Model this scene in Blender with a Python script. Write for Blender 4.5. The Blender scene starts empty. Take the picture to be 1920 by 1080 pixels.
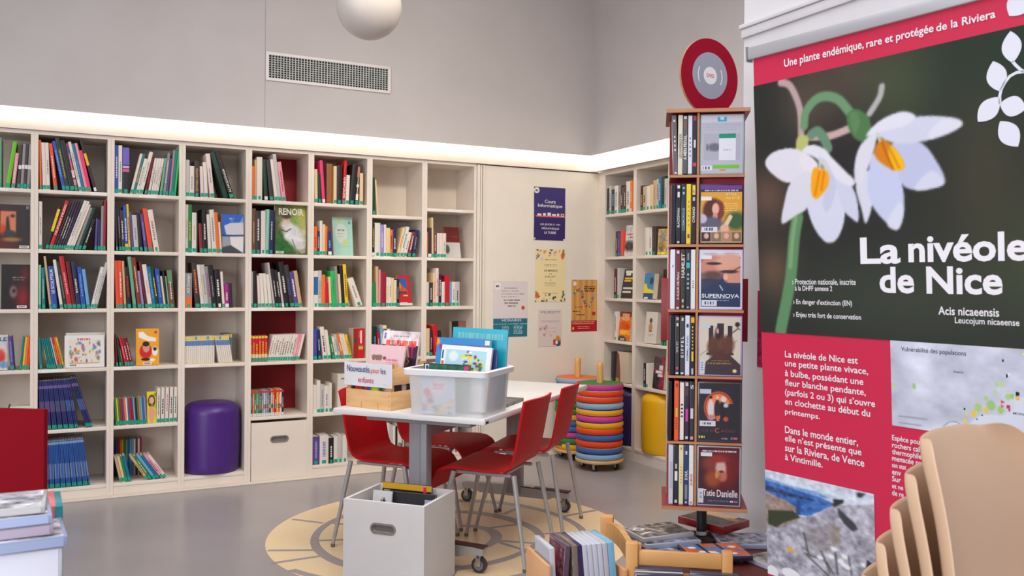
import bpy, bmesh, math, random
import numpy as np
from mathutils import Vector, Matrix
random.seed(7)
SC = bpy.context.scene
COL = SC.collection
R = math.radians

# ------------------------------------------------------------------ camera
CAM = Vector((0.0, -5.9451, 1.35))
FW = Vector((0.4615, 0.8871, -0.00793)).normalized()
RT = Vector((0.8871, -0.4615, 0.00808)); RT = (RT - FW * RT.dot(FW)).normalized()
UP = RT.cross(FW).normalized()
FOC = 1650.0
cam = bpy.data.cameras.new('camera'); cam_ob = bpy.data.objects.new('camera', cam); COL.objects.link(cam_ob)
cam.sensor_width = 36.0; cam.lens = FOC / 1920 * 36.0; cam.clip_start = 0.05; cam.clip_end = 60
cam_ob.matrix_world = Matrix(((RT.x, UP.x, -FW.x, CAM.x), (RT.y, UP.y, -FW.y, CAM.y), (RT.z, UP.z, -FW.z, CAM.z), (0, 0, 0, 1)))
cam.dof.use_dof = True; cam.dof.focus_distance = 4.6; cam.dof.aperture_fstop = 9.0
SC.camera = cam_ob
# measuring helpers: where a sight line meets a plane of the room
def ray(x, y): return FW + RT * ((x - 960) / FOC) + UP * ((540 - y) / FOC)
def on_z(x, y, z): d = ray(x, y); return CAM + d * ((z - CAM.z) / d.z)
def on_y(x, y, Y): d = ray(x, y); return CAM + d * ((Y - CAM.y) / d.y)
def on_x(x, y, X): d = ray(x, y); return CAM + d * ((X - CAM.x) / d.x)
def at_depth(x, y, d): return CAM + ray(x, y) * d
def depth_of(p): return (Vector(p) - CAM).dot(FW)

# ------------------------------------------------------------------ light
world = bpy.data.worlds.new('world'); SC.world = world; world.use_nodes = True
world.node_tree.nodes['Background'].inputs[0].default_value = (0.93, 0.95, 1.0, 1)
world.node_tree.nodes['Background'].inputs[1].default_value = 0.10
def area(name, loc, target, sx, sy, power, col, spread=180):
    l = bpy.data.lights.new(name, 'AREA'); l.shape = 'RECTANGLE'; l.size = sx; l.size_y = sy
    l.energy = power; l.color = col; l.spread = R(spread)
    o = bpy.data.objects.new(name, l); COL.objects.link(o); o.location = loc
    o.rotation_euler = (Vector(target) - Vector(loc)).to_track_quat('-Z', 'Y').to_euler()
    return o
area('window_daylight', (-4.12, -6.3, 1.9), (2.0, -4.6, 1.2), 4.4, 2.3, 212, (0.92, 0.95, 1.0))
area('ceiling_light', (-0.4, -4.6, 3.82), (-0.4, -4.6, 0), 5.5, 5.0, 118, (0.965, 0.975, 1.0))
area('ceiling_spot_light', (2.2, -2.1, 3.82), (2.3, -1.9, 0), 1.8, 1.6, 20, (1.0, 0.94, 0.86), 105)
area('ceiling_spot_light', (1.9, -3.4, 3.8), (2.3, 0.0, 1.45), 1.2, 0.5, 21, (1.0, 0.90, 0.76), 85)
SC.view_settings.view_transform = 'Standard'; SC.view_settings.look = 'None'
SC.view_settings.gamma = 1.0; SC.view_settings.use_curve_mapping = False
SC.view_settings.exposure = 0.05

# ------------------------------------------------------------------ colour and materials
def lin(c):
    c = c / 255.0
    return c / 12.92 if c <= 0.04045 else ((c + 0.055) / 1.055) ** 2.4
def rgb(c): return tuple(lin(v) for v in c)
_M = {}
def mat(c, rough=0.5, metal=0.0, spec=0.4, emit=0.0, key=None):
    k = (tuple(c), rough, metal, spec, emit, key)
    if k in _M: return _M[k]
    m = bpy.data.materials.new('paint'); m.use_nodes = True
    b = m.node_tree.nodes['Principled BSDF']
    b.inputs['Base Color'].default_value = (*rgb(c), 1)
    b.inputs['Roughness'].default_value = rough; b.inputs['Metallic'].default_value = metal
    b.inputs['Specular IOR Level'].default_value = spec
    if emit:
        b.inputs['Emission Color'].default_value = (*rgb(c), 1); b.inputs['Emission Strength'].default_value = emit
    _M[k] = m
    return m
def noisy(name, c1, c2, scale, rough=0.5, stretch=(1, 1, 1), bump=0.0, detail=4, lo=0.35, hi=0.65, spec=0.4, rot=(0, 0, 0)):
    m = bpy.data.materials.new(name); m.use_nodes = True
    n = m.node_tree.nodes; l = m.node_tree.links; b = n['Principled BSDF']
    tc = n.new('ShaderNodeTexCoord'); mp = n.new('ShaderNodeMapping'); mp.inputs['Scale'].default_value = stretch
    mp.inputs['Rotation'].default_value = rot
    nz = n.new('ShaderNodeTexNoise'); nz.inputs['Scale'].default_value = scale; nz.inputs['Detail'].default_value = detail
    cr = n.new('ShaderNodeValToRGB'); cr.color_ramp.elements[0].position = lo; cr.color_ramp.elements[1].position = hi
    cr.color_ramp.elements[0].color = (*rgb(c1), 1); cr.color_ramp.elements[1].color = (*rgb(c2), 1)
    l.new(tc.outputs['Object'], mp.inputs[0]); l.new(mp.outputs[0], nz.inputs['Vector']); l.new(nz.outputs[0], cr.inputs[0])
    l.new(cr.outputs[0], b.inputs['Base Color'])
    b.inputs['Roughness'].default_value = rough; b.inputs['Specular IOR Level'].default_value = spec
    if bump:
        bp = n.new('ShaderNodeBump'); bp.inputs['Strength'].default_value = bump; bp.inputs['Distance'].default_value = 0.002
        l.new(nz.outputs[0], bp.inputs['Height']); l.new(bp.outputs[0], b.inputs['Normal'])
    return m
def art_mat(name, rough=0.35, spec=0.4):
    if name in _M: return _M[name]
    m = bpy.data.materials.new(name); m.use_nodes = True
    n = m.node_tree.nodes; b = n['Principled BSDF']
    a = n.new('ShaderNodeAttribute'); a.attribute_name = 'print'
    m.node_tree.links.new(a.outputs['Color'], b.inputs['Base Color'])
    b.inputs['Roughness'].default_value = rough; b.inputs['Specular IOR Level'].default_value = spec
    _M[name] = m
    return m
PRINT = lambda: art_mat('printed_gloss', 0.35)
PRINT_MATT = lambda: art_mat('printed_matt', 0.6, 0.25)

# ------------------------------------------------------------------ mesh builder
class B:
    def __init__(s): s.bm = bmesh.new(); s.mi = 0
    def _add(s, verts, faces, M=None, smooth=False):
        vs = [s.bm.verts.new(M @ Vector(v) if M is not None else v) for v in verts]
        for f in faces:
            try:
                fc = s.bm.faces.new([vs[i] for i in f]); fc.material_index = s.mi; fc.smooth = smooth
            except ValueError: pass
        return vs
    def box(s, x0, x1, y0, y1, z0, z1, M=None, bev=0.0):
        if bev <= 0:
            v = [(x, y, z) for z in (z0, z1) for y in (y0, y1) for x in (x0, x1)]
            s._add(v, [(0, 2, 3, 1), (4, 5, 7, 6), (0, 1, 5, 4), (2, 6, 7, 3), (0, 4, 6, 2), (1, 3, 7, 5)], M)
            return s
        t = bmesh.new()
        bmesh.ops.create_cube(t, size=1)
        for v in t.verts: v.co = Vector(((x0 + x1) / 2 + v.co.x * (x1 - x0), (y0 + y1) / 2 + v.co.y * (y1 - y0), (z0 + z1) / 2 + v.co.z * (z1 - z0)))
        bmesh.ops.bevel(t, geom=t.edges[:], offset=bev, segments=2, affect='EDGES', profile=0.5)
        s.merge(t, M); return s
    def merge(s, t, M=None, smooth=True):
        t.verts.ensure_lookup_table(); t.verts.index_update()
        s._add([v.co.copy() for v in t.verts], [[v.index for v in f.verts] for f in t.faces], M, smooth)
        t.free()
    def cyl(s, p0, p1, r0, r1=None, n=16, caps=True):
        r1 = r0 if r1 is None else r1
        p0 = Vector(p0); p1 = Vector(p1); d = (p1 - p0).normalized()
        a = d.orthogonal().normalized(); b = d.cross(a)
        vs = []; fs = []
        for p, r in ((p0, r0), (p1, r1)):
            for i in range(n):
                t = 2 * math.pi * i / n; vs.append(p + a * math.cos(t) * r + b * math.sin(t) * r)
        for i in range(n): fs.append((i, (i + 1) % n, n + (i + 1) % n, n + i))
        bv = s._add(vs, fs, None, True)
        if caps:
            for rng in (list(range(n))[::-1], list(range(n, 2 * n))):
                try:
                    f = s.bm.faces.new([bv[i] for i in rng]); f.material_index = s.mi
                except ValueError: pass
        return s
    def lathe(s, prof, n=32, M=None, cx=0.0, cy=0.0):
        vs = []; fs = []; m = len(prof)
        for (r, z) in prof:
            for i in range(n):
                t = 2 * math.pi * i / n; vs.append((cx + max(r, 1e-5) * math.cos(t), cy + max(r, 1e-5) * math.sin(t), z))
        for j in range(m - 1):
            for i in range(n): fs.append((j * n + i, j * n + (i + 1) % n, (j + 1) * n + (i + 1) % n, (j + 1) * n + i))
        if prof[0][0] <= 0.002: fs.append(tuple(range(n))[::-1])
        if prof[-1][0] <= 0.002: fs.append(tuple((m - 1) * n + i for i in range(n)))
        s._add(vs, fs, M, True); return s
    def prism(s, pts, y0, y1, M=None, smooth=False):           # outline in x,z pushed along y
        n = len(pts)
        v = [(p[0], y0, p[1]) for p in pts] + [(p[0], y1, p[1]) for p in pts]
        f = [tuple(range(n)), tuple(range(2 * n - 1, n - 1, -1))] + [((i + 1) % n, i, n + i, n + (i + 1) % n) for i in range(n)]
        s._add(v, f, M, smooth); return s
    def slab(s, pts, z0, z1, M=None):                           # outline in x,y pushed along z
        n = len(pts)
        v = [(p[0], p[1], z0) for p in pts] + [(p[0], p[1], z1) for p in pts]
        f = [tuple(range(n - 1, -1, -1)), tuple(range(n, 2 * n))] + [(i, (i + 1) % n, n + (i + 1) % n, n + i) for i in range(n)]
        s._add(v, f, M); return s
    def tube(s, path, r, n=10):
        path = [Vector(p) for p in path]; vs = []; fs = []
        prev = None
        for i, p in enumerate(path):
            d = (path[min(i + 1, len(path) - 1)] - path[max(i - 1, 0)]).normalized()
            a = d.orthogonal().normalized() if prev is None else (prev - d * prev.dot(d)).normalized()
            prev = a; b = d.cross(a); rr = r[i] if isinstance(r, (list, tuple)) else r
            for k in range(n):
                t = 2 * math.pi * k / n; vs.append(p + a * math.cos(t) * rr + b * math.sin(t) * rr)
        m = len(path)
        for j in range(m - 1):
            for k in range(n): fs.append((j * n + k, j * n + (k + 1) % n, (j + 1) * n + (k + 1) % n, (j + 1) * n + k))
        fs.append(tuple(range(n))[::-1]); fs.append(tuple((m - 1) * n + k for k in range(n)))
        s._add(vs, fs, None, True); return s
    def done(s, name, mats, parent=None, loc=(0, 0, 0), rot=(0, 0, 0), sharp=35):
        bmesh.ops.recalc_face_normals(s.bm, faces=s.bm.faces[:])
        me = bpy.data.meshes.new(name); s.bm.to_mesh(me); s.bm.free()
        if not isinstance(mats, (list, tuple)): mats = [mats]
        for m in mats: me.materials.append(m)
        me.set_sharp_from_angle(angle=R(sharp))
        o = bpy.data.objects.new(name, me); COL.objects.link(o)
        o.location = loc; o.rotation_euler = rot
        if parent is not None: o.parent = parent
        return o
def tag(o, label=None, cat=None, group=None, kind=None):
    if label: o['label'] = label
    if cat: o['category'] = cat
    if group: o['group'] = group
    if kind: o['kind'] = kind
    return o
def thing(name, label, cat, loc=(0, 0, 0), rot=(0, 0, 0), group=None):
    o = bpy.data.objects.new(name, None); COL.objects.link(o); o.empty_display_size = 0.05
    o.location = loc; o.rotation_euler = rot if isinstance(rot, (tuple, list)) else (0, 0, rot)
    return tag(o, label, cat, group)
def struct(o): o['kind'] = 'structure'; return o
def copy_tree(o, parent=None):
    c = o.copy(); COL.objects.link(c)
    if parent is not None: c.parent = parent
    for ch in [x for x in o.children]: copy_tree(ch, c)
    return c

# ------------------------------------------------------------------ writing: text meshes fitted to a width and a height
_T = []
def text(name, s, x0, x1, z0, z1, m, parent, y=-0.0006, M=None, bold=0.02, fit=True, thick=0.0):
    """x0..x1, z0..z1: box of the letters in the parent's own x,z plane (front is -y); M: extra turn inside that plane"""
    cu = bpy.data.curves.new(name, 'FONT'); cu.body = s; cu.offset = bold; cu.resolution_u = 3
    o = bpy.data.objects.new(name, cu); COL.objects.link(o)
    _T.append((o, name, (x0, x1, z0, z1), m, parent, y, M))
def finish_texts():
    bpy.context.view_layer.update()
    dg = bpy.context.evaluated_depsgraph_get()
    for (o, name, bx, m, parent, y, M) in _T:
        me = bpy.data.meshes.new_from_object(o.evaluated_get(dg))
        n = len(me.vertices)
        co = np.zeros(n * 3, dtype=np.float32); me.vertices.foreach_get('co', co); co = co.reshape(-1, 3)
        if n:
            mn = co.min(0); mx = co.max(0); x0, x1, z0, z1 = bx
            X = x0 + (co[:, 0] - mn[0]) / max(mx[0] - mn[0], 1e-6) * (x1 - x0)
            Z = z0 + (co[:, 1] - mn[1]) / max(mx[1] - mn[1], 1e-6) * (z1 - z0)
            P = np.stack([X, np.full(n, y, dtype=np.float32), Z], 1)
            if M is not None:
                A = np.array(M); P = P @ A[:3, :3].T + A[:3, 3]
            me.vertices.foreach_set('co', P.astype(np.float32).ravel()); me.update()
        me.materials.clear(); me.materials.append(m)
        t = bpy.data.objects.new(name, me); COL.objects.link(t); t.parent = parent
        cu = o.data; bpy.data.objects.remove(o); bpy.data.curves.remove(cu)
    _T.clear()
def turned(cx, cz, deg):                        # turn inside the x,z plane about (cx, cz); + is anticlockwise seen from the front
    return Matrix.Translation((cx, 0, cz)) @ Matrix.Rotation(R(-deg), 4, 'Y') @ Matrix.Translation((-cx, 0, -cz))

# ------------------------------------------------------------------ painted prints (pictures on covers, posters and the banner)
class Art:
    def __init__(s, w, h, c, seed=1):
        s.w, s.h = w, h; s.a = np.zeros((h, w, 3)); s.a[:] = c
        s.X, s.Y = np.meshgrid((np.arange(w) + .5) / w, (np.arange(h) + .5) / h); s.rs = np.random.RandomState(seed)
    def mix(s, k, c):
        k = np.clip(k, 0, 1)[..., None]; s.a = s.a * (1 - k) + np.array(c, float) * k; return s
    def rect(s, x0, y0, x1, y1, c, k=1.0): return s.mix(((s.X >= x0) & (s.X < x1) & (s.Y >= y0) & (s.Y < y1)) * k, c)
    def ell(s, cx, cy, rx, ry, c, soft=0.15, rot=0, k=1.0):
        dx, dy = s.X - cx, s.Y - cy; ca, sa = math.cos(R(rot)), math.sin(R(rot))
        asp = s.h / s.w; u = dx * ca + dy * asp * sa; v = (-dx * sa + dy * asp * ca) / asp
        d = np.sqrt((u / rx) ** 2 + (v / ry) ** 2)
        return s.mix((1 + soft / 2 - d) / max(soft, 1e-3) * k if soft < 1 else np.exp(-d * d * 1.2) * k, c)
    def poly(s, pts, c, k=1.0, ss=3):
        W, H = s.w * ss, s.h * ss
        X, Y = np.meshgrid((np.arange(W) + .5) / W, (np.arange(H) + .5) / H); inside = np.zeros((H, W), bool)
        n = len(pts)
        for i in range(n):
            x0, y0 = pts[i]; x1, y1 = pts[(i + 1) % n]
            if y0 == y1: continue
            inside ^= ((Y >= min(y0, y1)) & (Y < max(y0, y1)) & (X < x0 + (Y - y0) * (x1 - x0) / (y1 - y0)))
        cov = inside.reshape(s.h, ss, s.w, ss).mean((1, 3))
        return s.mix(cov * k, c)
    def line(s, pts, wd, c, k=1.0):
        asp = s.h / s.w; d = np.full((s.h, s.w), 9.0)
        for (x0, y0), (x1, y1) in zip(pts[:-1], pts[1:]):
            ux, uy = x1 - x0, (y1 - y0) * asp; L = ux * ux + uy * uy + 1e-12
            t = np.clip(((s.X - x0) * ux + (s.Y - y0) * asp * uy) / L, 0, 1)
            d = np.minimum(d, np.hypot(s.X - x0 - t * ux, (s.Y - y0) * asp - t * uy))
        return s.mix((wd / 2 - d) * s.w + .5, c) if k == 1 else s.mix(np.clip((wd / 2 - d) * s.w + .5, 0, 1) * k, c)
    def noise(s, scale, amp, seed=3):
        r = np.random.RandomState(seed); t = np.zeros((s.h, s.w)); f = scale; g = 1.0
        for o in range(4):
            gy, gx = max(2, int(f * s.h / s.w) + 2), int(f) + 2
            G = r.rand(gy, gx); u = s.X * (gx - 1.001); v = s.Y * (gy - 1.001)
            i, j = u.astype(int), v.astype(int); a, b = u - i, v - j
            a = a * a * (3 - 2 * a); b = b * b * (3 - 2 * b)
            t += g * ((G[j, i] * (1 - a) + G[j, i + 1] * a) * (1 - b) + (G[j + 1, i] * (1 - a) + G[j + 1, i + 1] * a) * b - .5)
            f *= 2; g *= .55
        s.n = t; s.a = np.clip(s.a + (t * amp)[..., None], 0, 255); return s
    def dashes(s, x0, x1, y, h, c, seed=1, mid=False):
        r = np.random.RandomState(seed); x = x0
        while x < x1:
            w = min(r.uniform(.02, .07), x1 - x); s.rect(x, y, x + w, y + h, c); x += w + .014
        return s
    def blur(s, n=1):
        for _ in range(n):
            p = np.pad(s.a, ((1, 1), (1, 1), (0, 0)), 'edge')
            s.a = (p[:-2, 1:-1] + p[2:, 1:-1] + p[1:-1, :-2] + p[1:-1, 2:] + 2 * p[1:-1, 1:-1]) / 6
        return s
def print_sheet(name, art, w, h, t, parent=None, back=(228, 222, 214), m=None, y=0.0, wave=None, x0=0.0, z0=0.0):
    """a printed sheet w x h, thickness t: front at y-t carrying the picture, lower left corner at x0, z0"""
    H, W = art.h, art.w
    xs = x0 + np.linspace(0, w, W + 1); zs = z0 + np.linspace(h, 0, H + 1)
    XX, ZZ = np.meshgrid(xs, zs)
    YY = np.full_like(XX, y - t) + (wave(XX - x0, ZZ - z0) if wave else 0)
    co = np.stack([XX, YY, ZZ], -1).reshape(-1, 3); nb = len(co)
    i = np.arange((H + 1) * (W + 1)).reshape(H + 1, W + 1)
    q = np.stack([i[:-1, :-1], i[1:, :-1], i[1:, 1:], i[:-1, 1:]], -1).reshape(-1, 4)
    cb = co.copy(); cb[:, 1] += t
    rim = np.concatenate([i[0, :], i[1:, -1], i[-1, -2::-1], i[-2:0:-1, 0]])
    rc = np.stack([np.roll(rim, -1), rim, rim + nb, np.roll(rim, -1) + nb], -1)[:, ::-1]
    faces = np.concatenate([q, q[:, ::-1] + nb, rc])
    me = bpy.data.meshes.new(name)
    me.from_pydata(np.concatenate([co, cb]).tolist(), [], faces.tolist())
    v = np.clip(art.a / 255.0, 0, 1); v = np.where(v <= 0.04045, v / 12.92, ((v + 0.055) / 1.055) ** 2.4).reshape(-1, 3)
    bc = np.array(rgb(back))
    fc = np.concatenate([v, np.tile(bc, (len(q) + len(rc), 1))])
    lc = np.repeat(np.concatenate([fc, np.ones((len(fc), 1))], 1), 4, axis=0).astype(np.float32)
    at = me.color_attributes.new('print', 'FLOAT_COLOR', 'CORNER'); at.data.foreach_set('color', lc.ravel())
    me.materials.append(m or PRINT())
    o = bpy.data.objects.new(name, me); COL.objects.link(o)
    if parent is not None: o.parent = parent
    return o
# ================================================================== the room
WALL = noisy('wall_paint', (193, 187, 186), (197, 191, 190), 3.0, 0.85, spec=0.15)
WHITE_WALL = noisy('white_wall_paint', (208, 207, 210), (213, 212, 215), 4.0, 0.7, spec=0.2)
LACQ = noisy('white_lacquer', (226, 214, 201), (230, 218, 206), 6.0, 0.42, spec=0.4)
FLOOR = noisy('grey_linoleum', (156, 150, 151), (163, 157, 158), 2.2, 0.28, bump=0.02, detail=8, spec=0.5)
b = B(); b.box(-4.2, 4.4, -9.5, 0.45, -0.05, 0.0); struct(b.done('floor', FLOOR))
b = B(); b.box(-4.2, 4.4, -9.5, 0.45, 3.9, 3.95); struct(b.done('ceiling', mat((236, 234, 232), 0.9)))
# main wall: bulkhead above the shelves, with the thin panel joint over the vent
b = B(); b.box(-4.2, 1.2335, 0.0, 0.45, 2.345, 3.9); b.box(1.2365, 3.86, 0.0, 0.45, 2.345, 3.9); b.box(1.2, 1.3, 0.004, 0.4, 2.345, 3.9)
b.box(-4.2, 4.4, 0.36, 0.45, 0, 2.345)
struct(b.done('wall_back', WALL))
b = B(); b.box(3.815, 4.4, -3.2, 0.0, 2.345, 3.9); b.box(4.24, 4.4, -1.35, 0.45, 0, 2.345); b.box(3.87, 4.4, -3.2, -1.35, 0, 2.345); struct(b.done('wall_right', WALL))
b = B()
b.box(-4.3, -4.2, -4.0, 0.45, 0, 3.9); b.box(-4.3, -4.2, -9.5, -8.6, 0, 3.9); b.box(-4.3, -4.2, -8.6, -4.0, 0, 0.7); b.box(-4.3, -4.2, -8.6, -4.0, 3.1, 3.9)
struct(b.done('wall_left', WALL))
b = B()
for y0, y1 in ((-8.6, -8.54), (-6.33, -6.27), (-4.06, -4.0)): b.box(-4.28, -4.22, y0, y1, 0.7, 3.1)
b.box(-4.28, -4.22, -8.6, -4.0, 0.7, 0.76); b.box(-4.28, -4.22, -8.6, -4.0, 3.04, 3.1)
struct(b.done('window_1', mat((235, 235, 235), 0.4)))
b = B(); b.box(-4.2, 4.4, -9.6, -9.5, 0, 3.9); struct(b.done('wall_front', WALL))
# white pier at the right, with its moulding running on at cornice height
b = B(); b.box(2.30, 2.75, -9.5, -3.40, 0, 3.9); struct(b.done('wall_pier', WHITE_WALL))
b = B()
b.box(2.280, 2.30, -9.5, -3.392, 2.302, 2.318, bev=.003); b.box(2.288, 2.30, -9.5, -3.396, 2.268, 2.302, bev=.003)
struct(b.done('trim_1', WHITE_WALL))
# blank door panel between the two runs of shelves
PANEL = noisy('cream_panel', (226, 217, 204), (231, 222, 209), 3.0, 0.5, spec=0.35)
b = B(); b.box(2.853, 3.87, 0.0, 0.04, 0.0, 2.215); struct(b.done('door_1', PANEL))
b = B(); b.box(2.792, 2.812, -0.012, 0.04, 0, 2.215); b.box(2.818, 2.832, -0.006, 0.04, 0, 2.215); b.box(2.838, 2.851, -0.012, 0.04, 0, 2.215)
struct(b.done('door_frame_1', PANEL))
b = B(); b.box(3.87, 4.24, -0.074, 0.04, 0, 2.226); struct(b.done('trim_2', LACQ))
# cornice: plain fascia below, LED profile on top
b = B(); b.box(-4.2, 3.87, -0.022, 0.36, 2.222, 2.272); b.box(3.848, 4.24, -3.2, -0.022, 2.2155, 2.262); struct(b.done('trim_3', LACQ))
LED = mat((255, 244, 226), 0.5, emit=2.7)
def led_strip(name, box, label):
    x0, x1, y0, y1, z0, z1 = box
    t = thing(name, label, 'light', (x0, y1, z0))
    b = B()
    if x1 - x0 > y1 - y0: b.box(0, x1 - x0, -0.02, 0.0, 0.0, z1 - z0); b.box(0, x1 - x0, -0.057, -0.02, z1 - z0 - 0.003, z1 - z0)
    else: b.box(0.016, 0.03, y0 - y1, 0.0, 0, z1 - z0); b.box(-0.024, 0.016, y0 - y1, 0.0, z1 - z0 - 0.003, z1 - z0)
    b.done('housing', mat((235, 232, 228), 0.5), t)
    b = B()
    if x1 - x0 > y1 - y0: b.box(0, x1 - x0, -0.055, -0.02, 0.006, z1 - z0 - 0.004, bev=0.004)
    else: b.box(-0.022, 0.016, y0 - y1, 0.0, 0.006, z1 - z0 - 0.004, bev=0.004)
    b.done('diffuser', LED, t)
    return t
led_strip('led_strip', (-4.2, 3.79, -0.055, 0.0, 2.272, 2.345), 'long glowing LED strip along the top of the main bookcase wall')
led_strip('led_strip', (3.78, 3.815, -3.2, -0.06, 2.222, 2.345), 'short glowing LED strip above the bookcase on the right wall')
# floor strip in front of the plinths
b = B(); b.box(-4.2, 3.86, -0.05, 0.0, 0.0, 0.010, bev=0.003); struct(b.done('baseboard_back', mat((226, 214, 200), 0.5)))

# ------------------------------------------------------------------ the round spiral inlaid in the floor
CX, CY, RO = 1.8903, -1.6179, 0.957
SPI = [(-40, .13), (10, .205), (60, .285), (90, .335), (140, .36), (200, .385), (260, .405), (311, .415), (336, .405), (360, .42), (395, .487), (430, .515), (454, .56), (490, .655), (517, .72), (545, .715), (592, .695), (669, .680), (717, .690), (744, .716), (800, .78), (850, .86), (885, .94)]
def spi(phi):
    for (p0, r0), (p1, r1) in zip(SPI[:-1], SPI[1:]):
        if phi <= p1: return r0 + (r1 - r0) * max(0, (phi - p0)) / (p1 - p0)
    return SPI[-1][1]
def pol(r, phi): return (CX + r * math.cos(R(-phi)), CY + r * math.sin(R(-phi)))
b = B(); b.mi = 0
b.slab([pol(RO, -a * 3.75) for a in range(96)], -0.002, 0.0008)
b.mi = 1
ph = [-40 + 5 * i for i in range(186)]
def wid(p): return 0.020 + 0.014 * (0.5 + 0.5 * math.sin(R(p * 2.3 + 30)))
for p0, p1 in zip(ph[:-1], ph[1:]):
    a, c = spi(p0), spi(p1); w0, w1 = wid(p0), wid(p1)
    b.slab([pol(c + w1, p1), pol(a + w0, p0), pol(a - w0, p0), pol(c - w1, p1)], 0, 0.0015)
SPK = [((548, 974), (606, 981)), ((507, 1057), (600, 1043)), ((1117, 957), (1047, 970)), ((973, 952), (945, 964)), ((1021, 1001), (1084, 998)), ((934, 1014), (1003, 1019)), ((918, 990), (984, 982)), ((908, 934), (913, 920)), ((598, 1014), (648, 1012))]
for a, c in SPK:
    p = on_z(*a, 0); q = on_z(*c, 0); d = (q - p).normalized(); nrm = Vector((-d.y, d.x, 0)) * 0.013
    b.slab([(p + nrm)[:2], (p - nrm)[:2], (q - nrm)[:2], (q + nrm)[:2]], 0, 0.0014)
for phi, r0, r1 in ((250, .41, .95), (140, .36, .60), (110, .56, .95), (60, .285, .52), (215, .39, .70), (290, .41, .68), (180, .73, .95)):
    p = Vector((*pol(r0, phi), 0)); q = Vector((*pol(r1, phi + 6), 0)); d = (q - p).normalized(); nrm = Vector((-d.y, d.x, 0)) * 0.013
    b.slab([(p + nrm)[:2], (p - nrm)[:2], (q - nrm)[:2], (q + nrm)[:2]], 0, 0.0014)
o = b.done('floor_inlay', [noisy('cream_linoleum', (236, 210, 168), (240, 216, 176), 2.5, 0.33, detail=6), noisy('grey_inlay', (152, 144, 146), (160, 152, 154), 3, 0.33)])
struct(o)

# ------------------------------------------------------------------ vent, wall box, globe lamp
v = thing('air_vent', 'white rectangular air vent grille high on the wall above the bookcases', 'vent', (1.238, 0.0, 2.668))
W_, H_ = 0.868, 0.19
b = B(); b.box(0, W_, -0.012, 0, 0, 0.02, bev=.002); b.box(0, W_, -0.012, 0, H_ - 0.02, H_, bev=.002); b.box(0, 0.02, -0.012, 0, 0.02, H_ - 0.02); b.box(W_ - 0.02, W_, -0.012, 0, 0.02, H_ - 0.02)
b.done('frame', mat((226, 220, 218), 0.5), v)
b = B(); b.box(0.02, W_ - 0.02, -0.002, 0.0, 0.02, H_ - 0.02); b.done('duct', mat((26, 31, 33), 0.8), v)
b = B()
for i in range(1, 42): x = 0.02 + (W_ - 0.04) * i / 42; b.box(x - 0.0024, x + 0.0024, -0.010, -0.002, 0.02, H_ - 0.02)
b.done('vertical_slats', mat((200, 200, 196), 0.5), v)
b = B()
for i in range(1, 10): z = 0.02 + (H_ - 0.04) * i / 10; b.box(0.02, W_ - 0.02, -0.006, -0.002, z - 0.0018, z + 0.0018)
b.done('horizontal_slats', mat((190, 192, 188), 0.5), v)
b = B(); b.box(-0.80, -0.6285, -0.03, 0, 2.72, 2.95, bev=0.006); tag(b.done('wall_box', mat((228, 226, 226), 0.5)), 'small white box mounted high on the wall at the far left', 'wall box')
g = thing('globe_lamp', 'round white glass globe lamp hanging from the ceiling', 'lamp', at_depth(692, 13, 4.4))
b = B(); b.lathe([(0.162 * math.sin(R(a)), 0.162 * -math.cos(R(a))) for a in range(0, 181, 7)], 40)
b.done('glass_globe', mat((192, 184, 178), 0.4, emit=0.02), g)
b = B(); b.cyl((0, 0, 0.155), (0, 0, 0.2), 0.045, 0.04, 20); b.done('lamp_holder', mat((230, 230, 228), 0.4), g)
b = B(); b.cyl((0, 0, 0.2), (0, 0, 3.88 - g.location.z), 0.004, None, 8); b.done('cable', mat((225, 225, 225), 0.5), g)
b = B(); b.cyl((0, 0, 3.87 - g.location.z), (0, 0, 3.90 - g.location.z), 0.05, None, 20); b.done('ceiling_rose', mat((230, 230, 228), 0.4), g)
# ================================================================== bookcases
RED_BACK = mat((146, 16, 30), 0.5)
MX0, MP = -0.519, 0.4135                       # main run: first bay's left side and the bay width
RY0, RP, RX = -0.0758, 0.4212, 3.87            # right run
ROWZ = [1.8728, 1.5161, 1.1599, 0.7995, 0.4346, 0.0803]
RROWZ = [1.8808, 1.5468, 1.222, 0.8943, 0.5706, 0.094]
DEPTH = 0.345
def bookcase(loc, rot, width, rows, label, top=2.2205, red=False, open_foot=False, cards=()):
    t = thing('bookcase', label, 'bookcase', loc, (0, 0, rot), 'built-in white bookcases')
    for x in (0.0, width - 0.02):
        b = B(); b.box(x, x + 0.0195, 0, DEPTH, 0, top); b.done('side_panel', LACQ, t)
    b = B(); b.box(0.02, width - 0.02, DEPTH - 0.012, DEPTH, 0, top); b.done('back_panel', RED_BACK if red else LACQ, t)
    b = B(); b.box(0.02, width - 0.02, 0, DEPTH - 0.012, top - 0.022, top); b.done('top_panel', LACQ, t)
    for i, z in enumerate(rows):
        b = B(); b.box(0.02, width - 0.02, 0.0, DEPTH - 0.012, z - 0.022, z, bev=0.0012); b.done('shelf', LACQ, t)
    if not open_foot:
        b = B(); b.box(0.02, width - 0.02, 0.003, 0.02, 0.0, rows[-1] - 0.023); b.done('plinth', LACQ, t)
    for (x, z, w) in cards:
        b = B(); b.box(x, x + w, -0.0012, -0.0002, z - 0.019, z - 0.002); b.done('shelf_label', mat((236, 232, 230), 0.5), t)
    return t
BAY = ['leftmost bay', 'second bay from left', 'third bay from left', 'purple-pouf bay', 'red-backed bay', 'sixth bay from left', 'seventh bay from left', 'bay next to the posters']
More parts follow.
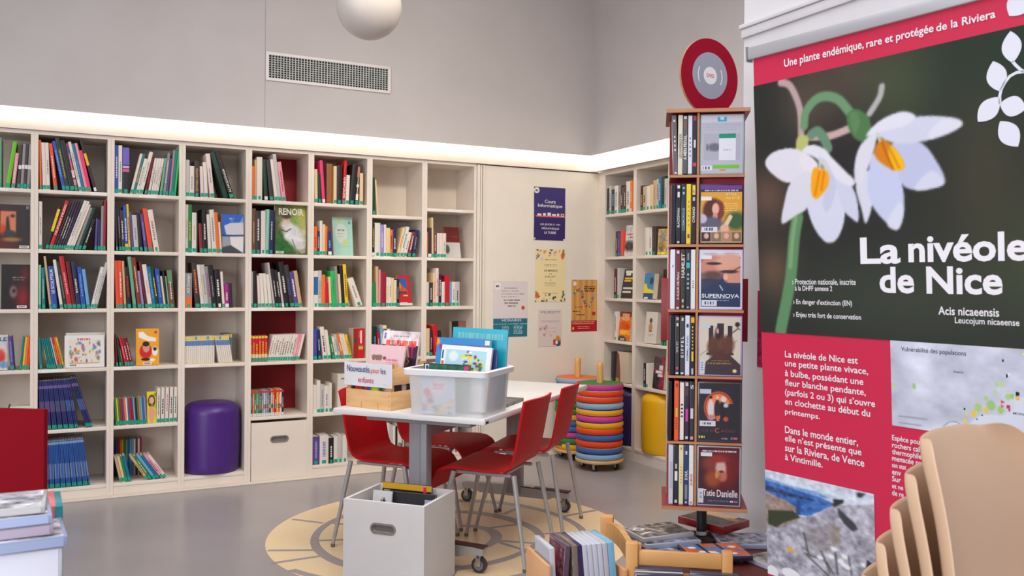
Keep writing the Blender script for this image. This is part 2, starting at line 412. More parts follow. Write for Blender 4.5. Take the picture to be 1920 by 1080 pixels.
BL = ['white bookcase bay at the far left, partly behind the red panel', 'white bookcase bay with blue magazines on its two lowest shelves, second from left',
      'white bookcase bay with an orange comic facing out, third from left', 'white bookcase bay with a purple pouf in its foot',
      'white bookcase bay with a dark red back and a storage box in its foot', 'white bookcase bay just right of the red-backed one',
      'white bookcase bay behind the crate on the table, seventh from left', 'white bookcase bay at the right end of the main run, next to the posters']
for i in range(8):
    rows = list(ROWZ)
    if i == 3: rows.pop(4)
    if i == 4: rows.pop(5)
    if i == 6: rows[0] = 1.8085
    cards = {1: [(.04, ROWZ[3], .13), (.30, ROWZ[0], .09)], 2: [(.02, ROWZ[3], .10), (.16, ROWZ[0], .10)], 3: [(.02, ROWZ[1], .07), (.10, ROWZ[2], .12), (.02, ROWZ[3], .09)],
             4: [(.03, ROWZ[1], .12), (.02, ROWZ[2], .09)], 5: [(.02, ROWZ[2], .08)], 6: [(.08, ROWZ[1], .10), (.02, ROWZ[2], .05)], 7: [(.18, ROWZ[0], .12), (.02, ROWZ[1], .06)], 0: [(.2, ROWZ[0], .08)]}[i]
    bookcase((MX0 + MP * i, 0.0, 0.0), 0.0, MP, rows, BL[i], red=(i == 4), open_foot=(i == 4), cards=cards)
RB = ['corner bay', 'second right-wall bay']
RL = ['white bookcase bay on the right wall nearest the corner', 'white bookcase bay on the right wall with the yellow pouf', 'white bookcase bay on the right wall hidden behind the disc tower']
for i in range(3):
    bookcase((RX, RY0 - RP * i, 0.0), R(-90), RP, [z for j, z in enumerate(RROWZ) if not (j == 4 and i == 9)], RL[i], top=2.215)

# ------------------------------------------------------------------ books
PAL = {'wh': (222, 213, 203, 'white'), 'cr': (222, 197, 152, 'cream'), 'gy': (142, 137, 138, 'grey'), 'lg': (190, 186, 184, 'pale grey'), 'bk': (34, 31, 34, 'black'),
       'dk': (60, 51, 54, 'charcoal'), 'nv': (36, 42, 86, 'navy'), 'bl': (38, 80, 168, 'blue'), 'lb': (108, 164, 208, 'light blue'), 'tl': (22, 118, 118, 'teal'),
       'te': (26, 108, 148, 'petrol blue'), 'mi': (138, 200, 170, 'mint'), 'gn': (36, 128, 68, 'green'), 'dg': (20, 58, 44, 'dark green'), 'lm': (106, 186, 30, 'lime green'),
       'ye': (230, 188, 42, 'yellow'), 'og': (232, 112, 40, 'orange'), 'or': (226, 78, 50, 'orange-red'), 'rd': (192, 26, 36, 'red'), 'cm': (150, 28, 52, 'crimson'),
       'dr': (98, 22, 28, 'dark red'), 'pk': (226, 150, 166, 'pink'), 'hp': (226, 52, 108, 'hot pink'), 'mg': (162, 42, 132, 'magenta'), 'pu': (88, 68, 138, 'purple'),
       'dp': (50, 36, 60, 'dark purple'), 'lv': (148, 138, 194, 'lavender'), 'br': (108, 74, 56, 'brown'), 'tn': (196, 165, 126, 'tan'), 'sg': (110, 164, 130, 'sage green'),
       'wp': (228, 206, 202, 'pinkish white'), 'rb': (130, 50, 44, 'rust'), 'go': (200, 160, 80, 'gold'), 'ib': (44, 50, 110, 'indigo'), 'mb': (40, 84, 150, 'mid blue'), 'em': (40, 180, 90, 'emerald')}
PAGES = mat((222, 208, 188), 0.8); STICK = mat((18, 158, 128), 0.5); STICK_W = mat((228, 224, 220), 0.5)
ORD = ['', 'first', 'second', 'third', 'fourth', 'fifth', 'sixth', 'seventh', 'eighth', 'ninth', 'tenth', 'eleventh', 'twelfth', 'thirteenth', 'fourteenth', 'fifteenth', 'sixteenth',
       'seventeenth', 'eighteenth', 'nineteenth', 'twentieth'] + ['twenty-' + k for k in ('first', 'second', 'third', 'fourth', 'fifth', 'sixth', 'seventh', 'eighth', 'ninth')]
SHN = ['top shelf', 'second shelf', 'third shelf', 'fourth shelf', 'fifth shelf', 'bottom shelf']
NBOOK = [0]
def make_book(kind, w, h, d, c, label, group, loc, lean, rotz, title=None, words=None, sticker=True, cat='book', two=None, soft=False):
    """spine on local -y, lower left (or right, when it leans right) corner at the origin"""
    NBOOK[0] += 1
    t = thing(kind, label, cat, loc, (0, R(lean), rotz), group)
    x0, x1 = (-w, 0.0) if lean > 0 else (0.0, w)
    cv = mat(c, 0.38, 0, 0.45); k = min(0.0022, w * 0.2); r = min(0.003, w * .3)
    b = B()
    pl = [(x0, d), (x0, r), (x0 + r * .35, r * .35), (x0 + r, 0), (x1 - r, 0), (x1 - r * .35, r * .35), (x1, r), (x1, d), (x1 - k, d), (x1 - k, r + k), (x0 + k, r + k), (x0 + k, d)]
    b.slab(pl, 0, h); b.done('cover', cv, t)
    b = B(); q = 0.0 if soft else 0.003
    b.box(x0 + k, x1 - k, r + k, d - 0.003, q + 0.0004, h - q - 0.0004); b.done('page_block', PAGES, t)
    cx = (x0 + x1) / 2
    if sticker:
        sw = min(w * 0.84, 0.024)
        if w > 0.03: sw = w * 0.45
        b = B(); b.box(cx - sw / 2, cx + sw / 2, -0.0007, -0.0001, 0.004, 0.027); b.done('spine_label', STICK_W if sticker == 'w' else STICK, t)
    if two:                                                   # second colour block on the spine: (from, to, colour)
        for (f0, f1, cc) in two:
            b = B(); b.box(x0 + w * .06, x1 - w * .06, -0.0005, -0.0001, h * f0, h * f1); b.done('spine_band', mat(cc, 0.4), t)
    if words:
        s, z0, z1, cc, frac = words
        M = Matrix.Translation((cx, 0, h * (z0 + z1) / 2)) @ Matrix.Rotation(R(-90 if frac > 0 else 90), 4, 'Y')
        L = h * (z1 - z0); fr = abs(frac) * w
        text('spine_title', s, -L / 2, L / 2, -fr / 2, fr / 2, mat(cc, 0.5), t, -0.0007, M, 0.015)
    elif title:
        rs = random.Random(NBOOK[0]); b = B()
        z = h * rs.uniform(.22, .34); ze = h * rs.uniform(.62, .86); ww = w * rs.uniform(.2, .36)
        while z < ze:
            l = rs.uniform(.006, .016); l = min(l, ze - z)
            b.box(cx - ww / 2, cx + ww / 2, -0.0006, -0.0001, z, z + l); z += l + rs.uniform(.002, .005)
        b.done('spine_title', mat(title, 0.5), t)
    return t
def rect_pts(x, w, h, lean):
    c, s = math.cos(R(lean)), math.sin(R(lean)); x0, x1 = (-w, 0) if lean > 0 else (0, w)
    return [(x + px * c + pz * s, -px * s + pz * c) for px, pz in ((x0, 0), (x1, 0), (x1, h), (x0, h))]
def hit(a, b_):
    for P, Q in ((a, b_), (b_, a)):
        for i in range(4):
            ex, ez = P[(i + 1) % 4][0] - P[i][0], P[(i + 1) % 4][1] - P[i][1]; nx, nz = ez, -ex
            pa = [nx * p[0] + nz * p[1] for p in P]; pb = [nx * p[0] + nz * p[1] for p in Q]
            L = math.hypot(nx, nz)
            if max(pa) <= min(pb) + 2e-4 * L or max(pb) <= min(pa) + 2e-4 * L: return False
    return True
WARN = []
def cell(run, bay, row, spec, kind='book', cat='book', noun=None, scale=1.0, series=None, depth0=None, yoff=0.006, place=None, z=None, size=True):
    """spec: tokens 'colour[/title] w h lean' in photo pixels read off at the shelf edge; '@x' moves to a pixel column; flags: ! no sticker, * white sticker"""
    if run == 'm':
        zz = (ROWZ[row] if not (bay == 6 and row == 0) else 1.8085) if z is None else z
        bx0 = MX0 + MP * bay + 0.021; bx1 = MX0 + MP * (bay + 1) - 0.021; rot = 0.0
        def px(x): return on_y(x, 500, 0.0).x
        def at(u): return (u, yoff, zz)
        base = BAY[bay]; dep = lambda u: depth_of((u, 0, zz))
    else:
        zz = RROWZ[row] if z is None else z
        bx0 = -(RY0 - RP * bay) + 0.021; bx1 = -(RY0 - RP * (bay + 1)) - 0.021; rot = R(-90)
        def px(x): return -on_x(x, 500, RX).y
        def at(u): return (RX + yoff, -u, zz)
        base = RB[bay]; dep = lambda u: depth_of((RX, -u, zz))
    mpx = (px(500 + 10) - px(500)) / 10
    cur = bx0; prev = []; n = 0; made = []
    items = [s.split() for s in spec.split('|')]
    counts = {}
    tot = sum(1 for it in items if not it[0].startswith('@'))
    for it in items:
        if it[0].startswith('@'):
            cur = max(bx0, px(float(it[0][1:]))); continue
        fl = it[0]; stick = True
        if '!' in fl: stick = False; fl = fl.replace('!', '')
        if '*' in fl: stick = 'w'; fl = fl.replace('*', '')
        cc = fl.split('/'); c = PAL[cc[0]]; title = PAL[cc[1]][:3] if len(cc) > 1 else None
        w = float(it[1]); h = float(it[2]); lean = float(it[3]) if len(it) > 3 else 0.0
        D = dep(cur)
        if run == 'm': wm = w * (MP / (BW[bay])) * scale
        else: wm = w * (RP / RWB[bay]) * scale
        hm = min(h * D / FOC, 0.33)
        rs = random.Random(int(cur * 1e4) + row * 97)
        hm = hm / max(math.cos(R(lean)), .6)
        wm = max(wm, 0.0035) * math.cos(R(lean)) ** 1
        x = cur + (wm / math.cos(R(lean)) if lean > 0 else 0)
        for _ in range(400):
            P = rect_pts(x, wm, hm, lean)
            if any(hit(P, q) for q in prev[-5:]) or min(p[0] for p in P) < bx0 - 1e-4: x += 0.0008
            else: break
        if max(p[0] for p in P) > bx1 + 0.0005:
            WARN.append((run, bay, row, n, round(max(p[0] for p in P) - bx1, 4)))
            if min(P[0][0], P[1][0]) > bx1 - wm * .8 or max(p[0] for p in P) > bx1 + 0.0186: continue
        prev.append(P); n += 1
        cur = P[1][0] if lean <= 0 else x
        key = cc[0]; counts[key] = counts.get(key, 0) + 1
        nn = noun or 'book'
        if series: label, group = series, series.split(',')[0]
        else:
            sz = 'slim ' if wm < 0.0145 else ('thick ' if wm > 0.027 else '')
            if hm > 0.285: sz += 'tall '
            place_ = 'on the %s, %s' % (SHN[row], base) if place is None else place
            label = '%s%s %s, %s from left %s' % (sz, c[3], nn, ORD[n], place_); group = 'books on the %s of the %s' % (SHN[row], base)
        d = min((depth0 or max(0.11, min(0.235, hm * rs.uniform(.64, .74)))), 0.30)
        kw = SPECIAL.get((run, bay, row, n), {})
        k2 = dict(title=title, sticker=stick); k2.update(kw)
        jy = rs.uniform(0, 0.006)
        loc = at(x); loc = (loc[0], loc[1] + jy, loc[2] + 0.0003) if run == 'm' else (loc[0] + jy, loc[1], loc[2] + 0.0003)
        made.append(make_book(kind, wm, hm, d, c[:3], label, group, loc, lean, rot, cat=cat, soft=wm < 0.009, **k2))
    return made
BW = [152, 142.5, 132.5, 125.5, 117, 111, 103, 95.7]; RWB = [62, 64.5]
SPECIAL = {}
W3 = (232, 226, 220)
for n_i in range(1, 40):
    SPECIAL[('m', 3, 3, n_i)] = dict(two=[(.87, .985, (226, 200, 90) if n_i % 6 else (90, 150, 180)), (.66, .84, (92, 128, 178)), (.0, .05, (222, 206, 150))], sticker=False)
    SPECIAL[('m', 1, 4, n_i)] = dict(two=[(.36, .58, ((96, 80, 130), (80, 84, 120), (70, 92, 150))[n_i // 8 % 3]), (.84, .90, (110, 96, 150))])
    SPECIAL[('m', 1, 5, n_i)] = dict(two=[(.20, .52, ((86, 118, 178), (110, 132, 176), (64, 100, 170))[n_i % 3]), (.93, .985, (120, 160, 200))])
    SPECIAL[('m', 4, 4, n_i)] = dict(two=[(.90, .985, (200, 60, 66)), (.01, .13, (222, 216, 210)), (.30, .46, ((60, 50, 50), (150, 60, 80), (90, 100, 90), (200, 150, 70))[n_i % 4])], sticker=False)
for n_i in range(1, 8): SPECIAL[('m', 4, 3, n_i)] = dict(two=[(.90, .985, (226, 190, 70)), (.16, .30, (226, 200, 150))])
SPECIAL[('m', 1, 1, 3)] = dict(words=('HUMAN MUSIC', .30, .93, W3, .55), title=None)
SPECIAL[('m', 1, 1, 2)] = dict(two=[(.42, .95, (226, 200, 40))])
SPECIAL[('m', 1, 2, 4)] = dict(words=('LE SCULPTEUR', .36, .93, W3, .5))
SPECIAL[('m', 1, 2, 9)] = dict(two=None, title=(232, 214, 150))
SPECIAL[('m', 1, 0, 13)] = dict(two=[(.50, .73, (232, 180, 40))])
SPECIAL[('m', 1, 0, 8)] = dict(two=[(.28, .44, (226, 220, 218)), (.12, .24, (170, 160, 160)), (.62, .95, (70, 78, 120))])
SPECIAL[('m', 2, 0, 3)] = dict(two=[(.62, .99, (110, 96, 190)), (.55, .60, (190, 170, 210)), (.47, .53, (220, 80, 150))])
SPECIAL[('m', 2, 1, 4)] = dict(two=[(.0, .16, (232, 190, 50))])
SPECIAL[('m', 2, 2, 16)] = dict(two=[(.66, 1.0, (96, 140, 96))])
SPECIAL[('m', 3, 0, 8)] = dict(words=('ALMODÓVAR', .12, .62, W3, .55))
SPECIAL[('m', 3, 0, 3)] = dict(words=('EDWARD HOPPER', .16, .80, (206, 160, 80), .4))
SPECIAL[('m', 3, 2, 1)] = dict(words=('AZ Design', .42, .95, (210, 220, 218), .5), two=[(.0, .30, (232, 112, 40))])
SPECIAL[('m', 5, 0, 6)] = dict(words=('GODARD', .14, .62, W3, .78))
SPECIAL[('m', 5, 2, 1)] = dict(two=[(.34, .84, (44, 98, 150))])
SPECIAL[('m', 5, 2, 10)] = dict(title=(60, 50, 20))
SPECIAL[('m', 5, 0, 9)] = dict(two=[(.70, .98, (190, 120, 110)), (.45, .52, W3), (.12, .28, W3)])
SPECIAL[('m', 6, 3, 5)] = dict(two=[(.62, .92, (210, 180, 40)), (.66, .88, (70, 80, 60))])
SPECIAL[('m', 0, 0, 4)] = SPECIAL[('m', 0, 0, 5)] = SPECIAL[('m', 0, 0, 6)] = SPECIAL[('m', 0, 0, 7)] = dict(two=[(.44, .53, (226, 222, 222))])
# leftmost bay
cell('m', 0, 0, '@-8|sg 10 94 0|@9|lm 8.5 87 8|pk/wh 7 66 6|dk 6 82 3|gy 6 84 3|dk 6 84 3|gy 6 83 3|@57|mg 3.5 80 1')
cell('m', 0, 3, '@20|pu/lb 8 64 -4|@37|tl 4.5 62 5|ye 4.5 62 5|og 4.5 62 5|or 4.5 62 5')
# second bay
cell('m', 1, 0, '@71|og 4 93 -1|wp 7 88 -2|wh/gy 6.5 88 -2|or/wh 7 87 -6|@107|bl/lb 6.5 91 -11|dg/go 8 97 -11|bk 9.5 93 -11|cm/pk 5.5 88 -11|wh/gy 6 91 -12|te/lb 6 88 -12|pk 5 89 -12|hp 6.5 76 -12|bk* 6 97 -15')
cell('m', 1, 1, '@72|wh/gy 6.5 90 0|@84|bk 6 80 15|rd 7.5 92 17|bk 4.5 88 18|dk/wh 4.5 92 18|dp/wh 5 92 18|dp/gy 4.5 92 18|dp 4.5 91 18|wh/lv 6.5 93 19|wh/go 5 92 19|wh 4.5 86 19|gy 5.5 80 18|dg 6.5 80 18|bk/wh 7 58 17|@172|pu 4.5 60 2|nv 5.5 58 1|gy 5 84 1|cm 5 95 1|pu/wh 7 98 1')
cell('m', 1, 2, '@69|mi 5 83 0|tl/lg 6.5 78 -1|tn 4.5 99 -6|bl 10.5 80 -5|wh 6 92 -8|dg/gy 6 88 -9|rd/pk 9 98 -9|dr 8 88 -8|nv/cr 8.5 88 -7|bl/lb 8.5 78 -6|lb 6.5 74 -7|@168|wh/gy 6.5 78 13|lg/gy 6.5 87 13')
cell('m', 1, 3, '@70|tl 5 58 -3|@83|tl/ye 3.2 57 -11|tl 3.2 57 -11|tl/lm 3.2 57 -11|te 3.2 57 -11|tl/lm 3.2 57 -11|lg 3.2 58 -12|rd/ye 3.2 58 -12|og 3.2 58 -12|ye/dk 3.4 58 -13', kind='slim_volume', noun='children\'s volume')
cell('m', 1, 4, '@70|' + '|'.join(['ib 2.9 92 -%d' % (3 + i // 3) for i in range(20)]) + '|@137|nv 3 93 -17|ib 3 93 -17|nv 3 93 -17|ib 3 93 -17', kind='magazine', cat='magazine',
     series='dark blue magazine in the tight series on the fifth shelf, second bay from left')
cell('m', 1, 5, '@84|' + '|'.join(['%s 2.9 88 -%d' % ('mb' if i % 4 else 'bl', i // 3) for i in range(25)]), kind='magazine', cat='magazine',
     series='mid blue magazine in the tight series on the bottom shelf, second bay from left')
# third bay
cell('m', 2, 0, '@211|bl/wh 6.5 90 0|wh/gy 7 90 0|bk 13.5 87 0|@243|wp 5 76 13|tl/go 5 76 13|wh/gy 6.5 67 13|wh/gy 7 80 13|dr/rd 5 72 11|wh/gy 4.6 69 10|wh/gy 4.6 69 9|wh/gy 4.6 69 9|wh/gy 4.6 69 9|sg 5 70 7|gy/wh 5 80 6|pu 5 70 6|gy/og 4.5 86 5|tl 5 86 5|em 4 88 5|og 4.5 80 5')
cell('m', 2, 1, '@211|dp 4 80 -2|bk/gy 5 84 -3|dk/wh 6 76 -3|bl/wh 6.5 85 -3|ye/dk 4 88 -3|pu 4.5 74 -4|lg/gy 9 68 -4|bk 6 72 -5|pu/lv 6.5 70 -7|or 8.5 80 -8|wh/gy 10 78 -9')
cell('m', 2, 2, '@211|or 6.5 90 -2|or/wh 6.5 90 -2|tn 4.5 89 -3|bk/rd 7.5 78 -4|sg 6.5 97 -6|rb/cr 8 95 -7|lv 4.5 70 -7|dr 5 87 -8|wh/pk 8.5 82 -8|te/lb 7 78 -8|dg/ye 5.5 78 -8|bl/lb 8.5 74 -7|cr 4 60 -7|bk 4 70 -6|sg 3 60 -6|br/wh 10 71 -5')
cell('m', 2, 3, '@210|dr 3.5 60 -4|dg 4 56 -6|@222|rd/pk 5 54 -12|cm/wh 5 54 -12|dr/pk 5.5 53 -12')
cell('m', 2, 4, '@212|' + '|'.join('%s 3.4 50 -4' % k for k in 'gn ye gn rd pu og wh te rd cm lb bk gn og lb te lv'.split()) + '|@295|wh/dk 6.6 66 1|@303|wh/dk 6.6 66 1|@311|wh/mg 6.6 66 1|@319|wh/dk 6.6 66 1|@327|wh/tl 6.6 66 1', kind='comic_book', noun='comic volume')
cell('m', 2, 5, '@227|tn 5 48 -12|cr 5 48 -12|gn 5 48 -12|te 5.5 49 -12|@276|tn/gn 6.5 45 -32|gn/cr 6.5 45 -32|lb 6.5 45 -33|te 6.5 45 -33|pk/mg 6.5 45 -34|wp/rd 6.5 45 -34', kind='small_paperback', noun='small paperback')
cell('m', 2, 5, '@218|' + '|'.join('%s! 3.8 70 0' % k for k in 'nv pu rb og ye gn sg te lb lb wh dr wh cm'.split()), kind='small_paperback', noun='small paperback', yoff=0.19, depth0=0.12, place='in the back row, bottom shelf, third bay')
cell('m', 2, 5, '@313|br! 6 52 26|tn! 6 52 26', kind='small_paperback', noun='small paperback', yoff=0.15, depth0=0.12, place='leaning right, bottom shelf, third bay')
# bay of the purple pouf
cell('m', 3, 0, '@346|lg 7 69 0|wh/gy 9 58 0|dk/go 9.5 68 0|wp 6 58 -2|wh 7 66 -3|wp/gy 8.5 82 -6|@408|dg/bk! 9.5 84 -17|bk 9.5 86 -18')
cell('m', 3, 1, '@346|wh/gy 5 90 0|gn/ye 7 90 0|wh/pk 8.5 75 0|bk! 3 60 0|rb 6.5 55 -3|bk/wh 8 82 -2|wh 6 72 -3|wh/gy 8.5 81 -4|og 6.5 76 -4|wh 4 58 -4')
cell('m', 3, 2, '@345|gy 13 66 0|dk/og 9 85 -5|wh/ye 6 81 -6|lg/gy 8.5 81 -6|gy/mg 5.5 78 -6|bk/gy 10 80 -6|bk*/wh 10 72 -5|wp 5 68 -4|mg*/wh 8 45 -2|dp! 6 46 -3')
cell('m', 3, 3, '@345|' + '|'.join(['wh 3.7 52 0'] * 15) + '|@408|' + '|'.join(['wh 3.7 51 -9'] * 7), kind='series_volume', cat='book', series='slim white and blue volume of the long series on the fourth shelf, purple-pouf bay')
cell('m', 3, 3, '@428|gy! 4 52 0|gy! 4 52 0|gy! 4 52 0|gy! 4 52 0', kind='series_volume', cat='book', yoff=0.15, depth0=.15, series='slim grey volume standing behind the white series, fourth shelf of the purple-pouf bay')
# red-backed bay
cell('m', 4, 0, '@470|og 5 63 0|tn 4 75 0|wh 10 81 0|dg* 7 77 -3|dk 7 76 -5|wh 6 77 -7|lg 6.5 87 -7|pk/rd 8 73 -8')
cell('m', 4, 1, '@470|br/tn 7.5 85 0|dk/wh 9.5 81 0|wh 8.5 81 0|mi 6 84 1|nv/wh 9 83 1')
cell('m', 4, 2, '@470|lg 3 68 0|bk 6.5 69 -1|wp 4.5 60 -3|wh 6.5 64 -4|wh 6 64 -5|wh 6 62 -6|lg 3.5 84 -8|bk/wh 6.5 72 -8|bk/wh 6 70 -8|lg* 4 66 -8|bk/wh 9.5 85 -8|dk/bl 8.5 79 -9|pu/wh 8 66 -9|tn 7 68 -9')
cell('m', 4, 3, '@469|rd/ye 2.5 50 0|' + '|'.join(['rd/ye 5.6 49 0'] * 5), kind='manga_volume', cat='book', series='red manga volume with a yellow top in the row on the fourth shelf, red-backed bay')
for n_i in range(1, 8): SPECIAL.pop(('m', 4, 3, n_i), None)
cell('m', 4, 3, '@503|' + '|'.join(['wh/dk 4.6 49 12'] * 8 + ['wh/dk 4.6 49 13'] * 2 + ['pk/wh 4.6 49 13'] * 2 + ['wh 4.6 49 13']), kind='manga_volume', cat='book', noun='manga volume', place='in the leaning row, fourth shelf, red-backed bay')
cell('m', 4, 4, '@471|' + '|'.join('%s/wh* 3.4 49 0' % k for k in 'te og gn sg gn tl gy lg lb gy dk lg og rd ye og wh bk'.split()), kind='manga_volume', cat='book', noun='manga volume')
# bay right of the red-backed one
cell('m', 5, 0, '@588|cr 6.5 63 -1|dg 5 55 -2|hp* 6 80 -4|@626|cr 5.5 71 0|bk 10 73 0|rd/pk 5.5 82 3|wh 6.5 55 2|bk 10.5 76 5|bk/wh 5 73 4|cr 6.5 60 0', size=True)
cell('m', 5, 1, '@587|og/rd 6.5 54 0|nv/wh 5 45 0|wh 5 65 0|cr 5 58 0|og 4 55 0|ib*/lb 7.5 45 -2')
cell('m', 5, 2, '@586|wh 9 68 0|lg/gy 6.5 69 0|og 6.5 61 0|rd 6 46 0|cr 4.5 57 -3|em/gn 8.5 68 -4|gy 5 77 -4|cr 4.5 62 -4|bk 6.5 78 -4|ye/dk 6.5 80 -4|@652|wh/gy 13 52 -20')
cell('m', 5, 3, '@588|bl/rd 7 58 -1|nv/wh 5.5 56 -3|wh/dk 8 61 -7|wh 6.5 55 -8|gn/wh 5 42 -11|wh/gy 5 42 -12|lg/gn 5 45 -13|og/wh 5 46 -14|wh/ye 5 46 -14|wh/ye 5 46 -14|ye/gn 5 45 -14')
cell('m', 5, 4, '@587|wh* 8 53 0|wh 6.5 61 0|lg/gy 7 53 0|wh/lv 9.5 50 0|wh 5 55 0')
cell('m', 5, 5, '@586|pu/lv 13.5 53 0|wh/lv 17 54 0|bk/wh 9.5 48 0|wh 8 50 0|lg 9 52 0|wh 9 50 0')
# seventh bay
cell('m', 6, 0, '@698|dg 4.5 70 -1|cr! 3 66 -4')
cell('m', 6, 1, '@697|bk*/ye 5 62 0|wh 10.5 63 0|lv/wh 6.5 60 0|wh 4.5 60 0|cr 7 54 0|og/bk 5.5 51 0|nv/wh 6.5 54 0|@744|cr/og 5.5 54 13|wh/gn 6 56 14|wh/gy 7 46 13|rb/wh 6 47 11|nv/gy 6.5 51 8')
cell('m', 6, 2, '@697|gn/tl 7 46 -2|tn/pk 5 76 -1|pk 3 70 0|cm 10.5 65 0|wh/ye 4.5 56 0|wh/gy 5 55 0|cr/ye 5 54 0|wh/ye 5 50 0|bk/lb 5 52 0')
cell('m', 6, 3, '@697|dg 4 60 0|bk/lb 6 58 0|cm/wh 6 50 -2|lb/wh 5.5 54 -3|wh 7 60 -4|wh/gy 7 53 -5|rd 6.5 48 -10|gn/wh 6.5 50 -13|@752|nv 15 40 0|ib/wh 7.5 40 0|te/lb 6.5 36 0', series=None)
cell('m', 6, 5, '@697|' + '|'.join(['wh/dk! 6 68 0', 'wh/dk! 6 66 0', 'wh/dk! 6 67 0', 'bk/wh! 5 60 0', 'wh! 6 64 0', 'wh/dk! 6 66 0', 'lg! 6 62 0', 'wh! 5 60 0', 'bk! 4 58 0', 'wh! 6 62 0', 'wh/dk! 6 60 0']))
# bay next to the posters
cell('m', 7, 1, '@800|og 2.5 48 0|dk* 6.5 56 0|cr 3 75 -1|br/pk 6 52 0|wh 5.5 46 0|wp 5.5 46 0|wh/gy 6 46 0')
cell('m', 7, 2, '@800|wh 5 46 0|dk/wh 7 45 0|cr/og 5.5 63 0|wp/mg 5 72 0|dp/wh 5.5 60 0|wh 6 46 0|rd 8.5 58 0|lb 4.5 46 0|wh/gy 6.5 46 0|lg/dk 8 46 0')
cell('m', 7, 3, '@799|cr 7 52 0|dp/pk 5 48 0|rd/or 9 57 -4|bk/dk 5.5 47 -8')
cell('m', 7, 5, '@800|' + '|'.join('%s! 5 %d 0' % (k, 58 + i % 3 * 3) for i, k in enumerate('wh bk wh wh dk wh bk wh wh dk wh gy'.split())))
# right wall
cell('r', 0, 0, '@1135|bk 4.8 49 0|lg/bl 4 53 0|dk/lb 7 46 0|wh/gy 7 52 0|gy/br 4.5 51 0|dk/wh 3.6 52 0|br/dk 3.8 48 0|dk/wh 3.6 50 0|wh/gy 8 58 0|og/wh* 4.5 59 0')
cell('r', 0, 1, '@1152|dk/cr 4.5 47 0|pu/gy 4.5 45 0|or 4.8 48 0')
cell('r', 0, 2, '@1150|dr/wh 6 55 0|lg 4 57 0')
cell('r', 0, 3, '@1151|wh/gy 4.5 54 0')
cell('r', 0, 4, '@1146|dk 5 56 0')
cell('r', 1, 0, '@1197.5|bk/go 5 47 0|tn/dk 6 45 0|wh 6.5 45 0|cr 6.5 47 0|tn/gy 6 54 0|lg/br 4 56 0|te/wh 5 58 0|dg/bk 6 60 0|lg/gy 5 55 0|or/rd 6 60 0')
cell('r', 1, 1, '@1207|wh 7 52 0|wh/dk 5.5 47 0|dk/br 7 54 0')
cell('r', 1, 2, '@1210|dr! 5 57 0|dk! 5 57 0|nv! 6 57 0|dg! 6 55 0|br! 8 55 0|cr! 6 55 0|bk! 6 53 0', yoff=0.16, depth0=0.13, place='in the back row, third right-wall shelf')
cell('r', 1, 3, '@1238|dk 5 53 0|dg 5 50 0|bk 4 50 0')
cell('r', 1, 4, '@1206|bk/wh 5 45 0|wh 4 46 0')

# ------------------------------------------------------------------ books facing out
def facing(kind, run, bay, row, xl, xr, yt, art, label, thick=0.018, lean=8, cat='book', turn=0.0, yoff=0.02, spine=None, texts=(), stand=False, group=None, barcode=None, gloss=None, zoff=0.0, ybot=None, white_back=True):
    z = ROWZ[row] if run == 'm' else RROWZ[row]
    P = on_y if run == 'm' else on_x
    pl = (yoff if run == 'm' else RX + yoff)
    a, b_ = P(xl, 540, pl), P(xr, 540, pl)
    D = depth_of((a + b_) / 2)
    w = (b_ - a).length
    yb = ybot if ybot else 540 - UP.dot(Vector((a.x, a.y, z)) - CAM) / depth_of((a.x, a.y, z)) * FOC
    h = min((yb - yt) * D / FOC / math.cos(R(lean)), 0.34)
    rot = (0.0 if run == 'm' else R(-90)) + R(turn)
    t = thing(kind, label, cat, (a.x, a.y, z + 0.0004 + zoff + thick * math.sin(R(lean))), (R(-lean), 0, rot), group)
    if run == 'r': t.rotation_euler = (Matrix.Rotation(rot, 4, 'Z') @ Matrix.Rotation(R(-lean), 4, 'X')).to_euler()
    print_sheet('cover_art', art, w, h, 0.002, t, m=gloss or PRINT())
    b = B(); b.box(0.001, w - 0.002, 0.0005, thick - 0.002, 0.002, h - 0.002); b.done('page_block', PAGES, t)
    b = B(); b.box(0, w, thick - 0.0015, thick, 0, h); b.done('back_cover', mat(spine or (225, 218, 208), 0.4), t)
    for (s, x0, x1, z0, z1, c) in texts: text('title', s, w * x0, w * x1, h * z0, h * z1, mat(c, 0.5), t, y=-0.0026)
    if barcode:
        x0, z0 = barcode; b = B(); b.box(w * x0, w * x0 + 0.05, -0.0027, -0.0021, h * z0, h * z0 + 0.016); b.mi = 1
        for i in range(14): b.box(w * x0 + .006 + i * .0027, w * x0 + .006 + i * .0027 + .0012 + (i % 3) * .0004, -0.0030, -0.0026, h * z0 + .004, h * z0 + .013)
        b.done('barcode_label', [mat((226, 222, 220), 0.5), mat((40, 38, 40), 0.6)], t)
    if stand:
        b = B(); b.box(0.0, w, -0.018, -0.004, -0.004, -0.001); b.box(0.0, w, -0.018, -0.016, -0.001, 0.012); b.done('display_stand', mat((214, 206, 196), 0.2), t)
    return t
def A(w, h, c, seed=1): return Art(w, h, c, seed)
a = A(40, 52, (30, 27, 26)); a.ell(.1, .2, .5, .5, (70, 20, 24), 1, k=.8); a.ell(.2, .95, .6, .2, (90, 24, 20), 1); a.rect(.2, .16, .62, .66, (206, 118, 84)); a.ell(.27, .58, .09, .12, (200, 60, 24), .8); a.poly([(.36, .3), (.42, .26), (.47, .6), (.34, .62)], (40, 34, 26)); a.ell(.53, .26, .06, .04, (50, 34, 28), .4); a.ell(.45, .66, .18, .07, (44, 50, 50), .5); a.ell(.5, .80, .26, .05, (150, 110, 50), .8); a.rect(.9, .02, .97, .1, (140, 138, 136))
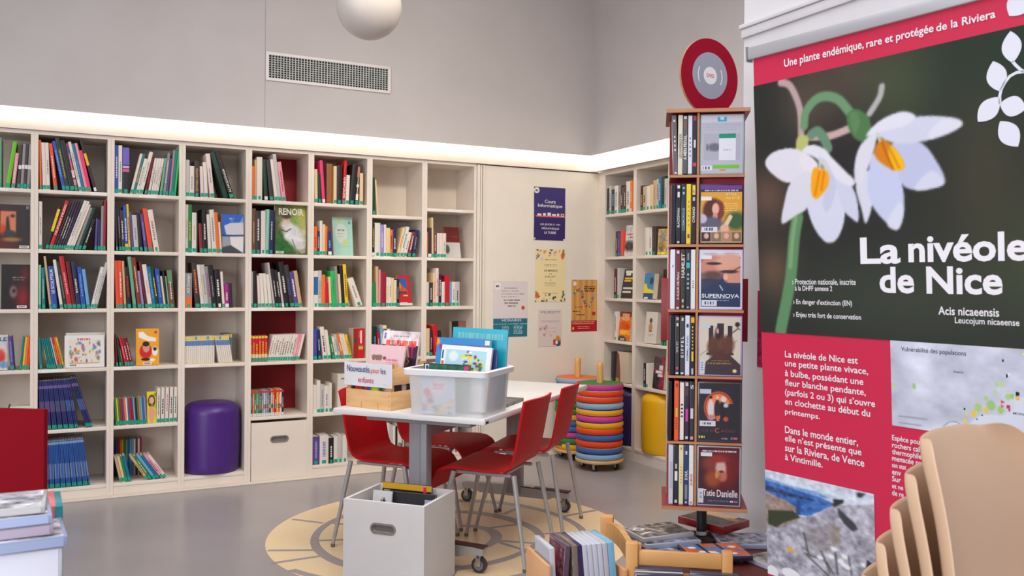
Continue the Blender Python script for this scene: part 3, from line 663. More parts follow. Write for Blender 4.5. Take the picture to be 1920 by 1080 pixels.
facing('art_book', 'm', 0, 1, -14, 55, 383, a.blur(), 'dark book with an orange picture facing out, second shelf of the leftmost bay', barcode=(.72, .005), spine=(40, 36, 36))
a = A(40, 56, (22, 14, 16)); a.ell(.75, .75, .3, .35, (130, 10, 26), 1); a.ell(.85, .2, .2, .2, (90, 8, 20), 1); a.ell(.42, .62, .13, .14, (120, 96, 98), .6); a.ell(.44, .6, .06, .05, (40, 30, 34), .4); a.dashes(.38, .85, .28, .03, (200, 196, 196)); a.dashes(.4, .8, .34, .015, (150, 140, 140))
facing('art_book', 'm', 0, 2, 2, 56, 497, a.blur(), 'black and red book facing out on the third shelf of the leftmost bay', barcode=(.55, .01), spine=(90, 30, 36), thick=.02)
a = A(36, 44, (214, 206, 196)); a.rect(0, 0, 1, .3, (205, 205, 210)); a.ell(.5, .6, .4, .2, (205, 70, 56), .5); a.ell(.8, .85, .3, .1, (110, 150, 190), .5); a.ell(.2, .9, .3, .1, (200, 190, 90), .5)
facing('comic_album', 'm', 0, 3, -20, 14.5, 630, a.noise(8, 26), 'pale comic album facing out on the fourth shelf of the leftmost bay', texts=[('LE', .55, .95, .82, .93, (60, 60, 90))])
t = facing('book_stack', 'm', 0, 4, 19, 61, 763, A(20, 20, (222, 214, 208)), 'small white box file behind the red panel in the leftmost bay', thick=.12, lean=0, cat='box file')
b = B(); b.box(-.008, 0, 0.0, .12, 0, .15); b.box(.125, .133, 0.0, .12, 0, .15); b.done('red_end', mat((120, 26, 36), .5), t)
a = A(64, 44, (226, 222, 220)); a.rect(.1, .13, .9, .88, (222, 214, 204)); rs = random.Random(4)
for i in range(46): a.ell(.12 + rs.random() * .76, .2 + rs.random() * .62, .012 + rs.random() * .035, .02 + rs.random() * .06, rs.choice([(120, 150, 110), (90, 140, 190), (200, 90, 90), (216, 150, 60), (190, 120, 150), (110, 100, 150), (220, 190, 120)]), .6, k=.8)
a.rect(.12, .84, .88, .88, (210, 170, 130)); a.dashes(.32, .66, .1, .05, (200, 120, 120))
facing('picture_album', 'm', 1, 3, 121.5, 196.5, 631, a, 'wide white picture album of little figures facing out on the fourth shelf, second bay', barcode=(.1, .03), thick=.02, lean=6)
facing('picture_album', 'm', 1, 3, 124, 198, 626, A(10, 8, (214, 208, 204)), 'second wide white album behind the one with little figures, second bay', thick=.02, lean=6, yoff=.07)
a = A(44, 62, (232, 158, 34)); a.poly([(.1, .1), (.3, .08), (.5, .2), (.88, .26), (.86, .36), (.5, .34), (.12, .24)], (236, 230, 226)); a.ell(.42, .62, .27, .2, (200, 30, 36), .2); a.ell(.44, .52, .15, .13, (205, 150, 120), .2); a.ell(.43, .42, .15, .07, (36, 28, 28), .2); a.ell(.82, .62, .13, .13, (232, 226, 220), .2); a.ell(.82, .56, .08, .05, (40, 32, 32), .2); a.ell(.42, .84, .2, .04, (50, 30, 30), .2); a.ell(.86, .1, .07, .04, (200, 70, 40), .2); a.ell(.7, .86, .12, .05, (236, 220, 200), .3)
facing('comic_book', 'm', 2, 3, 256, 299, 618, a, 'orange comic facing out on the fourth shelf, third bay from left', barcode=(.3, .01), lean=7, spine=(222, 150, 40))
a = A(20, 62, (230, 206, 30)); a.ell(.5, .3, .4, .2, (70, 40, 30), .2); a.ell(.5, .28, .28, .12, (222, 170, 140), .2); a.ell(.5, .72, .34, .28, (222, 160, 130), .3); a.line([(0, .3), (1, .5)], .08, (120, 170, 40)); a.ell(.9, .1, .2, .06, (110, 170, 60), .3)
facing('comic_book', 'm', 2, 4, 277, 294, 736, a, 'yellow comic with a girl facing out on the fifth shelf, third bay', thick=.025, lean=4, spine=(230, 206, 30))
a = A(44, 62, (40, 94, 190)); a.poly([(.7, .35), (1, 0), (1, .4)], (110, 160, 216)); a.poly([(.1, .3), (.4, .22), (1, .2), (1, .52), (.2, .54)], (206, 204, 208)); a.rect(0, .53, 1, .57, (40, 52, 80)); a.poly([(.36, .58), (1, .56), (.96, 1), (.4, .8)], (226, 218, 214)); a.poly([(0, .58), (.36, .58), (.4, .8), (0, .86)], (150, 156, 164)); a.poly([(0, .86), (.4, .8), (.96, 1), (0, 1)], (60, 62, 72)); a.dashes(.34, .58, .1, .025, (170, 190, 220)); a.dashes(.38, .54, .16, .02, (170, 190, 220))
facing('art_book', 'm', 3, 1, 416, 457, 402, a.blur(), 'blue book with a white building facing out, second shelf of the purple-pouf bay', thick=.022, lean=5)
a = A(60, 88, (86, 104, 52)); a.noise(7, 50, 5)
for (x, y, rx, ry, c, k) in ((.1, .1, .5, .2, (104, 92, 40), .8), (.85, .2, .3, .2, (196, 178, 60), .9), (.62, .34, .25, .14, (110, 156, 64), .9), (.95, .5, .25, .25, (190, 184, 120), .9), (.15, .85, .4, .3, (22, 96, 36), 1), (.05, .45, .2, .2, (84, 92, 56), .8)): a.ell(x, y, rx, ry, c, 1, k=k)
for (x, y, rx, ry, c) in ((.36, .30, .14, .10, (200, 160, 140)), (.36, .22, .15, .06, (60, 44, 38)), (.36, .40, .20, .08, (206, 190, 180)), (.50, .50, .26, .12, (214, 212, 214)), (.62, .60, .30, .14, (206, 204, 208)), (.70, .72, .26, .11, (218, 216, 218)), (.80, .83, .20, .09, (200, 196, 196)), (.42, .62, .14, .10, (220, 218, 220)), (.88, .94, .1, .04, (170, 150, 130))): a.ell(x, y, rx, ry, c, .7, k=.92)
a.line([(.18, .50), (.36, .54), (.5, .48)], .03, (70, 70, 80)); a.line([(.55, .7), (.7, .98)], .04, (120, 130, 130)); a.noise(16, 18, 9)
facing('art_book', 'm', 4, 1, 516, 573.5, 385, a, 'large green painting book with white capitals facing out, second shelf of the red-backed bay', barcode=(.02, .015), thick=.025, lean=4, texts=[('RENOIR', .12, .93, .80, .94, (226, 222, 214))])
a = A(44, 66, (160, 204, 190)); a.ell(.42, .42, .3, .25, (198, 208, 200), .1); a.ell(.36, .08, .08, .05, (222, 190, 60), .2); a.ell(.6, .68, .12, .1, (190, 200, 120), .4); a.dashes(.22, .62, .32, .04, (110, 130, 124)); a.dashes(.25, .65, .42, .02, (140, 160, 150)); a.dashes(.25, .6, .5, .02, (170, 170, 140)); a.ell(.85, .14, .06, .04, (100, 140, 130), .3); a.line([(.8, .35), (.8, .95)], .02, (140, 190, 176)); a.line([(.3, .7), (.3, .98)], .02, (140, 190, 176)); a.line([(.3, .76), (.95, .76)], .015, (140, 190, 176))
facing('picture_album', 'm', 5, 1, 625, 662, 407, a, 'mint green album facing out on the second shelf, bay right of the red-backed bay', thick=.012, lean=9, yoff=.1)
a = A(30, 40, (118, 64, 34)); a.rect(0, 0, .8, 1, (150, 92, 46))
facing('art_book', 'm', 5, 0, 612, 622.5, 307, a.blur(3), 'brown-orange book cover turned outward beside the tall cream spine, bay right of red-backed', thick=.012, lean=0, spine=(222, 197, 152), yoff=.03, turn=0)
a = A(34, 50, (186, 24, 30)); a.rect(.05, .1, .75, .62, (40, 90, 160)); a.poly([(.05, .4), (.2, .25), (.5, .4), (.75, .5), (.75, .62), (.05, .62)], (200, 80, 40)); a.ell(.2, .35, .06, .12, (220, 160, 60), .3); a.rect(.1, .54, .7, .62, (90, 60, 40)); a.dashes(.4, .78, .66, .04, (230, 190, 160))
facing('travel_guide', 'm', 6, 2, 748, 772, 519, a, 'red guide book with a town picture on a little stand, seventh bay', thick=.016, lean=14, stand=True, barcode=(.15, .02), spine=(150, 20, 26), zoff=.006)
a = A(30, 40, (120, 26, 30)); a.rect(0, 0, 1, .5, (110, 32, 28)); a.rect(0, .5, 1, 1, (204, 200, 196)); a.ell(.12, .72, .16, .14, (80, 84, 86), .4); a.dashes(.4, .9, .3, .03, (150, 70, 60))
facing('art_book', 'm', 7, 1, 836, 864, 426, a, 'dark red book with a grey photo leaning back, bay next to the posters', thick=.012, lean=14, yoff=.1, spine=(110, 40, 36))
a = A(36, 26, (150, 100, 84)); a.rect(0, 0, .46, 1, (34, 26, 28)); a.ell(.36, .4, .08, .22, (190, 150, 140), .5); a.ell(.24, .6, .07, .16, (150, 110, 105), .5)
facing('photo_book', 'm', 7, 3, 848, 874, 603, a, 'dark photo book facing out, fourth shelf of the bay next to the posters', thick=.05, lean=2, yoff=.12, spine=(190, 160, 140))
a = A(34, 42, (198, 30, 36)); a.rect(0, 0, .42, 1, (150, 40, 40)); a.rect(.05, .3, .36, .5, (80, 70, 60)); a.rect(.5, .56, .92, .62, (130, 130, 140)); a.rect(.5, .62, .92, .67, (220, 190, 60)); a.rect(.5, .67, .92, .72, (222, 140, 40)); a.rect(.66, .08, .78, .50, (230, 214, 210)); a.rect(.52, .1, .6, .3, (216, 120, 110))
facing('dictionary', 'm', 5, 3, 663, 683, 616, a, 'thick red dictionary standing at the right of the fourth shelf, bay right of red-backed', thick=.12, lean=0, spine=(190, 26, 34), yoff=.02)
a = A(26, 50, (214, 206, 198)); a.rect(.3, .1, .8, .14, (120, 116, 112))
facing('thick_art_book', 'm', 5, 4, 634, 655, 702, a, 'thick white art book with big black letters, behind the crate', thick=.2, lean=0, texts=[], yoff=.005)
tt = [o for o in bpy.data.objects if o.name.startswith('thick_art_book')][0]
text('title', 'ART', -.06, .06, -.013, .013, mat((36, 34, 36), .5), tt, -.0027, Matrix.Translation((.045, 0, .09)) @ Matrix.Rotation(R(-90), 4, 'Y'), .02)
a = A(30, 40, (206, 202, 200)); a.rect(0, .05, 1, .2, (196, 196, 200)); a.dashes(.1, .95, .28, .05, (180, 50, 50)); a.dashes(.3, .75, .38, .05, (180, 50, 50)); a.ell(.5, .68, .6, .16, (60, 54, 54), .8); a.noise(9, 40)
facing('novel', 'r', 0, 1, 1170, 1188, 423, a, 'pale paperback with red lettering facing out, second shelf of the corner bay', lean=5, thick=.02)
a = A(30, 46, (52, 44, 42)); a.rect(.15, .05, .95, .12, (220, 214, 206)); a.rect(.2, .14, .6, .22, (220, 214, 206)); a.rect(.15, .28, .85, .35, (214, 170, 40)); a.rect(.1, .38, .7, .44, (214, 170, 40)); a.rect(.1, .64, .9, .7, (214, 208, 200)); a.rect(.1, .76, .8, .82, (214, 208, 200))
facing('novel', 'r', 0, 2, 1164, 1186, 506, a, 'dark paperback with white and yellow lettering facing out, third shelf of the corner bay', lean=10, thick=.03)
a = A(30, 46, (230, 120, 30)); a.rect(0, 0, 1, .18, (120, 50, 30)); a.rect(.25, .06, .85, .3, (226, 160, 120)); a.ell(.5, .5, .5, .15, (220, 90, 24), .6); a.rect(.1, .62, .9, .78, (240, 176, 40)); a.ell(.3, .95, .4, .1, (60, 40, 40), .6); a.noise(8, 40)
facing('novel', 'r', 0, 3, 1160, 1182, 584, a, 'orange paperback facing out on the fourth shelf of the corner bay', lean=5, thick=.03, barcode=(.2, .01))
a = A(30, 46, (208, 192, 166)); a.poly([(0, 0), (.2, .1), (.35, .6), (.4, 1), (0, 1)], (120, 80, 70)); a.ell(.1, .95, .2, .08, (214, 150, 30), .4)
facing('thick_novel', 'r', 0, 4, 1156, 1178, 659, a, 'thick cream paperback facing out on the fifth shelf of the corner bay', lean=3, thick=.09, spine=(205, 190, 168))
a = A(26, 46, (190, 160, 100)); a.ell(.5, .3, .3, .2, (150, 140, 130), .5); a.ell(.4, .7, .3, .2, (130, 110, 60), .5); a.rect(0, .92, 1, 1, (224, 200, 40)); a.noise(8, 60)
facing('novel', 'r', 1, 1, 1232, 1250, 430, a, 'tan patterned paperback facing out on the second shelf, second bay on the right wall', lean=3, thick=.06, spine=(180, 130, 84))
a = A(26, 46, (56, 130, 170)); a.poly([(.0, .4), (.25, .42), (.4, .6), (1, .66), (1, .78), (0, .78)], (222, 206, 50)); a.ell(.75, .3, .2, .14, (40, 60, 90), .4); a.rect(0, .78, 1, 1, (50, 70, 110)); a.rect(.1, .93, .5, 1, (220, 216, 210))
facing('novel', 'r', 1, 2, 1206, 1224, 513, a, 'blue and yellow paperback facing out on the third shelf, second bay on the right wall', lean=6, thick=.04, spine=(180, 156, 130))
a = A(30, 48, (212, 204, 194)); a.ell(.45, .28, .12, .08, (90, 74, 64), .3); a.ell(.45, .5, .16, .15, (190, 130, 100), .3); a.rect(.3, .6, .6, .63, (60, 44, 40)); a.dashes(.3, .7, .7, .02, (120, 100, 90)); a.dashes(.35, .65, .76, .02, (190, 120, 110))
facing('novel', 'r', 1, 3, 1209, 1231, 585, a, 'white paperback with a small statue facing out, fourth shelf of the right wall', lean=5, thick=.06, spine=(190, 178, 166))
a = A(30, 48, (150, 40, 70)); a.ell(.3, .2, .4, .2, (70, 60, 60), .8); a.ell(.2, .8, .4, .3, (40, 30, 36), .8); a.rect(.5, .28, .85, .42, (224, 214, 210)); a.rect(.2, .44, .8, .52, (224, 214, 210)); a.rect(.4, .54, .85, .62, (224, 214, 210)); a.noise(7, 40)
facing('novel', 'r', 1, 4, 1225, 1246, 668, a, 'crimson and black paperback facing out on the fifth shelf, second bay on right wall', lean=5, thick=.05, spine=(190, 176, 160))
# ================================================================== poufs and the storage box in the shelves
def pouf(loc, r, h, c, label, bulge=.006):
    p = [(0.001, 0), (r * .90, 0), (r * .96, .005), (r * .99, .02), (r, .05), (r + bulge * .6, h * .3), (r + bulge, h * .55), (r + bulge * .6, h - .13)]
    p += [(r - .075 + (.075 + bulge * .4) * math.cos(R(a_)), h - .075 + .068 * math.sin(R(a_))) for a_ in range(0, 91, 9)] + [(r * .3, h - .003), (0.001, h)]
    t = thing('pouf', label, 'pouf', loc)
    b = B(); b.lathe(p, 56); b.done('padded_body', mat(c, 0.36, 0, 0.5), t)
    return t
pouf((0.928, 0.146, ROWZ[5] + .0005), 0.178, 0.462, (72, 34, 122), 'purple faux-leather pouf filling the foot of a bookcase bay')
pouf((RX + 0.146, RY0 - RP * 1.5, RROWZ[5] + .0005), 0.178, 0.447, (232, 176, 18), 'yellow faux-leather pouf in the foot of the right wall bookcase')
pouf((RX + 0.148, RY0 - RP * 0.5, RROWZ[5] + .0005), 0.175, 0.447, (44, 34, 88), 'dark indigo pouf half hidden behind the cushion stacks')
BOXW = noisy('white_box_board', (226, 223, 222), (231, 228, 227), 5.0, 0.5, spec=0.35)
BOXC = LACQ
def storage_box(name, loc, rot, w, d, h, label, m, holes=True, group=None):
    t = thing(name, label, 'storage box', loc, rot, group)
    k = 0.016; hx0, hx1, hz0, hz1 = w / 2 - .055, w / 2 + .055, h * .66, h * .66 + .034
    b = B(); r = (hz1 - hz0) / 2; n = 10
    hole = [(hx1 - r + r * math.cos(R(-90 + 180 * i / n)), (hz0 + hz1) / 2 + r * math.sin(R(-90 + 180 * i / n))) for i in range(n + 1)] + \
           [(hx0 + r + r * math.cos(R(90 + 180 * i / n)), (hz0 + hz1) / 2 + r * math.sin(R(90 + 180 * i / n))) for i in range(n + 1)]
    # front with a stadium slot: ring of quads between the slot and the rim
    m_ = len(hole); out = []
    for (x, z) in hole:
        dx, dz = x - w / 2, z - (hz0 + hz1) / 2; s = min((w / 2) / abs(dx) if abs(dx) > 1e-6 else 1e9, ((h - (hz0 + hz1) / 2) / dz if dz > 0 else ((hz0 + hz1) / 2) / -dz) if abs(dz) > 1e-6 else 1e9)
        out.append((w / 2 + dx * s, (hz0 + hz1) / 2 + dz * s))
    cor = [(w, 0), (w, h), (0, h), (0, 0)]
    for c in cor:
        j = min(range(m_), key=lambda i: math.hypot(out[i][0] - c[0], out[i][1] - c[1])); out[j] = c
    vs = [(x, 0, z) for x, z in out] + [(x, 0, z) for x, z in hole] + [(x, k, z) for x, z in hole] + [(x, k, z) for x, z in out]
    fs = []
    for i in range(m_):
        j = (i + 1) % m_; fs += [(i, j, m_ + j, m_ + i), (m_ + i, m_ + j, 2 * m_ + j, 2 * m_ + i), (2 * m_ + i, 2 * m_ + j, 3 * m_ + j, 3 * m_ + i), (3 * m_ + i, 3 * m_ + j, j, i)]
    b._add(vs, fs)
    b.done('front_panel', m, t)
    b = B(); b.box(0, k, k, d, 0, h); b.done('side_panel', m, t)
    b = B(); b.box(w - k, w, k, d, 0, h); b.done('side_panel', m, t)
    b = B(); b.box(k, w - k, d - k, d, 0, h); b.done('back_panel', m, t)
    b = B(); b.box(k, w - k, k, d - k, 0.0, 0.012); b.done('bottom_panel', m, t)
    b = B(); zc = (hz0 + hz1) / 2
    for (ro, ri, y0, y1) in ((r + .007, r - .001, -.003, .006),):
        po = [(hx1 - r + ro * math.cos(R(-90 + 180 * i / n)), zc + ro * math.sin(R(-90 + 180 * i / n))) for i in range(n + 1)] + [(hx0 + r + ro * math.cos(R(90 + 180 * i / n)), zc + ro * math.sin(R(90 + 180 * i / n))) for i in range(n + 1)]
        pi = [(hx1 - r + ri * math.cos(R(-90 + 180 * i / n)), zc + ri * math.sin(R(-90 + 180 * i / n))) for i in range(n + 1)] + [(hx0 + r + ri * math.cos(R(90 + 180 * i / n)), zc + ri * math.sin(R(90 + 180 * i / n))) for i in range(n + 1)]
        N = len(po); vs = [(x, y0, z) for x, z in po] + [(x, y0, z) for x, z in pi] + [(x, y1, z) for x, z in pi] + [(x, y1, z) for x, z in po]; fs = []
        for i in range(N):
            j = (i + 1) % N; fs += [(i, j, N + j, N + i), (N + i, N + j, 2 * N + j, 2 * N + i), (2 * N + i, 2 * N + j, 3 * N + j, 3 * N + i), (3 * N + i, 3 * N + j, j, i)]
        b._add(vs, fs)
    b.done('handle_ring', mat((146, 140, 136), 0.4, 0.2), t)
    if holes:
        b = B(); b.prism(pi, 0.014, 0.0156); b.done('handle_cup', mat((128, 120, 114), 0.5), t)
    return t
storage_box('storage_box', (1.1595, 0.004, 0.002), 0, 0.371, 0.315, 0.392, 'cream storage box with a slot handle in the foot of the red-backed bay', LACQ)
bp = on_z(795.6, 952, .385); bq = on_z(644, 936, .385); ang = math.atan2(bp.y - bq.y, bp.x - bq.x)
WB = storage_box('storage_box', (bq.x, bq.y, 0.0022), ang, (bp - bq).length, 0.327, 0.386, 'white storage box on the floor in front of the table with books inside', BOXW)

# ------------------------------------------------------------------ books in the white floor box (they stand inside it)
def loose_book(name, label, w, h, t_, art, M, cat='book', spine=(225, 218, 208), texts=(), group=None, parts=()):
    o = thing(name, label, cat, (0, 0, 0), 0, group); o.matrix_world = M
    print_sheet('cover_art', art, w, h, 0.0022, o)
    b = B(); b.box(0.001, w - 0.003, 0.0, t_ - 0.002, 0.003, h - 0.003); b.done('page_block', PAGES, o)
    b = B(); b.box(0, w, t_ - 0.0018, t_, 0, h); b.box(0, .0018, 0, t_ - .0018, 0, h); b.done('back_cover', mat(spine, 0.4), o)
    for (s, x0, x1, z0, z1, c) in texts: text('title', s, w * x0, w * x1, h * z0, h * z1, mat(c, 0.5), o, y=-0.0028)
    return o
def in_frame(loc, rotz, x, y, z, lean=0, roll=0, turn=0):
    return Matrix.Translation(loc) @ Matrix.Rotation(rotz, 4, 'Z') @ Matrix.Translation((x, y, z)) @ Matrix.Rotation(R(turn), 4, 'Z') @ Matrix.Rotation(R(roll), 4, 'Y') @ Matrix.Rotation(R(-lean), 4, 'X')
FB = (bq.x, bq.y, 0.0025)
a = A(50, 60, (32, 30, 32)); a.rect(0, 0, 1, .07, (222, 170, 36)); a.rect(.84, .02, .91, .4, (224, 40, 96)); a.rect(.05, .09, .16, .17, (226, 226, 230)); a.ell(.1, .13, .03, .02, (40, 60, 130), .3)
loose_book('picture_album', 'black album with a yellow top edge in the white floor box', .25, .394, .012, a, in_frame(FB, ang, .050, .235, .0135, 5), spine=(40, 38, 40))
a = A(56, 60, (56, 58, 70)); a.rect(0, 0, 1, .14, (52, 52, 58)); a.rect(0, .14, 1, .5, (70, 74, 130)); a.ell(.4, .24, .3, .06, (90, 130, 170), .8); a.rect(.8, .06, .93, .2, (170, 180, 214)); a.line([(.03, .02), (.06, .14)], .01, (120, 170, 180)); a.line([(.07, .02), (.1, .14)], .01, (120, 170, 180))
loose_book('picture_album', 'dark blue album in the white floor box in front of the black one', .27, .374, .010, a, in_frame(FB, ang, .082, .165, .0135, 6), spine=(40, 44, 60))
a = A(30, 40, (226, 226, 230)); a.line([(.2, .2), (.5, .1), (.8, .14)], .02, (60, 60, 66)); a.ell(.6, .12, .05, .04, (40, 40, 46), .3); a.line([(.2, .3), (.8, .28)], .015, (90, 90, 96)); a.line([(.3, .36), (.6, .4)], .015, (90, 90, 96)); a.ell(.9, .4, .1, .05, (226, 150, 90), .3)
loose_book('picture_album', 'small white drawing album at the left in the white floor box', .095, .380, .008, a, in_frame(FB, ang, .055, .125, .0135, 7))
# ================================================================== the white folding table and its four red chairs
FR = Vector((1.696, -2.433, 0)); SD = Vector((0.637, -0.771, 0)); LD = Vector((0.771, 0.637, 0))   # near right corner, along the width, along the length
TROT = math.atan2(LD.y, LD.x)                     # local x runs along the length, local y from the right edge to the left edge
def tpos(l, s, z=0.0): p = FR + LD * l - SD * s; return Vector((p.x, p.y, z))
STEEL = mat((178, 176, 177), 0.38, 0.35); GREYP = mat((156, 154, 161), 0.45, 0.1); DARKP = mat((34, 33, 36), 0.45); CHROME = mat((190, 188, 186), 0.2, 0.9)
TABW = noisy('white_laminate', (228, 226, 226), (232, 230, 230), 5, 0.32, spec=0.45)
tb = thing('table', 'white rectangular table on grey T-legs with castors in the middle of the room', 'table', tpos(0, 0), (0, 0, TROT))
b = B(); b.box(0, 1.462, 0, 0.80, 0.707, 0.735, bev=0.004); b.done('tabletop', TABW, tb)
b = B(); b.box(0.012, 0.040, -0.0015, 0.0015, 0.712, 0.723); b.done('edge_clip', DARKP, tb)
for l, nm in ((0.14, 0), (1.31, 1)):
    lg = None
    b = B(); b.box(l - 0.028, l + 0.028, 0.352, 0.448, 0.085, 0.675, bev=0.006); b.box(l - 0.031, l - 0.027, 0.385, 0.415, 0.09, 0.67)
    lg = b.done('column', GREYP, tb)
    b = B(); b.box(l - 0.033, l + 0.033, 0.12, 0.68, 0.672, 0.707, bev=0.005); b.done('bracket', GREYP, tb)
    b = B()
    prof = [(0.06, 0.085), (0.06, 0.115), (0.16, 0.125), (0.40, 0.135), (0.64, 0.125), (0.74, 0.115), (0.74, 0.085), (0.66, 0.085), (0.62, 0.068), (0.18, 0.068), (0.14, 0.085)]
    b.prism([(y, z) for y, z in prof], -0.022, 0.022, Matrix.Translation((l, 0, 0)) @ Matrix.Rotation(R(90), 4, 'Z'))
    b.done('foot', STEEL, tb)
    b = B(); b.box(l - 0.023, l + 0.023, 0.055, 0.40, 0.118, 0.124, Matrix.Rotation(R(1.2), 4, 'X')); b.done('foot_trim', mat((70, 40, 44), 0.5), tb)
    for y in (0.085, 0.715):
        c = B(); c.cyl((l - 0.012, y, 0.037), (l + 0.012, y, 0.037), 0.036, None, 24)
        c = c.done('castor', mat((52, 52, 56), 0.4), tb)
        h = B(); h.cyl((l - 0.0135, y, 0.037), (l + 0.0135, y, 0.037), 0.024, None, 20); h.done('hub', mat((118, 122, 130), 0.4), c)
        h = B(); h.box(l - 0.020, l + 0.020, y - 0.006, y + 0.006, 0.070, 0.092); h.box(l + 0.016, l + 0.020, y - 0.012, y + 0.012, 0.034, 0.088); h.box(l - 0.020, l - 0.016, y - 0.012, y + 0.012, 0.034, 0.088); h.done('fork', CHROME, c)
b = B(); b.cyl((0.168, 0.40, 0.60), (0.185, 0.40, 0.60), 0.030, 0.024, 20); b.done('tilt_knob', DARKP, tb)
b = B(); b.box(0.17, 1.28, 0.385, 0.415, 0.60, 0.70); b.done('crossbeam', GREYP, tb)

RED = noisy('red_stained_plywood', (188, 8, 20), (196, 11, 24), 9, 0.5, stretch=(1, 1, 6), spec=0.22)
def make_chair(label, loc, rot):
    """local x forward (towards the table), y to the chair's left, origin on the floor under the rear legs' line"""
    t = thing('chair', label, 'chair', loc, (0, 0, rot), 'red chairs at the white table')
    prof = [(0.012, 0.790), (0.024, 0.735), (0.037, 0.66), (0.050, 0.59), (0.062, 0.53), (0.073, 0.49), (0.090, 0.461), (0.116, 0.446), (0.150, 0.440), (0.20, 0.4395), (0.27, 0.442), (0.34, 0.446), (0.39, 0.447), (0.43, 0.440), (0.460, 0.424), (0.479, 0.398), (0.488, 0.365), (0.491, 0.335)]
    def halfw(i):
        if i <= 5: return 0.196 - 0.002 * i
        if i <= 8: return 0.184
        return 0.186 + 0.0035 * min(i - 8, 5)
    TH = 0.011; n = len(prof); m = 12; vs = []; fs = []
    nrm = []
    for i in range(n):
        a = Vector(prof[max(i - 1, 0)]); c = Vector(prof[min(i + 1, n - 1)]); d = (c - a).normalized(); nrm.append(Vector((d.y, -d.x)))
    for side in (0, 1):
        for i in range(n):
            for j in range(m + 1):
                u = j / m * 2 - 1; y = halfw(i) * u
                k = max(0, 1 - i / 6) if i < 6 else 0
                off = -0.034 * (1 - u * u) * k - 0.004 * (1 - u * u) * (1 if 8 <= i <= 13 else 0)    # hollow of the back
                x, z = prof[i]
                if i == 0: z -= 0.012 * (1 - u * u) * 0 + 0.006 * abs(u) ** 6
                p = Vector((x, z)) - nrm[i] * (TH * (0 if side == 0 else 1))
                vs.append((p.x + (off if i < 8 else 0), y, p.y + (off if i >= 8 else 0)))
    S = n * (m + 1); I = lambda s, i, j: s * S + i * (m + 1) + j
    for i in range(n - 1):
        for j in range(m):
            fs.append((I(0, i, j), I(0, i, j + 1), I(0, i + 1, j + 1), I(0, i + 1, j))); fs.append((I(1, i, j), I(1, i + 1, j), I(1, i + 1, j + 1), I(1, i, j + 1)))
        fs.append((I(0, i, 0), I(0, i + 1, 0), I(1, i + 1, 0), I(1, i, 0))); fs.append((I(0, i, m), I(1, i, m), I(1, i + 1, m), I(0, i + 1, m)))
    for j in range(m):
        fs.append((I(0, 0, j), I(1, 0, j), I(1, 0, j + 1), I(0, 0, j + 1))); fs.append((I(0, n - 1, j), I(0, n - 1, j + 1), I(1, n - 1, j + 1), I(1, n - 1, j)))
    b = B(); b._add(vs, fs, None, True); b.done('seat_shell', RED, t, sharp=50)
    b = B(); b.tube([(0.10, -0.15, 0.424), (0.40, -0.15, 0.424)], 0.009); b.tube([(0.10, 0.15, 0.424), (0.40, 0.15, 0.424)], 0.009); b.tube([(0.14, -0.15, 0.424), (0.14, 0.15, 0.424)], 0.009); b.tube([(0.36, -0.15, 0.424), (0.36, 0.15, 0.424)], 0.009)
    b.done('seat_frame', STEEL, t)
    for sx, sy in ((0, -1), (0, 1), (1, -1), (1, 1)):
        b = B()
        top = (0.075 if sx == 0 else 0.385, sy * 0.172, 0.432); bot = (0.0 if sx == 0 else 0.487, sy * 0.215, 0.012)
        b.tube([top, bot], [0.0125, 0.0095], 14)
        lg = b.done('leg', STEEL, t)
        b = B(); b.cyl((bot[0], bot[1], 0.0), (bot[0], bot[1], 0.016), 0.011, None, 14); b.done('foot_cap', mat((110, 106, 104), 0.6), lg)
    return t
def chair_at(label, l, s, ang, facing):                 # facing +1: towards the left edge, -1: towards the right edge
    d = (-SD if facing > 0 else SD); a = math.atan2(d.y, d.x) + R(ang)
    return make_chair(label, tpos(l, s, 0.0018), a)
chair_at('red chair on the right of the table, nearest the disc tower', 0.440, -0.10, 2.0, 1)
chair_at('red chair on the right of the table, behind the near one, by the cushion stacks', 1.005, -0.072, 6.0, 1)
chair_at('red chair on the left of the table, nearest the white floor box', 0.405, 0.925, 0.0, -1)
chair_at('red chair on the far left of the table, mostly behind the table column', 0.94, 0.940, -2.0, -1)

# ------------------------------------------------------------------ on the table
WOODC = noisy('crate_poplar', (226, 178, 124), (236, 192, 140), 7, 0.65, stretch=(1, 1, 7), spec=0.2)
TOP = 0.7352
c0 = on_z(733, 771, TOP); c1 = on_z(649, 761, TOP); c2 = c0 + (on_z(768, 766, TOP) - c0).normalized() * 0.26
ex = (c0 - c1).normalized(); cw = (c0 - c1).length; cd = 0.26; CANG = math.atan2(ex.y, ex.x)
crate = thing('wooden_crate', 'small open wooden crate with a printed paper sign on the table', 'crate', (c1.x, c1.y, TOP), (0, 0, CANG))
k = 0.004
for (nm, z0, z1) in (('lower', 0.0, 0.088), ('upper', 0.118, 0.196)):
    for (x0, x1, y0, y1) in ((0, cw, 0, k), (0, cw, cd - k, cd), (0, k, k, cd - k), (cw - k, cw, k, cd - k)):
        b = B(); b.box(x0, x1, y0, y1, z0, z1, bev=0.0012); b.done('slat', WOODC, crate)
b = B(); b.box(k, cw - k, k, cd - k, 0.0, 0.005); b.done('crate_floor', WOODC, crate)
for x in (k, cw - k - 0.022):
    for y in (k, cd - k - 0.022):
        b = B(); b.slab([(x, y), (x + 0.022, y), (x + 0.022, y + 0.022), (x, y + 0.022)], 0.005, 0.218); b.done('corner_post', mat((206, 156, 100), 0.65), crate)
b = B()
for x in (0.012, cw - 0.012):
    for z in (0.02, 0.045, 0.07, 0.14, 0.16, 0.18): b.box(x - 0.001, x + 0.001, -0.0008, 0.0, z - 0.0035, z + 0.0035)
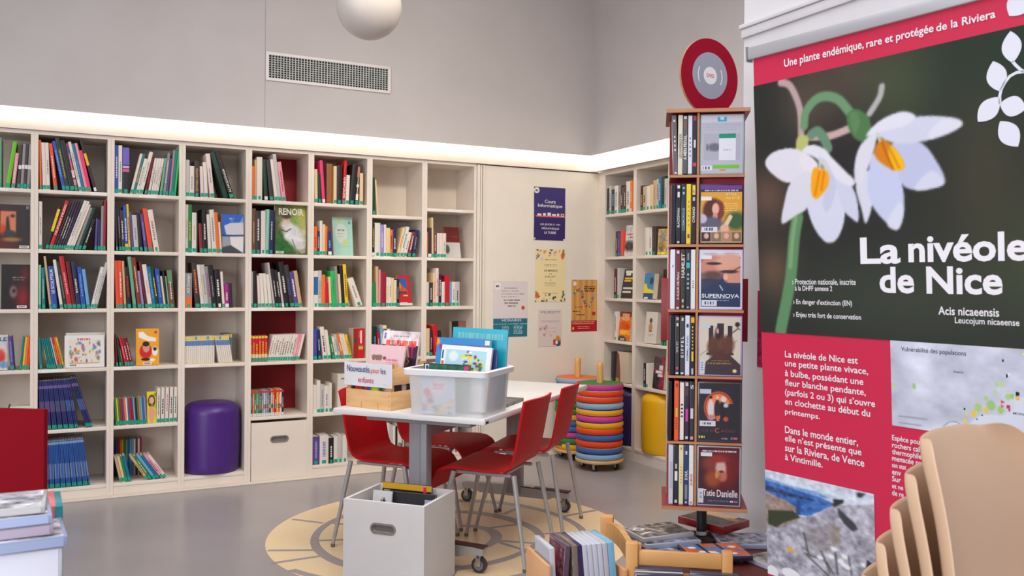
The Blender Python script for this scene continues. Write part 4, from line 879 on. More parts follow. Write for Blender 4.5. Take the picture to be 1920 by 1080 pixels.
for x in (cw * .35, cw * .72): b.box(x - 0.0007, x + 0.0007, -0.0006, 0, 0.0, 0.03)
b.done('staples', mat((116, 84, 58), 0.5), crate)
a = A(60, 26, (230, 228, 232))
sg = print_sheet('paper_sign', a, cw + 0.018, 0.113, 0.0006, crate, m=PRINT_MATT(), y=-0.0018, wave=lambda x, z: -0.004 * np.sin(x * 18) * (1 - z / .113) - 0.001, x0=-0.010, z0=0.105)
BLU = mat((52, 60, 140), 0.5); COR = mat((226, 92, 92), 0.5); CRI = mat((206, 60, 96), 0.5)
text('sign_text', 'Nouveautés', 0.012, 0.160, 0.172, 0.203, BLU, crate, y=-0.0085, bold=0.004); text('sign_text', 'pour', 0.168, 0.222, 0.165, 0.190, COR, crate, y=-0.0085, bold=0.002)
text('sign_text', 'les', 0.231, 0.262, 0.172, 0.198, BLU, crate, y=-0.0085, bold=0.004); text('sign_text', 'enfants', 0.085, 0.185, 0.123, 0.150, CRI, crate, y=-0.0085, bold=0.002)
def in_crate(x, y, z, lean, turn=0, roll=0): return in_frame((c1.x, c1.y, TOP), CANG, x, y, z, lean, roll, turn)
a = A(50, 56, (230, 196, 204)); a.line([(.08, .2), (.36, .2)], .03, (140, 110, 100)); a.ell(.14, .22, .06, .05, (140, 110, 100), .3); a.ell(.24, .22, .06, .05, (140, 110, 100), .3); a.ell(.32, .22, .06, .05, (140, 110, 100), .3); a.dashes(.5, .86, .24, .03, (210, 120, 160)); a.dashes(.52, .84, .29, .02, (214, 140, 170)); a.dashes(.2, .7, .1, .015, (120, 110, 130)); a.ell(.45, .22, .05, .03, (130, 80, 70), .3); a.rect(0, .38, 1, .44, (236, 200, 80)); a.rect(0, .43, 1, .52, (206, 44, 66)); a.ell(.8, .33, .1, .05, (220, 170, 140), .5)
loose_book('picture_album', 'pale pink album leaning at the front of the wooden crate', .222, .288, .008, a, in_crate(0.040, 0.070, 0.014, 13))
a = A(54, 60, (84, 62, 92)); a.rect(0, 0, 1, .2, (226, 212, 218)); a.rect(.03, .03, .09, .12, (110, 110, 170)); a.dashes(.3, .75, .07, .02, (150, 120, 150)); a.dashes(.12, .97, .14, .07, (232, 96, 70)); a.noise(6, 80, 8); a.ell(.5, .3, .25, .1, (214, 80, 110), 1); a.ell(.2, .27, .08, .05, (220, 190, 150), .5); a.line([(.45, .2), (.3, .36)], .03, (226, 180, 160)); a.line([(.7, .2), (.78, .36)], .03, (226, 180, 160)); a.line([(.85, .18), (.86, .36)], .04, (230, 40, 110)); a.rect(.72, .36, .84, .5, (50, 40, 50)); a.line([(.74, .38), (.8, .42), (.75, .47)], .015, (220, 190, 80)); a.rect(.55, .36, .7, .5, (140, 40, 110))
loose_book('picture_album', 'album with a dancing scene and red capitals at the back of the crate', .238, .352, .009, a, in_crate(0.027, 0.172, 0.014, 11))
a = A(40, 20, (60, 60, 50)); a.noise(9, 120, 3); a.ell(.5, .4, .12, .3, (200, 50, 60), .4); a.ell(.55, .5, .1, .3, (50, 90, 170), .4); a.ell(.7, .5, .12, .3, (170, 200, 50), .5); a.ell(.2, .4, .1, .2, (190, 40, 50), .5)
loose_book('picture_album', 'small colourful album seen through the gap in the crate front', .215, .135, .006, a, in_crate(0.030, 0.0075, 0.008, 0))
a = A(40, 20, (34, 30, 32)); a.ell(.5, .4, .12, .22, (190, 186, 180), .5)
loose_book('picture_album', 'black album seen through the side gap of the crate', .145, .16, .008, a, in_frame((c1.x, c1.y, TOP), CANG, cw - 0.0115, 0.03, 0.008, 0, 0, 90))

# translucent bin
q0 = on_z(769, 776, TOP); q1 = on_z(905, 785.5, TOP); ex2 = (q1 - q0).normalized(); bw = (q1 - q0).length; BANG = math.atan2(ex2.y, ex2.x); bd = 0.295; bh = 0.212
def trans_mat():
    m = bpy.data.materials.new('frosted_plastic'); m.use_nodes = True; n = m.node_tree.nodes; l = m.node_tree.links
    b_ = n['Principled BSDF']; b_.inputs['Base Color'].default_value = (*rgb((246, 246, 248)), 1); b_.inputs['Roughness'].default_value = 0.35
    tr = n.new('ShaderNodeBsdfTranslucent'); tr.inputs['Color'].default_value = (*rgb((250, 249, 250)), 1)
    tp = n.new('ShaderNodeBsdfTransparent'); m1 = n.new('ShaderNodeMixShader'); m1.inputs[0].default_value = 0.35
    m2 = n.new('ShaderNodeMixShader'); m2.inputs[0].default_value = 0.33
    l.new(b_.outputs[0], m1.inputs[1]); l.new(tr.outputs[0], m1.inputs[2]); l.new(m1.outputs[0], m2.inputs[1]); l.new(tp.outputs[0], m2.inputs[2])
    l.new(m2.outputs[0], n['Material Output'].inputs['Surface'])
    return m
FROST = trans_mat()
bn = thing('plastic_bin', 'translucent white plastic bin full of albums on the table', 'bin', (q0.x, q0.y, TOP), (0, 0, BANG))
def rrect(x0, x1, y0, y1, r, n=5):
    o = []
    for cx, cy, a0 in ((x1 - r, y0 + r, -90), (x1 - r, y1 - r, 0), (x0 + r, y1 - r, 90), (x0 + r, y0 + r, 180)):
        for i in range(n + 1): o.append((cx + r * math.cos(R(a0 + 90 * i / n)), cy + r * math.sin(R(a0 + 90 * i / n))))
    return o
def loft(b, rings, close_bottom=True):
    N = len(rings[0][0]); vs = []; fs = []
    for ring, z in rings: vs += [(x, y, z) for x, y in ring]
    for j in range(len(rings) - 1):
        for i in range(N): fs.append((j * N + i, j * N + (i + 1) % N, (j + 1) * N + (i + 1) % N, (j + 1) * N + i))
    if close_bottom: fs.append(tuple(range(N))[::-1])
    b._add(vs, fs, None, True)
b = B(); f = 0.012
loft(b, [(rrect(0, bw, 0, bd, .02), 0.0), (rrect(-f * .9, bw + f * .9, -f * .9, bd + f * .9, .024), bh - .03), (rrect(-f, bw + f, -f, bd + f, .024), bh)])
b.done('bin_body', FROST, bn, sharp=60)
b = B()
loft(b, [(rrect(-f, bw + f, -f, bd + f, .024), bh - .030), (rrect(-f - .018, bw + f + .018, -f - .018, bd + f + .018, .03), bh - .028), (rrect(-f - .020, bw + f + .020, -f - .020, bd + f + .020, .03), bh - .004), (rrect(-f - .014, bw + f + .014, -f - .014, bd + f + .014, .028), bh), (rrect(-f + .003, bw + f - .003, -f + .003, bd + f - .003, .022), bh - .002)], False)
b.done('rim', mat((234, 234, 238), 0.4), bn, sharp=60)
def in_bin(x, y, z, lean, turn=0, roll=0): return in_frame((q0.x, q0.y, TOP), BANG, x, y, z, lean, roll, turn)
a = A(60, 66, (28, 168, 196)); a.dashes(.1, .92, .06, .07, (110, 186, 190), 3); a.noise(4, 10)
loose_book('picture_album', 'tall turquoise album at the back of the plastic bin', .285, .375, .010, a, in_bin(0.075, 0.250, 0.016, 5, roll=1.5), spine=(28, 168, 196))
a = A(60, 60, (36, 130, 200)); a.dashes(.05, .5, .1, .09, (150, 40, 110), 2); a.dashes(.6, .95, .1, .09, (150, 40, 110), 4); a.rect(.88, .02, .97, .09, (226, 226, 230)); a.ell(.2, .36, .1, .06, (160, 50, 80), .5); a.ell(.0, .06, .06, .05, (230, 150, 60), .5)
loose_book('picture_album', 'bright blue album in the middle of the plastic bin', .285, .328, .010, a, in_bin(0.014, 0.195, 0.016, 8, roll=1.0), spine=(36, 130, 200))
a = A(30, 56, (44, 70, 140)); a.ell(.5, .2, .3, .1, (36, 40, 90), .6); a.ell(.3, .48, .3, .08, (220, 170, 60), .5)
loose_book('picture_album', 'dark blue album at the right end of the plastic bin', .115, .285, .010, a, in_bin(0.235, 0.160, 0.010, 8), spine=(44, 70, 140))
a = A(64, 60, (228, 230, 236)); a.rect(.09, .06, .9, .6, (168, 212, 228)); a.ell(.25, .17, .09, .08, (220, 232, 236), .4); a.rect(.02, .08, .05, .22, (60, 80, 90)); a.ell(.04, .28, .03, .03, (226, 90, 40), .3)
rs = random.Random(8)
for i in range(60): a.ell(.42 + rs.random() * .46, .38 - (rs.random() ** 1.3) * .3 + rs.random() * .1, .012 + rs.random() * .03, .01 + rs.random() * .02, rs.choice([(230, 216, 70), (228, 210, 50), (60, 120, 60), (50, 100, 50), (240, 240, 240), (90, 60, 120), (236, 180, 60)]), .5)
loose_book('picture_album', 'white album with a yellow flower wreath leaning in the plastic bin', .255, .298, .014, a, in_bin(0.075, 0.105, 0.020, 11, roll=2.0))
a = A(60, 50, (30, 96, 70)); a.rect(0, 0, 1, .03, (40, 50, 50)); a.rect(.03, .02, .12, .16, (220, 224, 232)); a.ell(.08, .09, .03, .05, (50, 60, 130), .4); a.rect(.88, .03, .97, .12, (226, 40, 120)); a.noise(10, 40)
loose_book('picture_album', 'dark green album at the front of the plastic bin, just above its rim', .235, .222, .010, a, in_bin(0.035, 0.055, 0.010, 2, roll=0.6), spine=(30, 80, 60))
a = A(46, 52, (196, 216, 234)); a.ell(.5, .33, .26, .24, (228, 220, 230), .1); a.dashes(.34, .68, .24, .04, (232, 90, 120), 3); a.dashes(.32, .68, .32, .05, (236, 120, 140), 4); a.ell(.16, .45, .1, .09, (224, 60, 110), .5); a.ell(.24, .55, .1, .08, (230, 110, 150), .5)
rs = random.Random(3)
for i in range(24): a.ell(rs.random(), .62 + rs.random() * .34, .05 + rs.random() * .06, .04, rs.choice([(236, 190, 150), (150, 190, 160), (120, 160, 190), (230, 150, 130), (240, 216, 150), (90, 120, 130)]), .6)
a.rect(.06, .93, .3, .99, (235, 235, 238)); a.rect(.0, .02, .05, .1, (120, 160, 200))
loose_book('picture_album', 'pale blue album with pink letters seen through the front of the bin', .165, .182, .007, a, in_bin(0.060, 0.0065, 0.006, -2.0))
# book lying flat on the table
t = thing('art_book', 'dark grey book lying flat on the table beside the plastic bin', 'book', tpos(0.33, 0.055, TOP), (0, 0, TROT + R(3)))
b = B(); b.box(0, 0.30, 0, 0.0025, 0.0, 0.017); b.box(0, 0.30, 0.0025, 0.215, 0.0, 0.0022); b.box(0, 0.30, 0.0025, 0.215, 0.0148, 0.017); b.done('cover', noisy('grey_cover', (60, 60, 60), (112, 108, 104), 16, 0.3, lo=.4, hi=.6), t)
b = B(); b.box(0.003, 0.297, 0.004, 0.212, 0.0024, 0.0146); b.done('page_block', PAGES, t)
b = B(); b.box(0.003, 0.045, -0.0006, 0.0, 0.001, 0.016); b.done('spine_label', STICK, t)
# ================================================================== round cushions on two trolleys in the corner
CU = {'gn': (60, 136, 66), 'mg': (206, 66, 150), 'or': (232, 74, 34), 'lb': (144, 178, 206), 'ye': (238, 172, 36), 'bl': (66, 104, 172), 'og': (240, 120, 56), 'wt': (196, 214, 226)}
CN = {'gn': 'green', 'mg': 'magenta', 'or': 'orange-red', 'lb': 'light blue', 'ye': 'yellow', 'bl': 'blue', 'og': 'orange', 'wt': 'pale blue'}
PLY = noisy('birch_plywood', (220, 172, 112), (232, 186, 126), 8, 0.5, stretch=(1, 1, 6))
PINE = noisy('pine_pole', (214, 160, 88), (226, 176, 104), 8, 0.4, stretch=(6, 6, 1))
def trolley(loc, label, htop, hp, rot=0):
    t = thing('cushion_trolley', label, 'trolley', loc, (0, 0, rot))
    b = B(); b.lathe([(0.001, .058), (.172, .058), (.1745, .062), (.1745, .076), (.172, .080), (.001, .080)], 48); b.done('base_board', PLY, t)
    b = B(); b.lathe([(.001, .08), (.023, .08), (.024, hp - .03), (.022, hp - .012), (.015, hp - .003), (.001, hp)], 24); b.done('pole', PINE, t)
    for i in range(4):
        a_ = R(45 + 90 * i - 18); x, y = .125 * math.cos(a_), .125 * math.sin(a_)
        b = B(); b.cyl((x - .009, y, .021), (x + .009, y, .021), .021, None, 18); c = b.done('castor', DARKP, t)
        b = B(); b.cyl((x - .0105, y, .021), (x + .0105, y, .021), .011, None, 14); b.done('hub', mat((170, 170, 168), .4), c)
        b = B(); b.box(x - .014, x + .014, y - .016, y + .016, .046, .058); b.box(x + .011, x + .014, y - .010, y + .010, .018, .046); b.box(x - .014, x - .011, y - .010, y + .010, .018, .046); b.done('fork', CHROME, c)
    return t
def cushion(loc, th, side, top, label, rot, group, hole=True):
    r0 = 0.0290; r = 0.170
    t = thing('round_cushion', label, 'cushion', loc, (R(random.uniform(-.5, .5)), R(random.uniform(-.5, .5)), rot), group)
    b = B(); b.lathe([(r0, 0.002), (r * .9, 0.001), (r - .006, .003), (r, th * .3), (r + .001, th * .5), (r, th * .7), (r - .004, th - .004), (r - .010, th - .0015), (r0, th - .002), (r0, .002)], 48)
    b.done('side_cover', mat(CU[side], 0.6, 0, .25), t)
    b = B(); b.lathe([(r0, th - .0019), (r * .6, th - .0012), (r - .010, th - .0012), (r - .005, th - .0035), (r - .012, th - .004), (r0, th - .0035)], 48); b.done('top_cover', mat(CU[top], 0.6, 0, .25), t)
    if hole:
        b = B(); b.box(.04, .075, -.008, .008, th - .0016, th + .0006); b.done('strap', mat((206, 70, 60), .6), t)
    return t
random.seed(11)
def stack(c, ztop, seq, label, which, dx):
    hp = ztop + 0.148
    trolley((c[0], c[1], 0), label, ztop, hp, R(15))
    n = len(seq); th = (ztop - 0.0805) / n
    names = {}
    for i, (sd, tp) in enumerate(seq):
        z = ztop - th * (i + 1)
        ox, oy = dx[i % len(dx)] * RT.x, dx[i % len(dx)] * RT.y
        pos = 'topmost' if i == 0 else ('lowest' if i == n - 1 else ORD[i + 1] + ' from the top')
        cushion((c[0] + ox, c[1] + oy, z), th - .0006, sd, tp, '%s round cushion with %s top, %s on the %s trolley' % (CN[sd], CN[tp], pos, which), R(random.uniform(-30, 30)), 'round cushions in the corner', i == 0)
stack((3.510, -0.590), 0.622, [('mg', 'gn'), ('or', 'wt'), ('or', 'wt'), ('lb', 'lb'), ('ye', 'bl'), ('mg', 'mg'), ('ye', 'bl'), ('or', 'ye'), ('bl', 'bl'), ('or', 'or'), ('bl', 'ye'), ('lb', 'bl')],
      'low wooden trolley with a pole carrying cushions, the one nearer the table', 'nearer', [.0, .0018, -.0018, .001, -.0015, -.0018, .0015])
stack((3.565, -0.195), 0.622, [('lb', 'og'), ('mg', 'mg'), ('lb', 'lb'), ('or', 'or'), ('gn', 'gn'), ('gn', 'gn'), ('ye', 'ye'), ('bl', 'bl'), ('bl', 'bl'), ('mg', 'mg'), ('gn', 'gn'), ('ye', 'ye')],
      'low wooden trolley with a pole carrying cushions, the one in the corner', 'corner', [.0, .0015, -.0015])

# ================================================================== posters on the cream panel (front at y = -0.001)
def poster(name, label, x0, x1, z0, z1, art, texts=(), tilt=0):
    w, h = x1 - x0, z1 - z0
    t = thing(name, label, 'poster', (x0, -0.0012, z0), (0, R(tilt), 0), 'paper posters on the cream panel')
    print_sheet('paper', art, w, h, 0.0004, t, m=PRINT_MATT(), wave=lambda x, z: -0.0022 * (1 - np.cos(z * 19)) * .5 - .0012 * np.clip((.06 - z) / .06, 0, 1))
    for (s, a0, a1, b0, b1, c) in texts: text('lettering', s, w * a0, w * a1, h * b0, h * b1, mat(c, 0.6), t, y=-0.0034, bold=0.008)
    return t
WT = (232, 226, 224)
a = A(56, 84, (62, 52, 112)); a.rect(0, .55, 1, 1, (54, 42, 100)); a.ell(.085, .065, .085, .058, WT, .05); a.rect(.05, .535, 1, .56, (226, 106, 84))
for x, w, h in ((.1, .13, .045), (.28, .1, .05), (.43, .1, .06), (.57, .12, .035), (.74, .07, .055), (.85, .12, .055)): a.rect(x, .54 - h, x + w, .54, (232, 216, 210))
a.rect(.88, .495, .94, .52, (60, 46, 90)); a.rect(.95, .965, 1, 1, WT); a.rect(0, .955, .05, .985, (200, 190, 160))
poster('course_poster', 'dark purple course poster with white lettering, topmost on the cream panel', 3.277, 3.557, 1.668, 2.080, a, [('Cours', .34, .68, .70, .765, WT), ('Informatique', .12, .90, .605, .685, WT), ('LES JEUDIS À 14H', .20, .83, .275, .325, WT), ('MÉDIATHÈQUE', .24, .80, .200, .250, WT), ('LA TURBIE', .33, .70, .125, .170, WT), ('M:', .04, .13, .91, .955, (90, 80, 120))])
a = A(60, 90, (232, 213, 164)); rs = random.Random(5)
for i in range(60):
    top = i < 30; x = rs.random(); y = (rs.random() * .13 if top else .86 + rs.random() * .14)
    if rs.random() < .3: x = .03 + rs.random() * .1 if rs.random() < .5 else .87 + rs.random() * .1; y += .05 if top else -.05
    a.ell(x, y, .015 + rs.random() * .02, .01 + rs.random() * .02, rs.choice([(60, 70, 60), (200, 100, 60), (70, 90, 80), (214, 140, 90), (210, 180, 190), (90, 110, 120), (190, 150, 60)]), .5, rot=rs.random() * 180)
a.ell(.9, .12, .06, .05, (206, 96, 60), .4); a.ell(.07, .87, .06, .05, (206, 96, 60), .4); a.ell(.22, .19, .06, .04, (220, 196, 200), .4)
a.dashes(.32, .72, .19, .018, (200, 160, 100)); a.dashes(.3, .7, .285, .014, (150, 130, 100)); a.dashes(.3, .7, .31, .012, (160, 140, 105)); a.ell(.5, .585, .015, .012, (110, 90, 80), .3)
for y in (.63, .66, .69): a.dashes(.32, .68, y, .012, (170, 150, 110), int(y * 100))
a.dashes(.28, .74, .83, .014, (130, 110, 80))
poster('july_poster', 'pale yellow poster with a floral border, under the purple course poster', 3.290, 3.566, 1.191, 1.600, a, [('LE MARDI', .29, .72, .575, .612, (120, 106, 90)), ('14', .46, .54, .515, .545, (120, 106, 90)), ('JUILLET', .31, .67, .450, .495, (120, 106, 90))])
a = A(50, 76, (216, 206, 206)); a.rect(0, .665, 1, 1, (40, 110, 128))
for i, (x0, x1) in enumerate(((.33, .7), (.25, .75), (.24, .9), (.24, .77), (.3, .78), (.32, .73), (.43, .66))): a.dashes(x0, x1, .115 + i * .053, .022, (136, 128, 130), i)
a.ell(.87, .48, .05, .036, (206, 70, 50), .2); a.ell(.12, .09, .1, .07, (230, 226, 226), .1)
a.dashes(.0, 1, .765, .012, (150, 190, 196), 3)
for i in range(6): a.dashes(.26, .46, .80 + i * .027, .01, (150, 190, 196), i); a.dashes(.6, .86, .80 + i * .027, .01, (170, 204, 208), i + 9)
poster('opening_hours_poster', 'pinkish poster with a teal block of opening hours, low at the left of the panel', 2.934, 3.226, 0.926, 1.349, a, [('HORAIRES', .25, .82, .275, .320, (206, 222, 224)), ('M:', .07, .18, .89, .93, (90, 90, 100))])
a = A(40, 60, (214, 200, 196)); a.dashes(.1, .92, .05, .03, (150, 140, 136)); a.dashes(.25, .7, .1, .02, (160, 150, 146))
for i, y in enumerate((.3, .33, .36, .5, .6)): a.dashes(.1 + .05 * i, .9 - .03 * i, y, .015, (180, 160, 156), i)
rs = random.Random(2)
for i in range(12): a.ell(.05 + rs.random() * .5, .42 + rs.random() * .3, .05, .04, rs.choice([(206, 160, 156), (170, 150, 150), (220, 186, 180), (150, 130, 130)]), .6)
a.rect(.66, .82, .98, .97, (180, 60, 40)); a.ell(.85, .82, .1, .1, (206, 140, 50), .4); a.ell(.86, .93, .1, .08, (50, 70, 120), .4); a.ell(.8, .9, .06, .05, (230, 226, 220), .4)
poster('small_notice', 'small pale notice with a little reading figure, under the floral poster', 3.323, 3.531, 0.844, 1.131, a)
a = A(56, 90, (206, 150, 84))
for i in range(9): a.rect(i / 9, 0, i / 9 + .05, 1, (190, 132, 70) if i % 2 else (216, 164, 98))
a.blur(2); a.rect(0, .79, 1, 1, (176, 24, 30)); a.ell(.13, .075, .065, .045, (226, 220, 214), .1)
rs = random.Random(6)
for i in range(30):
    u = i / 30; x = (.12 + .5 * u * 2 if u < .5 else .3 + (u - .5) * 1.3); 
    x, y = ((.12 + .32 * (1 + math.cos(3.4 + u * 7)) * .5, .30 + .1 * math.sin(3.4 + u * 7)) if u < .5 else (.5 + .4 * (u - .5) * 2, .42 + .12 * math.sin((u - .5) * 9)))
    a.ell(x, y, .045, .03, rs.choice([(120, 160, 50), (220, 200, 60), (190, 50, 60), (60, 130, 90), (90, 110, 160), (226, 130, 60)]), .3); a.ell(x, y, .02, .014, rs.choice([(240, 230, 200), (120, 60, 40), (60, 80, 90)]), .3)
a.rect(.8, .62, .92, .69, (170, 40, 40))
for x0, x1, y in ((.5, .92, .12), (.5, .92, .16), (.5, .9, .20)): a.dashes(x0, x1, y, .03, (70, 40, 30), int(y * 99))
for x0, x1, y in ((.13, .42, .52), (.05, .32, .60), (.2, .52, .67)): a.dashes(x0, x1, y, .018, (70, 44, 30), int(y * 99))
for y in (.81, .84, .90, .93): a.dashes(.04 if y < .88 else .25, .9 if y < .86 else .7, y, .016, (226, 190, 180), int(y * 99))
a.ell(.08, .94, .035, .03, (236, 200, 80), .4)
poster('wood_grain_poster', 'wood-coloured poster with a winding colourful game path and red foot', 3.620, 3.862, 0.954, 1.365, a)
# ================================================================== rotating tower of discs
TW = (RT * 0.9866 - FW * 0.163); TW.z = 0; TW.normalize(); TA = math.atan2(TW.y, TW.x); TN = Vector((-TW.y, TW.x, 0))
T0 = at_depth(1253.5, 560, 2.79); T0.z = 0                  # front left edge of the tower
TWD = 0.232
def tz(y, x=1322, d=2.77): return at_depth(x, y, d).z
ZS = [tz(y) for y in (950, 829.5, 705.5, 581, 458, 327.5)]; ZT = tz(208)
CHERRY = noisy('red_stained_board', (128, 26, 38), (140, 30, 44), 9, 0.4); EDGE = noisy('board_edge', (170, 120, 84), (184, 134, 96), 12, 0.5, stretch=(1, 1, 8))
tower = thing('disc_tower', 'tall rotating tower full of film discs on a black post', 'display tower', (T0.x, T0.y, 0), (0, 0, TA))
def board(nm, x0, x1, y0, y1, z0, z1, edge=True):
    b = B(); b.box(x0 + .0012, x1 - .0012, y0 + .0012, y1 - .0012, z0, z1); b.mi = 1
    b.box(x0, x1, y0, y0 + .0012, z0 + .0004, z1 - .0004); b.box(x0, x1, y1 - .0012, y1, z0 + .0004, z1 - .0004); b.box(x0, x0 + .0012, y0 + .0012, y1 - .0012, z0 + .0004, z1 - .0004); b.box(x1 - .0012, x1, y0 + .0012, y1 - .0012, z0 + .0004, z1 - .0004)
    return b.done(nm, [CHERRY, EDGE], tower)
board('top_board', -.012, TWD + .014, -.012, TWD + .014, ZT - .006, ZT + .006)
board('bottom_board', -.016, TWD + .016, -.016, TWD + .016, ZS[0] - .012, ZS[0])
for z in ZS[1:]: board('shelf', 0, TWD, 0, TWD, z - .0085, z)
DX = 0.088
levels = ZS + [ZT - .006]
for i in range(6):
    z0, z1 = levels[i] + .0002, levels[i + 1] - (.0085 if i < 5 else 0) - .0002
    cx = TWD / 2
    for q in range(4):                              # pinwheel: one divider and one panel per side
        M = Matrix.Translation((cx, cx, 0)) @ Matrix.Rotation(R(90 * q), 4, 'Z') @ Matrix.Translation((-cx, -cx, 0))
        b = B(); b.box(DX - .0035, DX + .0035, 0.0012, .142, z0, z1, M); b.mi = 1; b.box(DX - .0035, DX + .0035, 0, .0012, z0, z1, M); b.done('divider', [CHERRY, EDGE], tower)
    b = B(); b.box(DX + .0036, TWD, .026, .030, z0, z1); b.done('panel', CHERRY, tower)
b = B(); b.cyl((.115, .115, tz(1012, 1314, 2.87)), (.115, .115, ZS[0] - .012), .0165, None, 24); b.done('post', DARKP, tower)
PB = tz(1012, 1314, 2.87)
b = B(); b.lathe([(.001, PB), (.001, PB + .001), (.060, PB + .001), (.058, PB + .006), (.02, PB + .010), (.001, PB + .011)], 32, Matrix.Translation((.115, .115, 0))); b.done('foot_plate', DARKP, tower)
b = B(); b.cyl((.115, .115, PB + .012), (.115, .115, PB + .024), .0172, None, 24); b.done('post_label', mat((206, 204, 200), .5), tower)
b = B(); b.box(-.022, TWD + .036, TWD + .004, TWD + .008, tz(640, 1322, 2.99), tz(522, 1322, 2.99), bev=.0012); b.done('red_sign_plate', mat((140, 10, 26), .4), tower)
# the round disc sign on top
ds = thing('disc_sign', 'round dark red sign with a grey disc in the middle, standing on the disc tower', 'sign', at_depth(1329, 200, 2.87), (0, R(0), TA + R(40)))
ds.location.z = ZT + .0065
RR = .1235
b = B(); b.cyl((0, -.004, RR), (0, .004, RR), RR, None, 64); b.mi = 1; b.cyl((0, -.0038, RR), (0, .0038, RR), RR + .0006, None, 64); b.done('round_board', [mat((150, 14, 40), .75, 0, .1), EDGE], ds)
b = B(); b.cyl((0, -.0052, RR + .003), (0, -.0041, RR + .003), .0755, None, 48); b.done('grey_disc', mat((150, 154, 168), .4), ds)
b = B(); b.cyl((0, -.0060, RR + .003), (0, -.0053, RR + .003), .0285, None, 32)
for s_ in (-1, 1):
    pts = [(s_ * .050 * math.cos(R(t_)), RR + .003 + .050 * math.sin(R(t_))) for t_ in range(-28, 29, 7)]; q_ = [(s_ * .0535 * math.cos(R(t_)), RR + .003 + .0535 * math.sin(R(t_))) for t_ in range(28, -29, -7)]
    b.prism(pts + q_, -.0060, -.0053)
b.done('white_marks', mat((226, 224, 228), .5), ds)
text('sign_text', 'DVD', -.016, .016, RR - .003, RR + .009, mat((214, 60, 90), .5), ds, y=-.0064)
b = B(); b.box(-.03, .03, -.012, .012, -.0004, .004); b.done('sign_foot', mat((150, 18, 40), .5), ds)

# ------------------------------------------------------------------ disc cases
def case_shell(t, c, w=.0145, d=.135, h=.190, clear=False):
    b = B(); b.box(0, w, 0, d, 0, h, bev=.0016); b.done('case_shell', mat(c, .25, 0, .5), t)
def spine_case(label, M, shell, sp, txt=None, tc=(230, 226, 220), bands=(), span=(.25, .70), frac=.5, group='film discs with their spines out', down=False, w=.0145):
    t = thing('disc_case', label, 'film disc', (0, 0, 0), 0, group); t.matrix_world = M
    case_shell(t, shell, w)
    b = B(); b.box(.0014, w - .0014, -.0006, 0.0, .004, .186); b.done('spine_insert', mat(sp, .3), t)
    if bands:
        for (z0, z1, c, k) in bands:
            b = B(); b.box(w / 2 - (w / 2 - .0016) * k, w / 2 + (w / 2 - .0016) * k, -.0010, -.0007, .190 * z0, .190 * z1); b.done('spine_mark', mat(c, .4), t)
    if txt:
        z0, z1 = span; L = .19 * (z1 - z0)
        text('spine_title', txt, -L / 2, L / 2, -frac * w / 2, frac * w / 2, mat(tc, .5), t, -.0012, Matrix.Translation((w / 2, 0, .19 * (z0 + z1) / 2)) @ Matrix.Rotation(R(90 if down else -90), 4, 'Y'), .012)
    return t
def front_case(label, M, shell, art, texts=(), w=.135, h=.190):
    t = thing('disc_case', label, 'film disc', (0, 0, 0), 0, 'film discs facing out on the tower'); t.matrix_world = M
    b = B(); b.box(0, w, 0, .0145, 0, h, bev=.002); b.done('case_shell', mat(shell, .22, 0, .5), t)
    k = .0045; sh = print_sheet('cover_sheet', art, w - 2 * k, h - 2 * k, .0005, t, y=0.0, x0=k, z0=k)
    for (s, x0, x1, z0, z1, c) in texts: text('title', s, w * x0, w * x1, h * z0, h * z1, mat(c, .5), t, y=-.0009, bold=.012)
    return t
TM = Matrix.Translation((T0.x, T0.y, 0)) @ Matrix.Rotation(TA, 4, 'Z')
def sp(i, tier, label, *a_, **k_):
    z = levels[5 - tier]
    x = .0055 + .0158 * i + k_.pop('dx', 0)
    return spine_case(label, TM @ Matrix.Translation((x, k_.pop('dy', .003), z + .0003)) @ Matrix.Rotation(R(k_.pop('lean', 0)), 4, 'Y'), *a_, **k_)
K = (30, 31, 36)
# tier 0 = top
sp(0, 0, 'grey film disc leaning at the left of the top tier', (120, 112, 116), (104, 98, 106), lean=-2.0, dy=.004, bands=[(.88, .92, (210, 206, 206), .5), (.02, .05, (210, 206, 206), .6)], dx=.0060, txt='- - - -', span=(.4, .65), frac=.25)
sp(1, 0, 'cream film disc with brown lettering on the top tier', (214, 208, 186), (214, 208, 186), 'LES INVISIBLES DE', (90, 70, 60), span=(.28, .68), frac=.5, dx=.004)
sp(2, 0, 'dark grey film disc with tall white lettering on the top tier', K, (92, 94, 98), 'A MEN PRIVAL', (226, 224, 220), bands=[(.93, .97, (210, 208, 206), .7), (.78, .88, (150, 80, 70), .6)], span=(.25, .66), frac=.7, dx=.003)
sp(3, 0, 'slim white film disc on the top tier', (50, 120, 120), (214, 214, 222), '- - - - -', (60, 60, 80), span=(.3, .62), frac=.2, dx=.0025)
sp(4, 0, 'navy film disc with a red band on the top tier', (40, 36, 60), (48, 46, 66), bands=[(.14, .20, (206, 70, 60), .8), (.9, .97, (160, 70, 60), .7), (.45, .58, (206, 204, 206), .5)], dx=.001)
sp(0, 1, 'plain black film disc at the left of the second tier', K, (34, 40, 54))
sp(1, 1, 'black film disc with a white swan mark and white lettering, second tier', K, (40, 42, 48), 'BLACKSWAN', (220, 216, 214), bands=[(.78, .87, (214, 212, 210), .6), (.93, .98, (220, 218, 216), .7), (.02, .05, (206, 204, 204), .6)], span=(.28, .60))
sp(2, 1, 'slate film disc with pale blue lettering on the second tier', K, (52, 56, 66), 'COSMOPOLIS', (150, 190, 206), bands=[(.83, .87, (140, 190, 206), .5), (.92, .95, (130, 180, 206), .6)], span=(.23, .60))
